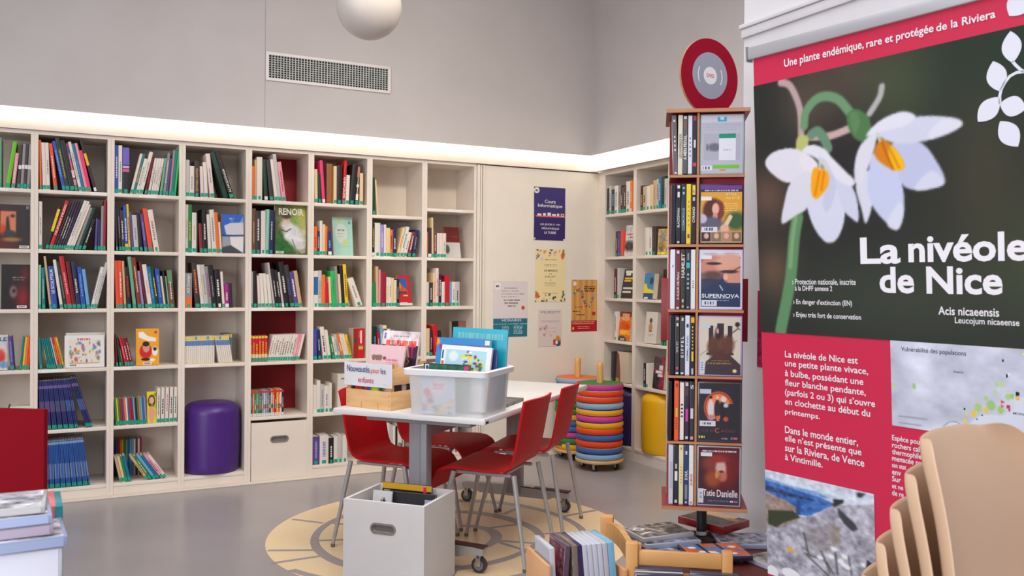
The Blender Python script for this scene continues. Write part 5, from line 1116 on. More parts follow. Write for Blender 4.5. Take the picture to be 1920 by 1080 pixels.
sp(3, 1, 'yellow film disc on the second tier', (226, 200, 60), (230, 200, 56), '- - - - - -', (190, 150, 40), bands=[(.1, .17, (130, 70, 100), .6)], span=(.3, .72), frac=.3)
sp(4, 1, 'black film disc with a yellow top and white lettering, second tier', K, (46, 40, 50), 'CYRANO', (226, 224, 222), bands=[(.82, .98, (228, 196, 70), .8), (.85, .90, (226, 216, 226), .6), (.72, .78, (190, 186, 190), .6)], span=(.36, .62), frac=.55)
sp(0, 2, 'pale film disc with a violet side at the left of the third tier', (216, 220, 236), (220, 222, 232), bands=[(.70, .74, (150, 156, 190), .4)])
sp(1, 2, 'wine-red film disc with white lettering on the third tier', (110, 50, 60), (118, 54, 64), 'À FLEUR DE PEAU', (230, 222, 222), bands=[(.93, .98, (214, 206, 206), .7), (.01, .04, (214, 206, 206), .7)], span=(.16, .62), frac=.55)
sp(2, 2, 'dark olive film disc with big white lettering on the third tier', (60, 58, 54), (66, 62, 58), 'HAMLET', (226, 222, 210), span=(.53, .93), frac=.7, bands=[(.12, .17, (200, 196, 190), .4), (.03, .07, (190, 170, 140), .5)])
sp(3, 2, 'dark film disc with a turquoise square on the third tier', (40, 50, 60), (44, 52, 62), '- - - -', (150, 180, 190), bands=[(.69, .78, (60, 176, 206), .9), (.82, .94, (120, 140, 150), .5), (.02, .05, (170, 170, 170), .5)], span=(.34, .6), frac=.4)
sp(4, 2, 'slim white film disc with pink side at the right of the third tier', (222, 206, 206), (220, 222, 218), '- - - -', (120, 90, 110), span=(.36, .48), frac=.3)
sp(0, 3, 'plain black film disc at the left of the fourth tier', (24, 24, 30), (26, 27, 36))
sp(1, 3, 'dark grey film disc with thin white lettering on the fourth tier', K, (62, 60, 62), 'LE BAL', (190, 186, 184), bands=[(.92, .97, (190, 150, 180), .7), (.82, .87, (206, 204, 204), .5), (.10, .14, (200, 90, 110), .5), (.02, .05, (214, 212, 210), .7)], span=(.37, .56), frac=.45, down=True)
sp(2, 3, 'dark grey film disc with spaced bold white letters on the fourth tier', K, (66, 66, 68), 'E I F F E L', (232, 230, 228), bands=[(.91, .96, (220, 214, 170), .5), (.02, .05, (214, 212, 210), .7)], span=(.30, .65), frac=.55)
sp(3, 3, 'white film disc with blue lettering on the fourth tier', (206, 208, 226), (212, 214, 232), 'VIENS JE T\'EMMÈNE', (60, 66, 120), bands=[(.80, .86, (50, 56, 80), .6)], span=(.24, .67), frac=.55, down=True)
sp(4, 3, 'black film disc with an orange-yellow top on the fourth tier', K, (44, 44, 46), '- - - - - - -', (226, 190, 50), bands=[(.88, .97, (240, 172, 24), .9), (.24, .40, (226, 190, 40), .55), (.02, .12, (190, 190, 180), .5)], span=(.44, .82), frac=.25)
sp(0, 4, 'plain black film disc at the left of the fifth tier', (24, 24, 30), (28, 29, 36), dx=-.0045, w=.0125)
sp(1, 4, 'orange film disc on the fifth tier', (226, 90, 50), (230, 92, 52), '- - - - -', (150, 50, 30), bands=[(.40, .55, (214, 180, 60), .5), (.90, .96, (150, 60, 40), .6)], span=(.2, .38), frac=.35)
sp(2, 4, 'slim white film disc on the fifth tier', (60, 50, 50), (224, 220, 212), '- - - -', (80, 70, 70), span=(.4, .62), frac=.5, dx=.0005)
sp(3, 4, 'dark plum film disc with a pink block on the fifth tier', (52, 40, 58), (60, 44, 64), bands=[(.33, .54, (206, 60, 170), .6), (.92, .98, (200, 196, 204), .7), (.76, .88, (110, 60, 80), .6), (.04, .08, (214, 210, 214), .7)])
sp(4, 4, 'dark slate film disc with a white S and white block, fifth tier', K, (60, 56, 64), 'S', (226, 224, 224), bands=[(.38, .55, (206, 204, 206), .75), (.03, .08, (222, 150, 160), .7)], span=(.87, .94), frac=.6, down=False)
sp(0, 5, 'clear empty-looking film disc case at the left of the bottom tier', (190, 188, 206), (202, 200, 214), bands=[(.27, .72, (176, 178, 196), .7)])
sp(1, 5, 'black film disc with a white block on the bottom tier', (44, 40, 48), (50, 46, 54), bands=[(.40, .56, (222, 220, 220), .75), (.60, .68, (190, 188, 190), .5), (.03, .08, (200, 196, 200), .7)])
sp(2, 5, 'cream film disc with orange lettering on the bottom tier', (206, 206, 150), (222, 214, 176), '- - - - - -', (226, 160, 70), bands=[(.92, .96, (230, 130, 50), .5)], span=(.36, .64), frac=.35)
sp(3, 5, 'navy film disc with white capital letters on the bottom tier', (44, 66, 110), (46, 66, 112), 'D.N.K.', (228, 228, 232), bands=[(.84, .90, (200, 206, 220), .5), (.10, .34, (130, 132, 140), .7), (.03, .06, (200, 206, 220), .5)], span=(.42, .58), frac=.6)
sp(4, 5, 'white film disc with red lettering on the bottom tier', (222, 218, 218), (226, 222, 220), 'LES AMOURS', (206, 50, 60), bands=[(.03, .06, (150, 140, 140), .5)], span=(.33, .52), frac=.5)
# cases facing out
def fc(tier, label, shell, art, texts=(), dx=0.0):
    z = levels[5 - tier]
    return front_case(label, TM @ Matrix.Translation((DX + .0055 + dx, .006, z + .0004)), shell, art, texts)
def code_label(a, x, y): a.rect(x, y, x + .38, y + .095, (206, 210, 220)); [a.rect(x + .08 + i * .026, y + .02, x + .08 + i * .026 + .013, y + .07, (60, 66, 84)) for i in range(9)]; return a
a = A(54, 76, (176, 178, 192)); a.rect(0, 0, 1, .12, (196, 198, 208)); a.rect(.38, .02, .62, .11, (70, 160, 196)); a.ell(.5, .05, .05, .03, (180, 226, 232), .5)
for y in (.16, .2, .24): a.dashes(.1, .95, y, .012, (160, 162, 178), int(y * 99))
a.rect(.06, .31, .94, .78, (166, 168, 182)); a.ell(.32, .55, .16, .07, (104, 106, 120), .6); a.ell(.14, .55, .03, .06, (110, 112, 124), .5); a.rect(.43, .32, .84, .40, (24, 140, 110)); a.rect(.43, .40, .84, .77, (214, 216, 226)); a.dashes(.5, .76, .56, .012, (120, 120, 130)); a.dashes(.54, .72, .595, .016, (110, 110, 120)); a.rect(.0, .87, .26, .95, (214, 216, 224)); [a.rect(.04 + i * .025, .885, .052 + i * .025, .935, (70, 72, 90)) for i in range(7)]; a.rect(.28, .86, .93, .925, (112, 186, 66)); a.rect(.44, .935, .6, .965, (216, 120, 70))
fc(0, 'clear film disc case with a white sleeve and green tag, top tier', (150, 180, 180), a)
a = A(54, 76, (214, 158, 56)); a.rect(0, 0, 1, .065, (110, 62, 150)); a.rect(0, .065, 1, .12, (52, 54, 70)); a.dashes(.1, .9, .08, .02, (170, 170, 180)); a.ell(.85, .62, .25, .16, (60, 94, 60), .6); a.ell(.3, .45, .25, .22, (84, 46, 40), .3); a.ell(.44, .42, .14, .15, (120, 60, 46), .4); a.ell(.36, .41, .085, .10, (222, 172, 152), .3); a.ell(.35, .55, .06, .08, (206, 150, 130), .4); a.ell(.25, .68, .3, .13, (96, 92, 112), .4); a.ell(.05, .58, .1, .08, (190, 180, 200), .4); a.line([(.55, .78), (.72, .55)], .10, (226, 196, 170)); a.ell(.58, .75, .11, .07, (222, 170, 150), .4); a.rect(0, .8, 1, 1, (176, 150, 120))
for i, c in enumerate(((60, 50, 56), (130, 110, 90), (170, 130, 110), (120, 100, 70))): a.rect(.02 + i * .245, .81, .25 + i * .245, .98, c); a.ell(.14 + i * .245, .88, .06, .05, (214, 170, 150), .4)
code_label(a, .02, .72); a.rect(.0, .20, .26, .265, (226, 224, 222)); [a.dashes(.55, .9, y, .016, (226, 196, 130), int(y * 99)) for y in (.31, .35, .39, .43)]
fc(1, 'film disc with a long-haired woman on a golden cover facing out, second tier', (34, 32, 44), a, [('STILL', .60, .86, .805, .845, (230, 206, 150)), ('ALICE', .59, .92, .745, .785, (230, 206, 150))])
a = A(54, 76, (208, 212, 226)); a.rect(.02, .10, .98, .97, (46, 58, 90)); a.ell(.30, .28, .34, .22, (196, 132, 116), .4); a.ell(.72, .22, .36, .18, (214, 162, 142), .4); a.ell(.85, .45, .26, .16, (206, 146, 124), .4); a.ell(.1, .55, .14, .1, (190, 130, 120), .5); a.ell(.33, .22, .18, .025, (60, 46, 50), .5); a.ell(.3, .42, .24, .07, (96, 70, 70), .7); a.ell(.7, .36, .22, .03, (70, 54, 60), .5); a.ell(.62, .45, .06, .06, (226, 172, 150), .5); a.line([(.98, .27), (.75, .37)], .02, (46, 38, 44)); a.rect(.02, .55, .98, .97, (44, 58, 90), .9); a.ell(.2, .52, .3, .05, (60, 60, 80), .8); a.line([(.48, .6), (.55, .68)], .025, (200, 206, 224)); a.dashes(.2, .8, .82, .014, (150, 160, 184)); a.dashes(.35, .7, .855, .012, (150, 160, 184)); a.dashes(.08, .38, .045, .012, (150, 154, 170)); a.dashes(.62, .95, .045, .012, (150, 154, 170)); code_label(a, .03, .86); a.rect(.02, .085, .28, .14, (220, 222, 230)); a.rect(0, .97, 1, 1, (214, 218, 232)); a.rect(.0, 0, .025, 1, (214, 218, 232)); a.rect(.975, 0, 1, 1, (214, 218, 232))
fc(2, 'white-edged film disc with two close faces on a night-blue cover, third tier', (206, 196, 226), a, [('SUPERNOVA', .07, .92, .20, .265, (224, 226, 234))])
a = A(54, 76, (206, 198, 180)); a.rect(.22, .14, .34, .62, (60, 50, 60)); a.rect(.42, .11, .60, .62, (62, 52, 62)); a.rect(.68, .14, .80, .62, (60, 50, 60)); a.rect(.17, .62, .84, .66, (60, 50, 60)); a.ell(.45, .45, .18, .16, (110, 74, 56), .6); a.ell(.68, .48, .16, .16, (100, 62, 52), .6); a.ell(.33, .52, .14, .14, (92, 60, 50), .6); a.ell(.43, .24, .05, .06, (190, 140, 120), .4); a.ell(.46, .28, .09, .12, (50, 40, 46), .5, k=.7); a.ell(.44, .24, .03, .045, (206, 160, 140), .4); a.poly([(.12, 1), (.15, .78), (.35, .66), (.5, .6), (.75, .66), (1, .82), (1, 1)], (66, 54, 62)); a.ell(.5, .66, .22, .1, (84, 54, 48), .8); a.line([(.66, .34), (.92, .2)], .025, (60, 52, 58)); a.line([(.88, .13), (.97, .21)], .02, (46, 40, 46)); a.ell(.92, .12, .06, .04, (50, 42, 48), .5); a.line([(.02, .66), (.25, .54)], .012, (120, 110, 110)); a.line([(.76, .52), (.9, .4)], .012, (120, 110, 110)); a.dashes(.2, .78, .79, .03, (140, 110, 60)); a.dashes(.3, .72, .745, .02, (150, 120, 70)); a.ell(.86, .93, .05, .03, (226, 214, 150), .5); a.rect(.01, .74, .13, .97, (196, 202, 216)); [a.rect(.03, .77 + i * .02, .1, .78 + i * .02, (70, 100, 120)) for i in range(8)]; a.rect(.02, .13, .26, .18, (190, 200, 214))
fc(3, 'pale cream film disc with dark columns and a crowd of figures, fourth tier', (180, 160, 206), a)
a = A(54, 76, (46, 46, 54)); a.ell(.48, .42, .36, .28, (206, 84, 56), .05); a.ell(.48, .42, .33, .255, (110, 50, 44), .04); a.ell(.48, .42, .31, .24, (226, 112, 62), .05); a.ell(.48, .40, .22, .18, (236, 140, 76), .6); a.rect(.52, .35, 1, .74, (46, 46, 54)); a.rect(.0, .62, 1, .8, (46, 46, 54))
for x, c in ((.29, (206, 204, 206)), (.45, (48, 46, 56)), (.58, (44, 42, 50))): a.ell(x, .45, .075, .17, c, .25); a.ell(x + (.0 if x < .3 else .0), .25, .035, .035, (216, 186, 170), .3)
a.ell(.29, .245, .04, .03, (40, 34, 40), .4, k=.8); a.ell(.6, .28, .07, .05, (214, 206, 206), .4); a.ell(.66, .38, .06, .04, (196, 190, 196), .5); a.rect(.42, .56, .5, .66, (206, 110, 70)); a.ell(.66, .62, .06, .04, (206, 80, 60), .5); a.ell(.3, .6, .09, .05, (190, 130, 130), .5)
a.rect(.02, .11, .29, .18, (186, 190, 204)); code_label(a, .02, .66); a.dashes(.0, .16, .925, .03, (196, 200, 90)); a.rect(.78, .935, .84, .97, (60, 130, 150)); a.rect(.85, .935, .94, .97, (206, 80, 120)); a.dashes(.55, .7, .95, .02, (130, 130, 150))
fc(4, 'black film disc with three figures before an orange ring, fifth tier', (80, 80, 88), a, [('C', .40, .50, .155, .235, (206, 70, 66)), ('CHI', .09, .37, .165, .215, (96, 62, 70)), ('AGO', .53, .86, .165, .215, (110, 62, 66))])
a = A(54, 76, (74, 36, 44)); a.ell(.6, .35, .34, .32, (128, 40, 40), .9); a.ell(.9, .3, .2, .2, (110, 36, 40), 1); a.ell(.3, .28, .2, .12, (130, 60, 56), .9); a.ell(.55, .38, .13, .18, (206, 170, 160), .5); a.ell(.6, .5, .10, .09, (190, 110, 90), .6); a.ell(.56, .42, .06, .02, (90, 50, 50), .6); a.ell(.35, .55, .18, .14, (150, 76, 46), .8); a.ell(.45, .48, .04, .06, (206, 140, 70), .8); a.ell(.5, .2, .2, .06, (150, 50, 46), .8); a.rect(0, .86, 1, 1, (62, 58, 76)); a.rect(0, .76, 1, .86, (70, 40, 54), .6); a.dashes(.1, .92, .055, .03, (206, 190, 200)); a.rect(.06, .09, .34, .155, (214, 218, 226)); a.rect(.0, .72, .13, .97, (206, 210, 222)); [a.rect(.03, .77 + i * .022, .10, .782 + i * .022, (80, 100, 120)) for i in range(7)]; a.dashes(.25, .75, .92, .025, (110, 106, 124)); a.rect(.78, .92, .86, .95, (214, 214, 222)); a.rect(.87, .92, .96, .95, (214, 90, 130))
fc(5, 'dark red film disc with a face and white script in a clear case, bottom tier', (176, 178, 186), a, [('Tatie', .14, .42, .165, .275, (226, 216, 220)), ('Danielle', .46, .93, .155, .275, (226, 216, 220))])
# ================================================================== the roll-up banner
BM = at_depth(1425, 560, 2.40)
HD = (RT * 0.558 - FW * 0.83); HD.z = 0; HD.normalize()                    # along the banner, towards the camera side
BN = Vector((HD.y, -HD.x, 0))
if BN.dot(CAM - BM) < 0: BN = -BN                                          # towards the viewer
UB = (Vector((0, 0, 1)) + BN * 0.059).normalized()
B0 = BM - UB * (BM.z / UB.z) + UB * 0.0
BNN = HD.cross(UB); BNN = BNN if BNN.dot(BN) > 0 else -BNN
def buv(x, y):
    d = ray(x, y); p = CAM + d * ((B0 - CAM).dot(BNN) / d.dot(BNN)); q = p - B0
    return q.dot(HD), q.dot(UB)
BWID = 0.85
MB_ = Matrix(((HD.x, -BNN.x, UB.x, B0.x), (HD.y, -BNN.y, UB.y, B0.y), (HD.z, -BNN.z, UB.z, B0.z), (0, 0, 0, 1)))
ban = thing('roll_up_banner', 'tall crimson roll-up banner about a white-flowered plant, by the white pier', 'banner'); ban.matrix_world = MB_
vt = buv(1409, 110)[1]; v1 = buv(1413, 162)[1]; v2 = buv(1433, 622.5)[1]
BRED = (194, 38, 72)
b = B(); N_ = 40
vs = []; fs = []
def sway(u, v): return 0.010 * math.exp(-((u - .0) / .06) ** 2) * math.sin((v - .3) * 5.2) + 0.004 * math.exp(-((vt - v) / .08) ** 2) * math.sin(u * 14)
b.box(0.0, BWID, 0.0012, 0.0022, 0.06, vt)
fabric = b.done('fabric', mat(BRED, 0.5, 0, .3), ban)
CLO = art_mat('printed_fabric', 0.6, 0.12)
def zone(name, art, u0, u1, v0, v1_, y=0.0): return print_sheet(name, art, u1 - u0, v1_ - v0, 0.0008, ban, m=CLO, y=y, x0=u0, z0=v0)
# --- the flower photograph
PW, PH = 250, 196
a = A(PW, PH, (44, 45, 43), 2)
def n_(x, y): u, v = buv(x, y); return (u / BWID, (v1 - v) / (v1 - v2))
def z1_(p): return n_(1390 + p[0] / 2.1604, p[1] / 2.16)
for (x, y, rx, ry, c, k) in ((.05, .45, .10, .12, (110, 80, 66), .8), (.06, .75, .08, .12, (112, 82, 66), .8), (.35, .05, .16, .2, (84, 70, 64), .8), (.5, .12, .14, .2, (76, 84, 58), .8), (.85, .1, .3, .3, (38, 54, 42), .9), (.3, .35, .2, .2, (44, 42, 44), .8), (.8, .55, .3, .3, (54, 54, 46), .8), (.92, .75, .2, .2, (74, 88, 56), .7), (.5, .85, .4, .2, (60, 66, 56), .8), (.72, .4, .1, .3, (70, 66, 52), .6), (.2, .1, .1, .15, (90, 76, 64), .7)): a.ell(x, y, rx, ry, c, 1, k=k)
a.blur(4)
def pl(pts, c, k=1.0): a.poly([z1_(p) for p in pts], c, k, 2)
def ln(pts, w, c):
    if len(pts) > 2:
        q = [pts[0]] + list(pts) + [pts[-1]]; o = []
        for i in range(1, len(q) - 2):
            for j in range(7):
                t = j / 7; o.append(tuple(.5 * (2 * q[i][k] + (q[i + 1][k] - q[i - 1][k]) * t + (2 * q[i - 1][k] - 5 * q[i][k] + 4 * q[i + 1][k] - q[i + 2][k]) * t * t + (3 * q[i][k] - q[i - 1][k] - 3 * q[i + 1][k] + q[i + 2][k]) * t ** 3) for k in (0, 1)))
        pts = o + [pts[-1]]
    a.line([z1_(p) for p in pts], w, c)
def smooth(pts, n=6):
    o = []; L = len(pts)
    for i in range(L):
        p0, p1, p2, p3 = pts[i - 1], pts[i], pts[(i + 1) % L], pts[(i + 2) % L]
        for j in range(n):
            t = j / n; o.append(tuple(.5 * (2 * p1[k] + (p2[k] - p0[k]) * t + (2 * p0[k] - 5 * p1[k] + 4 * p2[k] - p3[k]) * t * t + (3 * p1[k] - p0[k] - 3 * p2[k] + p3[k]) * t ** 3) for k in (0, 1)))
    return o
PK = (176, 152, 150)
ln([(160, 335), (195, 345), (225, 400), (240, 460), (243, 560)], .022, PK); ln([(570, 350), (560, 395), (520, 460)], .018, (170, 166, 166)); ln([(275, 555), (360, 550), (440, 520)], .022, (190, 160, 158))
ln([(255, 510), (262, 455), (300, 405), (345, 390), (395, 405), (440, 455)], .028, (104, 142, 104)); ln([(285, 545), (310, 532), (335, 560), (352, 600)], .03, (100, 132, 108))
ln([(228, 880), (215, 960), (205, 1080), (195, 1160), (160, 1340)], .042, (92, 132, 92)); ln([(222, 880), (209, 960), (199, 1080)], .014, (120, 156, 112))
pl(smooth([(432, 460), (470, 442), (515, 475), (528, 530), (505, 575), (460, 560), (432, 510)]), (78, 114, 74)); pl(smooth([(440, 465), (470, 455), (480, 500), (460, 540)]), (96, 132, 88), .7)
ln([(247, 575), (247, 605)], .045, (178, 178, 112))
WP = (206, 206, 220); SH = (180, 182, 208)
for pts, c in (([(97, 660), (128, 618), (200, 600), (265, 622), (312, 668), (270, 710), (190, 740), (128, 706)], (212, 208, 218)), ([(300, 690), (275, 830), (222, 872), (165, 905), (175, 820), (200, 740), (260, 695)], (206, 204, 216)),
               ([(300, 705), (345, 690), (378, 720), (410, 800), (418, 890), (388, 968), (345, 982), (300, 930), (270, 850), (275, 790)], (202, 204, 222)), ([(352, 690), (420, 720), (465, 790), (475, 895), (440, 878), (415, 850), (385, 760)], (196, 198, 218)),
               ([(248, 612), (285, 586), (335, 602), (370, 640), (420, 690), (458, 730), (450, 755), (400, 735), (350, 690), (300, 640)], (214, 212, 222))): pl(smooth(pts), c)
pl(smooth([(310, 640), (350, 660), (385, 760), (350, 860), (330, 820), (345, 740)]), SH, .6); pl(smooth([(240, 620), (300, 650), (305, 690), (250, 690)]), (222, 214, 220), .6)
pl(smooth([(290, 690), (320, 678), (352, 700), (350, 755), (308, 805), (284, 780)]), (236, 156, 28)); ln([(318, 690), (300, 790)], .006, (200, 120, 20)); ln([(336, 695), (325, 770)], .006, (200, 120, 20)); ln([(318, 655), (318, 685)], .008, (200, 200, 180)); ln([(335, 660), (345, 690)], .008, (200, 200, 180))
for pts, c in (([(465, 750), (505, 690), (522, 720), (530, 830), (505, 905), (488, 850)], (204, 204, 218)), ([(540, 615), (620, 660), (655, 760), (660, 860), (635, 930), (590, 905), (530, 830), (512, 740)], (188, 194, 222)), ([(600, 590), (720, 575), (790, 650), (825, 742), (740, 768), (680, 765), (650, 740), (630, 680)], (182, 186, 214)),
               ([(550, 535), (525, 650), (482, 745), (458, 725), (464, 640), (490, 580)], (208, 206, 218)), ([(555, 535), (690, 478), (800, 470), (885, 485), (888, 515), (820, 550), (740, 572), (640, 582), (580, 565)], (198, 200, 218)), ([(505, 550), (560, 490), (650, 452), (706, 470), (660, 510), (560, 535)], (212, 212, 224))): pl(smooth(pts), c)
pl(smooth([(700, 765), (770, 690), (822, 742), (760, 768)]), (206, 208, 222), .8); pl(smooth([(590, 905), (640, 820), (660, 860), (635, 930)]), (208, 210, 224), .8); pl(smooth([(820, 480), (885, 485), (888, 515), (770, 560), (760, 540)]), (214, 214, 226), .7)
pl(smooth([(540, 610), (568, 563), (612, 590), (655, 650), (658, 680), (620, 690), (555, 650)]), (206, 122, 28)); pl(smooth([(600, 590), (640, 625), (658, 660), (656, 684), (622, 690), (600, 660)]), (240, 176, 22)); ln([(570, 575), (615, 685)], .006, (170, 90, 20)); ln([(590, 580), (640, 680)], .006, (190, 130, 20)); ln([(552, 545), (562, 570)], .008, (200, 200, 170))
a.blur(1)
zone('flower_photo', a, 0.0, BWID, v2, v1)
# --- white leaf ornament
def leaf(b_, t0, t1, w):
    p = Vector(buv(*t0)); q = Vector(buv(*t1)); d = q - p; nn = Vector((-d.y, d.x)).normalized(); o = []
    for i in range(11): t = i / 10; o.append(p + d * t + nn * w * math.sin(math.pi * t) ** .85)
    for i in range(9, 0, -1): t = i / 10; o.append(p + d * t - nn * w * math.sin(math.pi * t) ** .85)
    b_.prism([(v.x, v.y) for v in o], -.0016, -.0009)
def zz_(x, y): return (1780 + x / 3.6, y / 3.6)
b = B()
for t0, t1, w in (((415, 210), (430, 425), .020), ((298, 413), (345, 618), .021), ((195, 822), (342, 655), .021), ((343, 700), (520, 735), .021), ((345, 818), (466, 990), .021), ((407, 108), (520, -40), .024)): leaf(b, zz_(*t0), zz_(*t1), w)
def strip(b_, pts, w, y0=-.0016, y1=-.0009):
    P = [Vector(buv(*p)) for p in pts]; L = []; Q = []
    for i, p in enumerate(P):
        d = (P[min(i + 1, len(P) - 1)] - P[max(i - 1, 0)]).normalized(); nn = Vector((-d.y, d.x)) * w / 2; L.append(p + nn); Q.append(p - nn)
    b_.prism([(v.x, v.y) for v in L] + [(v.x, v.y) for v in Q[::-1]], y0, y1)
strip(b, [zz_(*p) for p in ((345, 700), (342, 650), (352, 605), (375, 560), (410, 515), (455, 490), (520, 482))], .006)
strip(b, [zz_(*p) for p in ((428, 415), (450, 440), (480, 468), (505, 485))], .006)
b.done('leaf_ornament', mat((214, 214, 226), .5), ban)
# --- the map
mu0, mv1 = buv(1669.5, 638); mv0 = (buv(1672, 797)[1] + buv(1738, 807)[1]) / 2
a = A(120, 80, (196, 198, 214), 4); a.noise(5, 34, 12); a.noise(12, 14, 13)
def mp(x, y): u, v = buv(1640 + x / 5.4, 620 + y / 5.4); return ((u - mu0) / (BWID - mu0), (mv1 - v) / (mv1 - mv0))
a.poly([mp(*p) for p in ((700, 1000), (760, 930), (860, 930), (940, 960), (1030, 880), (1090, 850), (1180, 850), (1300, 860), (1400, 800), (1440, 720), (1512, 670), (1700, 640), (1800, 1300), (600, 1200))], (206, 212, 226))
for x, y, r_, c in ((200, 560, 22, (176, 206, 120)), (400, 560, 30, (160, 190, 130)), (1240, 540, 22, (170, 200, 140)), (1290, 540, 24, (176, 206, 140)), (1225, 625, 26, (180, 200, 170)), (1130, 682, 24, (164, 200, 120)), (1180, 755, 50, (150, 190, 120)), (1050, 780, 45, (164, 196, 120)), (1130, 805, 26, (226, 190, 60)), (1005, 840, 32, (226, 190, 70)), (915, 910, 22, (230, 196, 50)), (930, 842, 16, (230, 196, 90)), (1280, 805, 36, (150, 196, 110)), (1350, 670, 30, (160, 200, 130)), (1395, 665, 26, (150, 196, 100)), (1295, 722, 16, (196, 70, 70)), (1295, 765, 16, (220, 100, 80)), (1355, 770, 20, (170, 60, 90)), (1450, 690, 18, (236, 176, 60)), (1445, 640, 22, (36, 34, 46)), (1300, 303, 14, (36, 38, 54)), (1338, 458, 14, (36, 38, 54)), (910, 795, 12, (36, 38, 54)), (1085, 855, 10, (40, 42, 56)), (1035, 895, 9, (40, 42, 56)), (1365, 805, 14, (190, 60, 90)), (1365, 440, 14, (226, 226, 232)), (1300, 650, 8, (230, 230, 236)), (1505, 235, 14, (220, 220, 90))):
    u, v = mp(x, y); a.ell(u, v, r_ / 5.4 * .0009 / (BWID - mu0) * 1.1, r_ / 5.4 * .0011 / (mv1 - mv0) * 1.1, c, .4)
a.line([mp(250, 862), mp(525, 898)], .006, (110, 112, 124)); a.line([mp(250, 930), mp(470, 960)], .01, (150, 152, 164)); a.line([mp(700, 965), mp(760, 922), mp(830, 925), mp(865, 945)], .004, (120, 124, 140))
zone('map', a, mu0, BWID, mv0, mv1)
# --- the lower photograph
pu1 = buv(1639.5, 960)[0]; pv1 = (buv(1440, 882)[1] + buv(1639, 926)[1]) / 2; pv0 = pv1 - .29
a = A(96, 116, (160, 158, 170), 6)
def ph(x, y): u, v = buv(1420 + x / 4.908, 860 + y / 4.908); return (u / pu1, (pv1 - v) / (pv1 - pv0))
a.noise(14, 52, 21)
def pp(pts, c, k=1.0): a.poly([ph(*p) for p in pts], c, k, 2)
pp([(60, 90), (1120, 330), (1120, 420), (700, 430), (520, 530), (60, 560)], (196, 204, 218)); pp([(60, 180), (520, 330), (720, 420), (480, 530), (60, 470)], (64, 104, 170)); pp([(60, 160), (300, 250), (540, 300), (700, 380), (520, 340), (60, 190)], (120, 156, 206)); pp([(60, 230), (330, 320), (540, 380), (520, 396), (300, 350), (60, 280)], (56, 70, 110))
sv = a.a.copy(); pp([(60, 290), (250, 380), (370, 450), (380, 560), (200, 640), (60, 600)], (150, 130, 120)); mask = np.abs(a.a - sv).sum(2) > 1; a.noise(30, 44, 33); sv2 = a.a.copy()
pp([(100, 470), (330, 480), (400, 540), (240, 590), (180, 630), (100, 600)], (62, 66, 52)); pp([(358, 380), (395, 385), (405, 515), (360, 520)], (50, 76, 126)); pp([(700, 370), (800, 380), (790, 410), (700, 450)], (50, 52, 50)); pp([(920, 310), (1000, 320), (960, 360), (920, 350)], (56, 60, 54))
pp([(740, 450), (900, 600), (930, 650), (880, 670), (800, 600), (750, 520)], (66, 66, 74)); pp([(430, 660), (690, 590), (780, 700), (760, 820), (560, 870), (440, 800)], (126, 114, 108), .3); pp([(690, 600), (760, 640), (770, 780), (700, 820), (670, 700)], (150, 130, 96), .35)
for (x0, y0), (x1, y1) in (((440, 870), (660, 1080)), ((430, 680), (470, 870)), ((590, 850), (670, 1050)), ((720, 860), (740, 1060)), ((840, 900), (870, 1070)), ((460, 880), (600, 930)), ((640, 950), (700, 1060))): a.line([ph(x0, y0), ph(x1, y1)], .014, (70, 74, 70))
for x, y in ((705, 830), (680, 900), (805, 900), (770, 945), (800, 980), (830, 1000), (580, 910), (985, 980)): u, v = ph(x, y); a.ell(u, v, .03, .02, (224, 226, 230), .5)
u, v = ph(305, 835); a.ell(u, v, .03, .02, (226, 160, 60), .6); pp([(990, 1080), (1010, 930), (1080, 980), (1080, 1080)], (50, 48, 54)); a.blur(1)
u, v = ph(140, 1040); a.ell(u, v, .06, .06, (222, 222, 228), .2); u, v = ph(310, 1060); a.ell(u, v, .09, .05, (222, 222, 228), .2)
zone('coast_photo', a, 0.0, pu1, pv0, pv1)
# --- writing on the banner, each line fitted between two points of its baseline and a letter height
BWT = mat((228, 224, 230), .5); BDK = mat((50, 52, 70), .5)
def bline(s, xl, yl, xr, yr, hpx, m=BWT, bold=.014, asc=True, thin=False, va=None):
    u0, v0 = buv(xl, yl); u1, w0 = buv(xr, yr); vv = (v0 + w0) / 2 if va is None else va
    hv = buv(xl, yl - hpx)[1] - v0
    low = any(c in 'gjpqy,' for c in s); up = any(c.isupper() or c in 'bdfhklé›àè()' for c in s)
    text('lettering', s, u0, u1, vv - (hv * .28 if low else 0), vv + hv * (1.0 if up else .74), m, ban, y=-.0011, bold=bold)
bline('Une plante endémique,', 1471, 126, 1620, 91.2, 15); bline('rare et protégée', 1625, 90, 1751, 60.6, 14.5); bline('de la Riviera', 1756, 59.4, 1867, 33.5, 15)
bline('La', 1614, 496, 1689, 494, 50, bold=.028); bline('nivéole', 1704, 493.5, 1929, 488, 51, bold=.028)
bline('de Nice', 1650, 550, 1881, 553, 49, bold=.028)
bline('Acis nicaeensis', 1760, 590, 1874, 594, 15.5); bline('Leucojum nicaeense', 1791, 606, 1912, 612, 12, bold=.008)
bline('› Protection nationale, inscrite', 1486, 532, 1605, 533.5, 9.5, bold=.008); bline('à la DHFF annexe 2', 1491, 545, 1561, 546, 9.5, bold=.008); bline("› En danger d'extinction (EN)", 1488, 570, 1598, 573.5, 9.5, bold=.008); bline('› Enjeu très fort de conservation', 1488, 594, 1615, 600, 9.5, bold=.008)
def red_lines(rows, x, sc, ox, oy):
    for s, xr, yl, yr, h in rows: bline(s, ox + x / sc, oy + yl / sc, ox + xr / sc, oy + yr / sc, h, bold=.012)
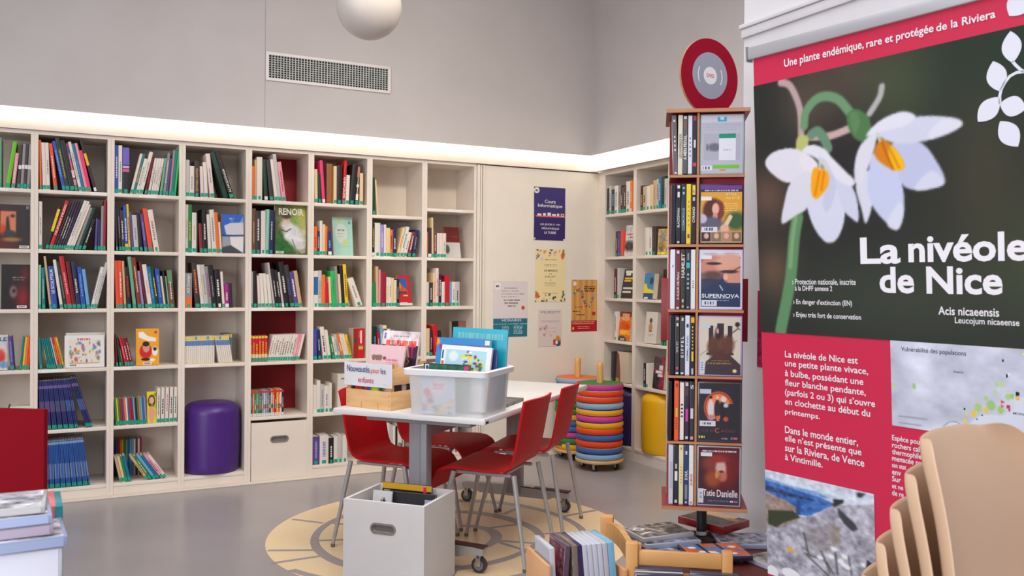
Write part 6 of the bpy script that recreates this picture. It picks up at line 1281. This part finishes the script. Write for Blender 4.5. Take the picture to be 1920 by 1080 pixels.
red_lines([('La nivéole de Nice est', 680, 251, 297, 12), ('une petite plante vivace,', 750, 313, 368, 12), ('à bulbe, possédant une', 718, 377, 443, 12), ('fleur blanche pendante,', 734, 441, 512, 12), ('(parfois 2 ou 3) qui s’ouvre', 797, 504, 592, 12), ('en clochette au début du', 764, 566, 658, 12), ('printemps.', 425, 633, 668, 12), ('Dans le monde entier,', 682, 757, 846, 12), ('elle n’est présente que', 705, 818, 915, 12), ('sur la Riviera, de Vence', 724, 880, 986, 12), ('à Vintimille.', 443, 943, 998, 12)], 189, 3.6, 1420, 600)
red_lines([('Espèce pou', 305, 165, 192, 10), ('rochers cal', 305, 212, 244, 10), ('thermophile', 318, 258, 292, 10), ('menacée pa', 318, 302, 338, 10), ('ses stat', 215, 346, 362, 10), ('env', 180, 395, 404, 10), ('Sur', 180, 440, 450, 10), ('et ne', 195, 488, 500, 10), ('de re', 198, 535, 550, 10)], 120, 3.6, 1640, 780)
bline('Vulnérabilité des populations', 1690, 658, 1812, 667.5, 8.5, m=BDK, bold=.01); bline('FRANCE', 1788, 699, 1807, 700.5, 4, m=BDK, bold=.01); bline('MONACO', 1900, 777, 1936, 781, 4.5, m=BDK, bold=.01)
# rail, pole and base
ru0 = buv(1405, 95)[0]
b = B(); b.box(ru0, BWID + .008, -.010, .012, vt - .004, vt + .030, bev=.004); b.done('top_rail', mat((186, 186, 190), .35, .4), ban)
b = B(); b.box(ru0 - .004, ru0, -.011, .013, vt - .008, vt + .032); b.box(BWID + .008, BWID + .012, -.011, .013, vt - .008, vt + .032); b.done('rail_cap', mat((140, 142, 150), .4), ban)
b = B(); b.cyl((BWID / 2, .03, .05), (BWID / 2, .016, vt + .01), .009, None, 12); b.done('support_pole', CHROME, ban)
b = B(); b.box(-.01, BWID + .01, -.06, .06, .0, .075, bev=.01); b.done('base_case', mat((180, 180, 184), .3, .5), ban)
# dark crimson poster edge on the pier behind the banner
pe0 = on_x(1421, 545, 2.2985); pe1 = on_x(1421, 688, 2.2985)
a = A(30, 40, (150, 18, 70)); a.noise(16, 60, 4); a.rect(0, 0, 1, .55, (150, 16, 66), .8)
t = thing('wall_poster', 'crimson poster on the white pier, mostly hidden behind the banner', 'poster', (pe0.x, pe0.y, pe1.z), (0, 0, R(-90)))
print_sheet('paper', a, .297, pe0.z - pe1.z, .0006, t, m=PRINT_MATT())
# ================================================================== low cabinet under the tower, wooden browser in front of it
CTOP = PB - .001
OAK = noisy('beech', (206, 150, 88), (218, 164, 102), 6, 0.4, stretch=(1, 6, 1)); RAWP = noisy('raw_pine', (222, 172, 126), (206, 146, 98), 5, 0.55, stretch=(6, 1, 1), lo=.3, hi=.7)
DRED = mat((98, 12, 22), .45)
cl0 = at_depth(1150, 1000, 2.98); CX0 = Vector((cl0.x, cl0.y, 0))
fl = at_depth(1186, 1040, 2.55); fl.z = 0; cabx = TW.copy(); CABA = TA
CB = Matrix.Translation((fl.x, fl.y, 0)) @ Matrix.Rotation(CABA, 4, 'Z')          # local x to the right, y away
cab = thing('low_cabinet', 'low dark red cabinet with a wooden top that carries the disc tower', 'cabinet', (fl.x, fl.y, 0), (0, 0, CABA))
cwid, cdep = .44, .47
b = B(); b.box(.0, cwid, .02, cdep, CTOP - .02, CTOP, bev=.002); b.done('cabinet_top', mat((92, 40, 34), .45), cab)
for x in (0.004, cwid - .022):
    b = B(); b.box(x, x + .018, .024, cdep, .06, CTOP - .0205); b.done('side_panel', DRED, cab)
b = B(); b.box(.022, cwid - .022, .028, .044, .06, CTOP - .0205); b.done('front_panel', DRED, cab)
b = B(); b.box(.022, cwid - .022, cdep - .02, cdep - .004, .06, CTOP - .0205); b.done('back_panel', DRED, cab)
b = B(); b.box(.01, cwid - .01, .05, cdep - .02, 0, .06); b.done('plinth', DARKP, cab)
# beech browser frame: posts, rails, two trays
br = thing('disc_browser', 'beech browser frame with posts and rails holding rows of film discs', 'browser', (fl.x, fl.y, 0), (0, 0, CABA))
def fz(x, y, d): return at_depth(x, y, d).z
ztop = fz(1182, 1021, 2.52)
b = B(); b.box(-.020, .016, -.02, .016, 0.0, ztop, bev=.004); b.done('post', OAK, br)
b = B(); b.box(.252, .282, -.02, .016, 0.0, ztop - .012, bev=.004); b.done('post', OAK, br)
pbk = CB.inverted() @ at_depth(1137, 966, 2.90)
b = B(); b.box(pbk.x - .018, pbk.x + .024, pbk.y - .02, pbk.y + .02, 0, pbk.z, bev=.006); b.done('post', OAK, br)
b = B(); b.box(.016, .252, -.010, .008, ztop - .064, ztop - .022, bev=.003); b.done('front_rail', OAK, br)
b = B(); b.box(.016, .252, -.010, .008, ztop - .112, ztop - .084, bev=.003); b.done('lower_rail', OAK, br)
# curved side rail from the back post to the front post
b = B(); n = 14; vs = []; fs = []
for i in range(n + 1):
    t_ = i / n; y = pbk.y - .02 + (0.016 - pbk.y + .02) * t_; x = pbk.x + .012 + (0.0 - pbk.x - .012) * t_
    zt = pbk.z - .018 + (ztop - .022 - pbk.z + .018) * t_ + .018 * math.sin(math.pi * t_); zb = zt - .055
    vs += [(x - .009, y, zt), (x + .009, y, zt), (x + .009, y, zb), (x - .009, y, zb)]
for i in range(n):
    for k_ in range(4): fs.append((i * 4 + k_, i * 4 + (k_ + 1) % 4, (i + 1) * 4 + (k_ + 1) % 4, (i + 1) * 4 + k_))
fs += [(0, 3, 2, 1), (n * 4, n * 4 + 1, n * 4 + 2, n * 4 + 3)]
b._add(vs, fs, None, True); b.done('side_rail', OAK, br)
b = B(); b.box(-.02, .026, -.004, .020, ztop - .036, ztop - .004, bev=.006); b.done('rail_end', OAK, br)
ctz = ztop - .264
b = B(); b.box(0.0, .30, -.20, -.022, ctz - .014, ctz); b.box(0.0, .30, -.215, -.201, ctz - .014, ctz + .05); b.done('front_tray', OAK, br)
# two rows of discs standing in the front tray, seen from above
def loose_case(label, M, shell, cover, spine, w=.0145, group='film discs in the browser trays', art=None):
    t = thing('disc_case', label, 'film disc', (0, 0, 0), 0, group); t.matrix_world = M
    b = B(); b.box(0, .135, 0, w, 0, .190, bev=.0018); b.done('case_shell', mat(shell, .2, 0, .55), t)
    if art is None:
        b = B(); b.box(.006, .131, -.0006, 0, .005, .185); b.done('cover_sheet', mat(cover, .3), t)
    else: print_sheet('cover_sheet', art, .125, .180, .0006, t, x0=.006, z0=.005)
    b = B(); b.box(-.0005, 0, .0016, w - .0016, .004, .186); b.done('spine_insert', mat(spine, .3), t)
    return t
P4 = ['first', 'second', 'third', 'fourth', 'fifth', 'sixth', 'seventh']
for row, (x, ln_, cols) in enumerate(((.012, 'left', [((44, 56, 96), 'dark blue'), ((226, 92, 50), 'orange'), ((206, 208, 220), 'pale'), ((60, 60, 66), 'grey')]), (.158, 'right', [((70, 82, 104), 'slate'), ((120, 130, 160), 'grey-blue'), ((90, 100, 130), 'steel blue'), ((150, 156, 184), 'pale blue')]))):
    for i, (c, nm) in enumerate(cols):
        yy = -.048 - i * .0185 - (row * .004)
        loose_case('%s film disc, %s behind in the %s row of the front tray' % (nm, P4[i], ln_), CB @ Matrix.Translation((x, yy, ctz + .0100 + .002 * (i % 2))) @ Matrix.Rotation(R(-6), 4, 'X') @ Matrix.Rotation(R(1.0 if row else -1.2), 4, 'Y') , (c if i % 2 == 0 else (60, 64, 80)), c, c)
# raw pine tray at the left with discs
lt = at_depth(996, 1028, 2.62); tray_z = lt.z - .155
td = on_z(1092, 1002, .60) - on_z(1127, 1028, .60); TR_A = math.atan2(td.y, td.x) - R(90)
pt = thing('pine_tray', 'raw pine tray of clear film disc cases left of the cabinet', 'tray', (lt.x, lt.y, tray_z), (0, 0, TR_A))
PT = Matrix.Translation((lt.x, lt.y, tray_z)) @ Matrix.Rotation(TR_A, 4, 'Z')
tl_ = .222
b = B(); b.box(-.012, 0.0, -.175, .012, 0, .158, bev=.002); b.done('end_board', RAWP, pt)
b = B(); b.box(tl_, tl_ + .012, -.175, .012, 0, .125, bev=.002); b.done('end_board', RAWP, pt)
b = B(); b.box(0, tl_, 0, .012, 0, .142, bev=.002); b.done('back_board', RAWP, pt)
b = B(); b.box(0, tl_, -.175, -.163, 0, .06, bev=.002); b.done('front_board', RAWP, pt)
b = B(); b.box(0, tl_, -.163, 0, 0.0, .008); b.done('tray_floor', RAWP, pt)
b = B(); b.cyl((.007, -.007, .130), (.007, -.007, .152), .0055, None, 12); b.done('dowel', RAWP, pt)
for x_, y_ in ((.0, -.170), (.0, -.015), (tl_ - .03, -.170), (tl_ - .03, -.015)):
    b = B(); b.box(x_, x_ + .03, y_, y_ + .015, -tray_z, -.0005); b.done('leg', RAWP, pt)
# cases stand on edge across the tray: width along local -y, faces looking along -x
def tray_case(x, lean, label, shell, cover, spine, art=None, w=.0145, y=-.016, z=.0105):
    M = PT @ Matrix.Translation((x, y, z)) @ Matrix.Rotation(R(lean), 4, 'Y') @ Matrix.Rotation(R(-90), 4, 'Z') 
    return loose_case(label, M, shell, cover, spine, w, art=art)
a1 = A(30, 44, (150, 140, 120)); a1.noise(8, 110, 5); a1.ell(.5, .5, .3, .2, (196, 180, 140), .8); a2 = A(30, 44, (120, 60, 84)); a2.noise(8, 120, 8); a2.ell(.4, .3, .2, .2, (190, 60, 70), .5); a2.ell(.5, .75, .3, .2, (196, 196, 206), .6)
tray_case(.012, -3, 'clear film disc case standing alone at the left of the pine tray', (196, 200, 210), (180, 186, 200), (196, 200, 210), y=-.022)
tray_case(.042, 3, 'film disc with a purple and red cover in the pine tray', (90, 70, 90), (110, 60, 84), (120, 80, 100), a2)
tray_case(.086, -4, 'film disc with a tan collage cover in the pine tray', (120, 110, 100), (150, 140, 120), (60, 50, 66), a1)
tray_case(.103, -5, 'dark violet film disc in the pine tray', (46, 36, 84), (60, 50, 90), (40, 30, 80))
for i in range(4):
    tray_case(.121 + i * .0155, -6, 'clear film disc case, %s of the pale row in the pine tray' % P4[i], (196, 202, 216), (200, 206, 218), (150, 160, 180) if i % 2 else (170, 180, 200))
tray_case(.1835, -6, 'clear film disc case with a green and orange spine in the pine tray', (190, 190, 200), (196, 196, 206), (110, 180, 60))
tray_case(.1995, -6, 'light blue film disc at the right end of the pine tray', (120, 180, 210), (150, 200, 224), (40, 46, 66), w=.020)
# discs lying on the cabinet top
def flat_case(label, x, y, z, ang, shell, cover, art=None, w=.0145, tilt=(0, 0), big=1.0):
    t = thing('disc_case', label, 'film disc', (0, 0, 0), 0, 'film discs lying round the tower foot')
    t.matrix_world = CB @ Matrix.Translation((x, y, z)) @ Matrix.Rotation(R(ang), 4, 'Z') @ Matrix.Rotation(R(tilt[0]), 4, 'X') @ Matrix.Rotation(R(tilt[1]), 4, 'Y')
    b = B(); b.box(0, .190 * big, 0, .135 * big, 0, w, bev=.0018); b.done('case_shell', mat(shell, .2, 0, .55), t)
    if art is not None:
        s_ = print_sheet('cover_sheet', art, .180 * big, .126 * big, .0006, t, x0=.005 * big, z0=.004 * big)
        s_.rotation_euler = (R(-90), 0, 0); s_.location = (0, 0, w)
    return t
GL = (176, 176, 184)
def silver(seed, dk=(110, 100, 94)):
    q_ = A(44, 32, dk); q_.noise(9, 120, seed); return q_
def lay(label, x0, y0, x1, y1, dz_, shell, art, w=.0145, L=.190, Wd=.135):
    """front edge between two sight lines at height dz_ over the cabinet top"""
    p = on_z(x0, y0, CTOP + dz_ + w); q_ = on_z(x1, y1, CTOP + dz_ + w)
    t = thing('disc_case', label, 'film disc', (p.x, p.y, CTOP + .0004 + dz_), (0, 0, math.atan2(q_.y - p.y, q_.x - p.x)), 'film discs lying round the tower foot')
    b = B(); b.box(0, L, 0, Wd, 0, w, bev=.0018); b.done('case_shell', mat(shell, .2, 0, .55), t)
    s_ = print_sheet('cover_sheet', art, L - .010, Wd - .009, .0006, t, x0=.005, z0=.0045)
    s_.rotation_euler = (R(-90), 0, 0); s_.location = (0, 0, w)
    return t
a = silver(4); a.ell(.2, .3, .12, .12, (226, 224, 222), .3); a.ell(.2, .3, .06, .06, (110, 100, 96), .3); a.line([(.1, .7), (.3, .62)], .05, (226, 222, 220)); a.line([(.35, .3), (.5, .6)], .03, (224, 220, 216)); a.line([(.5, .2), (.9, .3)], .03, (200, 190, 180))
lay('clear film disc case at the bottom of the left pile on the cabinet', 1222, 1042, 1312, 1040, 0, (150, 158, 176), silver(9, (120, 122, 140)))
lay('pale grey film disc case in the middle of the left pile on the cabinet', 1212, 1022, 1300, 1014, .0152, (168, 178, 200), silver(3, (130, 130, 140)))
lay('silver film disc case with white lettering on top of the left pile', 1206, 1010, 1307, 997, .0304, GL, a)
a = A(44, 32, (66, 42, 34)); a.noise(8, 60, 2); a.rect(.0, .0, .8, .35, (206, 172, 132)); a.rect(.96, 0, 1, 1, (150, 24, 30)); a.rect(0, .96, 1, 1, (150, 24, 30)); a.rect(.7, .2, .95, .4, (190, 130, 60))
lay('pale blue film disc case under the red-edged film box', 1354, 1022, 1426, 1022, 0, (150, 160, 186), silver(7, (140, 144, 160)))
lay('thick red-edged film box lying behind the tower foot', 1271, 968, 1356, 990, .0152, (140, 26, 32), a, w=.024, L=.185, Wd=.15)
a = A(48, 34, (206, 96, 50)); rs = random.Random(3)
for i in range(14): x_, y_ = rs.random(), rs.random(); a.poly([(x_, y_), (x_ + .3, y_ + .1), (x_ + .2, y_ + .3), (x_ - .1, y_ + .2)], rs.choice([(40, 110, 180), (214, 90, 50), (226, 226, 230), (60, 130, 190), (206, 100, 60)]))
for x_ in (.3, .62): a.line([(x_, 0), (x_ + .06, 1)], .05, (40, 40, 60))
for x_, y_ in ((.15, .3), (.45, .75), (.85, .3), (.75, .8)): a.ell(x_, y_, .07, .08, (232, 230, 230), .4)
lay('film disc with an orange and blue star pattern at the front of the cabinet', 1296, 1046, 1398, 1043, .0152, (44, 40, 66), a)
lay('large clear film box overhanging the right end of the cabinet', 1394, 1042, 1454, 1066, .0005, (176, 178, 196), silver(12, (130, 120, 120)), w=.0142, L=.20, Wd=.14)

# ================================================================== stack of beige chairs at the lower right
BEI = noisy('beige_plastic', (206, 172, 142), (212, 178, 148), 4, 0.38, spec=0.45)
def shell_chair(label, loc, rot):
    """local x forward; moulded one-piece shell with rolled edges on a four-leg frame"""
    t = thing('stacking_chair', label, 'chair', loc, (0, 0, rot), 'beige stacking chairs')
    prof = [(-.082, .838), (-.060, .80), (-.036, .755), (-.016, .69), (-.004, .61), (.012, .53), (.045, .465), (.09, .440), (.15, .432), (.22, .435), (.29, .440), (.35, .445), (.40, .440), (.43, .425)]
    hw = [.120, .164, .190, .206, .216, .222, .224, .226, .228, .230, .228, .222, .208, .17]
    m = 16; n = len(prof); vs = []; fs = []
    up = [Vector(((prof[min(i + 1, n - 1)][1] - prof[max(i - 1, 0)][1]), -(prof[min(i + 1, n - 1)][0] - prof[max(i - 1, 0)][0]))).normalized() for i in range(n)]
    for s_ in (0, 1):
        for i in range(n):
            for j in range(m + 1):
                u = j / m * 2 - 1; y = hw[i] * math.sin(u * math.pi / 2) ** 1 if False else hw[i] * u
                roll = .030 * max(0, (abs(u) - .80) / .20) ** 2                      # edges curl forward / up
                hol = -.014 * (1 - u * u)
                x, z = prof[i]; nn = up[i]
                q_ = Vector((x, z)) - nn * ((roll + hol)) if i <= 5 else Vector((x, z)) - nn * (roll * .5 + hol * .8)
                if i == 0: q_.y -= .020 * abs(u) ** 3
                th = .0075 if s_ else 0.0
                q_ = q_ + nn * th
                vs.append((q_.x, y, q_.y))
    S = n * (m + 1); I = lambda s_, i, j: s_ * S + i * (m + 1) + j
    for i in range(n - 1):
        for j in range(m):
            fs.append((I(0, i, j), I(0, i, j + 1), I(0, i + 1, j + 1), I(0, i + 1, j))); fs.append((I(1, i, j), I(1, i + 1, j), I(1, i + 1, j + 1), I(1, i, j + 1)))
        fs.append((I(0, i, 0), I(0, i + 1, 0), I(1, i + 1, 0), I(1, i, 0))); fs.append((I(0, i, m), I(1, i, m), I(1, i + 1, m), I(0, i + 1, m)))
    for j in range(m):
        fs.append((I(0, 0, j), I(1, 0, j), I(1, 0, j + 1), I(0, 0, j + 1))); fs.append((I(0, n - 1, j), I(0, n - 1, j + 1), I(1, n - 1, j + 1), I(1, n - 1, j)))
    b = B(); b._add(vs, fs, None, True); o = b.done('shell', BEI, t, sharp=80)
    md = o.modifiers.new('smooth', 'SUBSURF'); md.levels = 2; md.render_levels = 2
    for x0, x1, sy in ((.03, .06, -1), (.03, .06, 1), (.34, .44, -1), (.34, .44, 1)):
        b = B(); b.tube([(x0, sy * .17, .4225), (x0, sy * .240, .4215), (x0 + (x1 - x0) * .05, sy * .248, .40), (x1, sy * .262, .0)], .009, 12); b.done('leg', CHROME, t)
    return t
CF = (RT * .64 - FW * .77); CF.z = 0; CF.normalize(); CFA = math.atan2(CF.y, CF.x)
ctop_ = at_depth(1788, 790, 1.36)
SIDE = Vector((-CF.y, CF.x, 0))
base = Vector((ctop_.x, ctop_.y, 0)) + CF * .082
zb = ctop_.z - .838 
LBL = ['top beige chair of the stack at the lower right', 'second beige chair from the top of the stack', 'third beige chair from the top of the stack', 'fourth beige chair from the top of the stack', 'fifth beige chair from the top of the stack']
for i in range(6 if False else 5):
    p = base - CF * (.022 * i)
    shell_chair(LBL[i], (p.x, p.y, zb - .056 * i), CFA)

# ================================================================== near left: disc pile on a table, red bin panel behind
dz = .80
d0 = at_depth(-330, 700, 1.08); d0.z = 0
near = thing('display_table', 'small white table at the lower left corner carrying a pile of film discs', 'table', (0, 0, 0), 0)
TL = [at_depth(-420, 700, 1.62), at_depth(96, 700, 1.60), at_depth(60, 700, 1.10), at_depth(-500, 700, 1.10)]
b = B(); b.slab([(p.x, p.y) for p in TL][::-1], dz - .025, dz); b.done('tabletop', TABW, near)
for p in TL:
    c_ = Vector((sum(q.x for q in TL) / 4, sum(q.y for q in TL) / 4)); x_, y_ = Vector((p.x, p.y)) * .9 + c_ * .1
    b = B(); b.cyl((x_, y_, 0), (x_, y_, dz - .0255), .02, None, 14); b.done('leg', STEEL, near)
def pile_case(label, xr, y, d, z, ang, shell, w=.0145, s=1.0, art=None, L=.190):
    p = at_depth(xr, y, d); t = thing('disc_case', label, 'film disc', (p.x, p.y, z), (0, 0, ang), 'film discs piled at the lower left')
    b = B(); b.box(-L * s, 0, 0, .135 * s, 0, w, bev=.0018); b.done('case_shell', mat(shell, .2, 0, .5), t)
    b = B(); b.box(-L * s + .006, -.006, -.0005, 0, .002, w - .002); b.done('spine_insert', mat(tuple(min(255, v + 14) for v in shell), .3), t)
    q_ = art or silver(int(w * 9999) + int(xr), (170, 170, 180)); sh_ = print_sheet('cover_sheet', q_, (L - .012) * s, .125 * s, .0006, t, x0=-L * s + .006, z0=.004); sh_.rotation_euler = (R(-90), 0, 0); sh_.location = (0, 0, w)
    return t
PA = math.atan2(RT.y, RT.x) + R(29)
z = dz + .0004; ZL = []
specs = [('white disc box at the bottom of the pile', 117, .050, 0, (214, 216, 230)), ('wide pale blue film disc case sticking out of the pile', 127, .0185, 2, (150, 164, 200)), ('lilac-grey film disc case in the middle of the pile', 100, .0175, 0, (178, 166, 184)),
         ('pale blue film disc case with blue lettering near the top of the pile', 98, .0160, 1, (168, 182, 220)), ('clear film disc case with a mixed cover on top of the pile', 84, .0125, -3, (196, 196, 196))]
ztop_ = at_depth(60, 947, 1.50).z
z = ztop_ - sum(s_[2] + .0014 for s_ in specs)
b = B(); pc = at_depth(40, 1000, 1.50); b.box(-.20, .0, .0, .14, dz + .0002, z - .0004, bev=.003); o = b.done('disc_box', mat((206, 208, 222), .5), None, (at_depth(112, 1000, 1.50).x, at_depth(112, 1000, 1.50).y, 0), (0, 0, PA)); tag(o, 'pale storage box under the pile of film discs at the lower left', 'box')
for (lab, xr, w, da, sh_) in specs:
    pile_case(lab, xr, 1000, 1.50, z, PA + R(da), sh_, w, 1.0); z += w + .0014
for xr, c, lab in ((91, (226, 120, 120), 'pinkish film disc standing behind the pile'), (103, (40, 140, 150), 'teal film disc standing behind the pile')):
    p = at_depth(xr, 950, 1.66); t = thing('disc_case', lab, 'film disc', (p.x, p.y, p.z - .190), (0, 0, PA), 'film discs standing behind the pile')
    b = B(); b.box(0, .0135, 0, .135, 0, .190, bev=.0018); b.done('case_shell', mat(c, .25), t); b = B(); b.box(.002, .0115, -.0006, 0, .006, .184); b.done('spine_insert', mat(tuple(min(255, v + 20) for v in c), .3), t)
hz = at_depth(92, 950, 1.66).z - .190
p = at_depth(104, 950, 1.66); b = B(); b.box(-.3, -.012, -.004, .05, 0.0, hz - .0006); o = b.done('disc_crate', mat((222, 222, 224), .5), None, (p.x, p.y, 0), (0, 0, PA)); tag(o, 'white cabinet behind the near table carrying two standing film discs', 'cabinet')
pr_ = at_depth(83, 768, 2.35); pl_ = at_depth(-420, 772, 2.42); dv = (pr_ - pl_); dv.z = 0; L_ = dv.length; an = math.atan2(dv.y, dv.x)
rp = thing('red_bin', 'browser bin with a tall dark red end panel at the left edge', 'browser bin', (pl_.x, pl_.y, 0), (0, 0, an))
b = B(); b.box(0, L_, 0, .018, 0.30, pr_.z, bev=.003); b.done('red_panel', mat((124, 8, 24), .75, 0, .08), rp)
b = B(); b.box(0, L_ - .34, .018, .40, .30, .55); b.done('bin_body', mat((214, 206, 200), .5), rp)
for x_ in (.04, L_ - .40):
    for y_ in (.03, .36):
        b = B(); b.box(x_, x_ + .03, y_, y_ + .03, 0, .30); b.done('leg', STEEL, rp)
# ================================================================== finish
finish_texts()
if WARN: print('CELL WARN', WARN)
print('BOOKS', NBOOK[0])
_L = {}
for o in bpy.data.objects:
    if o.parent is None and 'label' in o:
        n = len(o['label'].split()); _L.setdefault(o['label'], []).append(o)
        if n > 16 or n < 4: print('LABEL', n, o.name, o['label'])
for k, v in _L.items():
    if len(v) > 1 and len({x.get('group') for x in v}) > 1 or (len(v) > 1 and 'series' not in k and 'row' not in k): print('DUP', len(v), k)
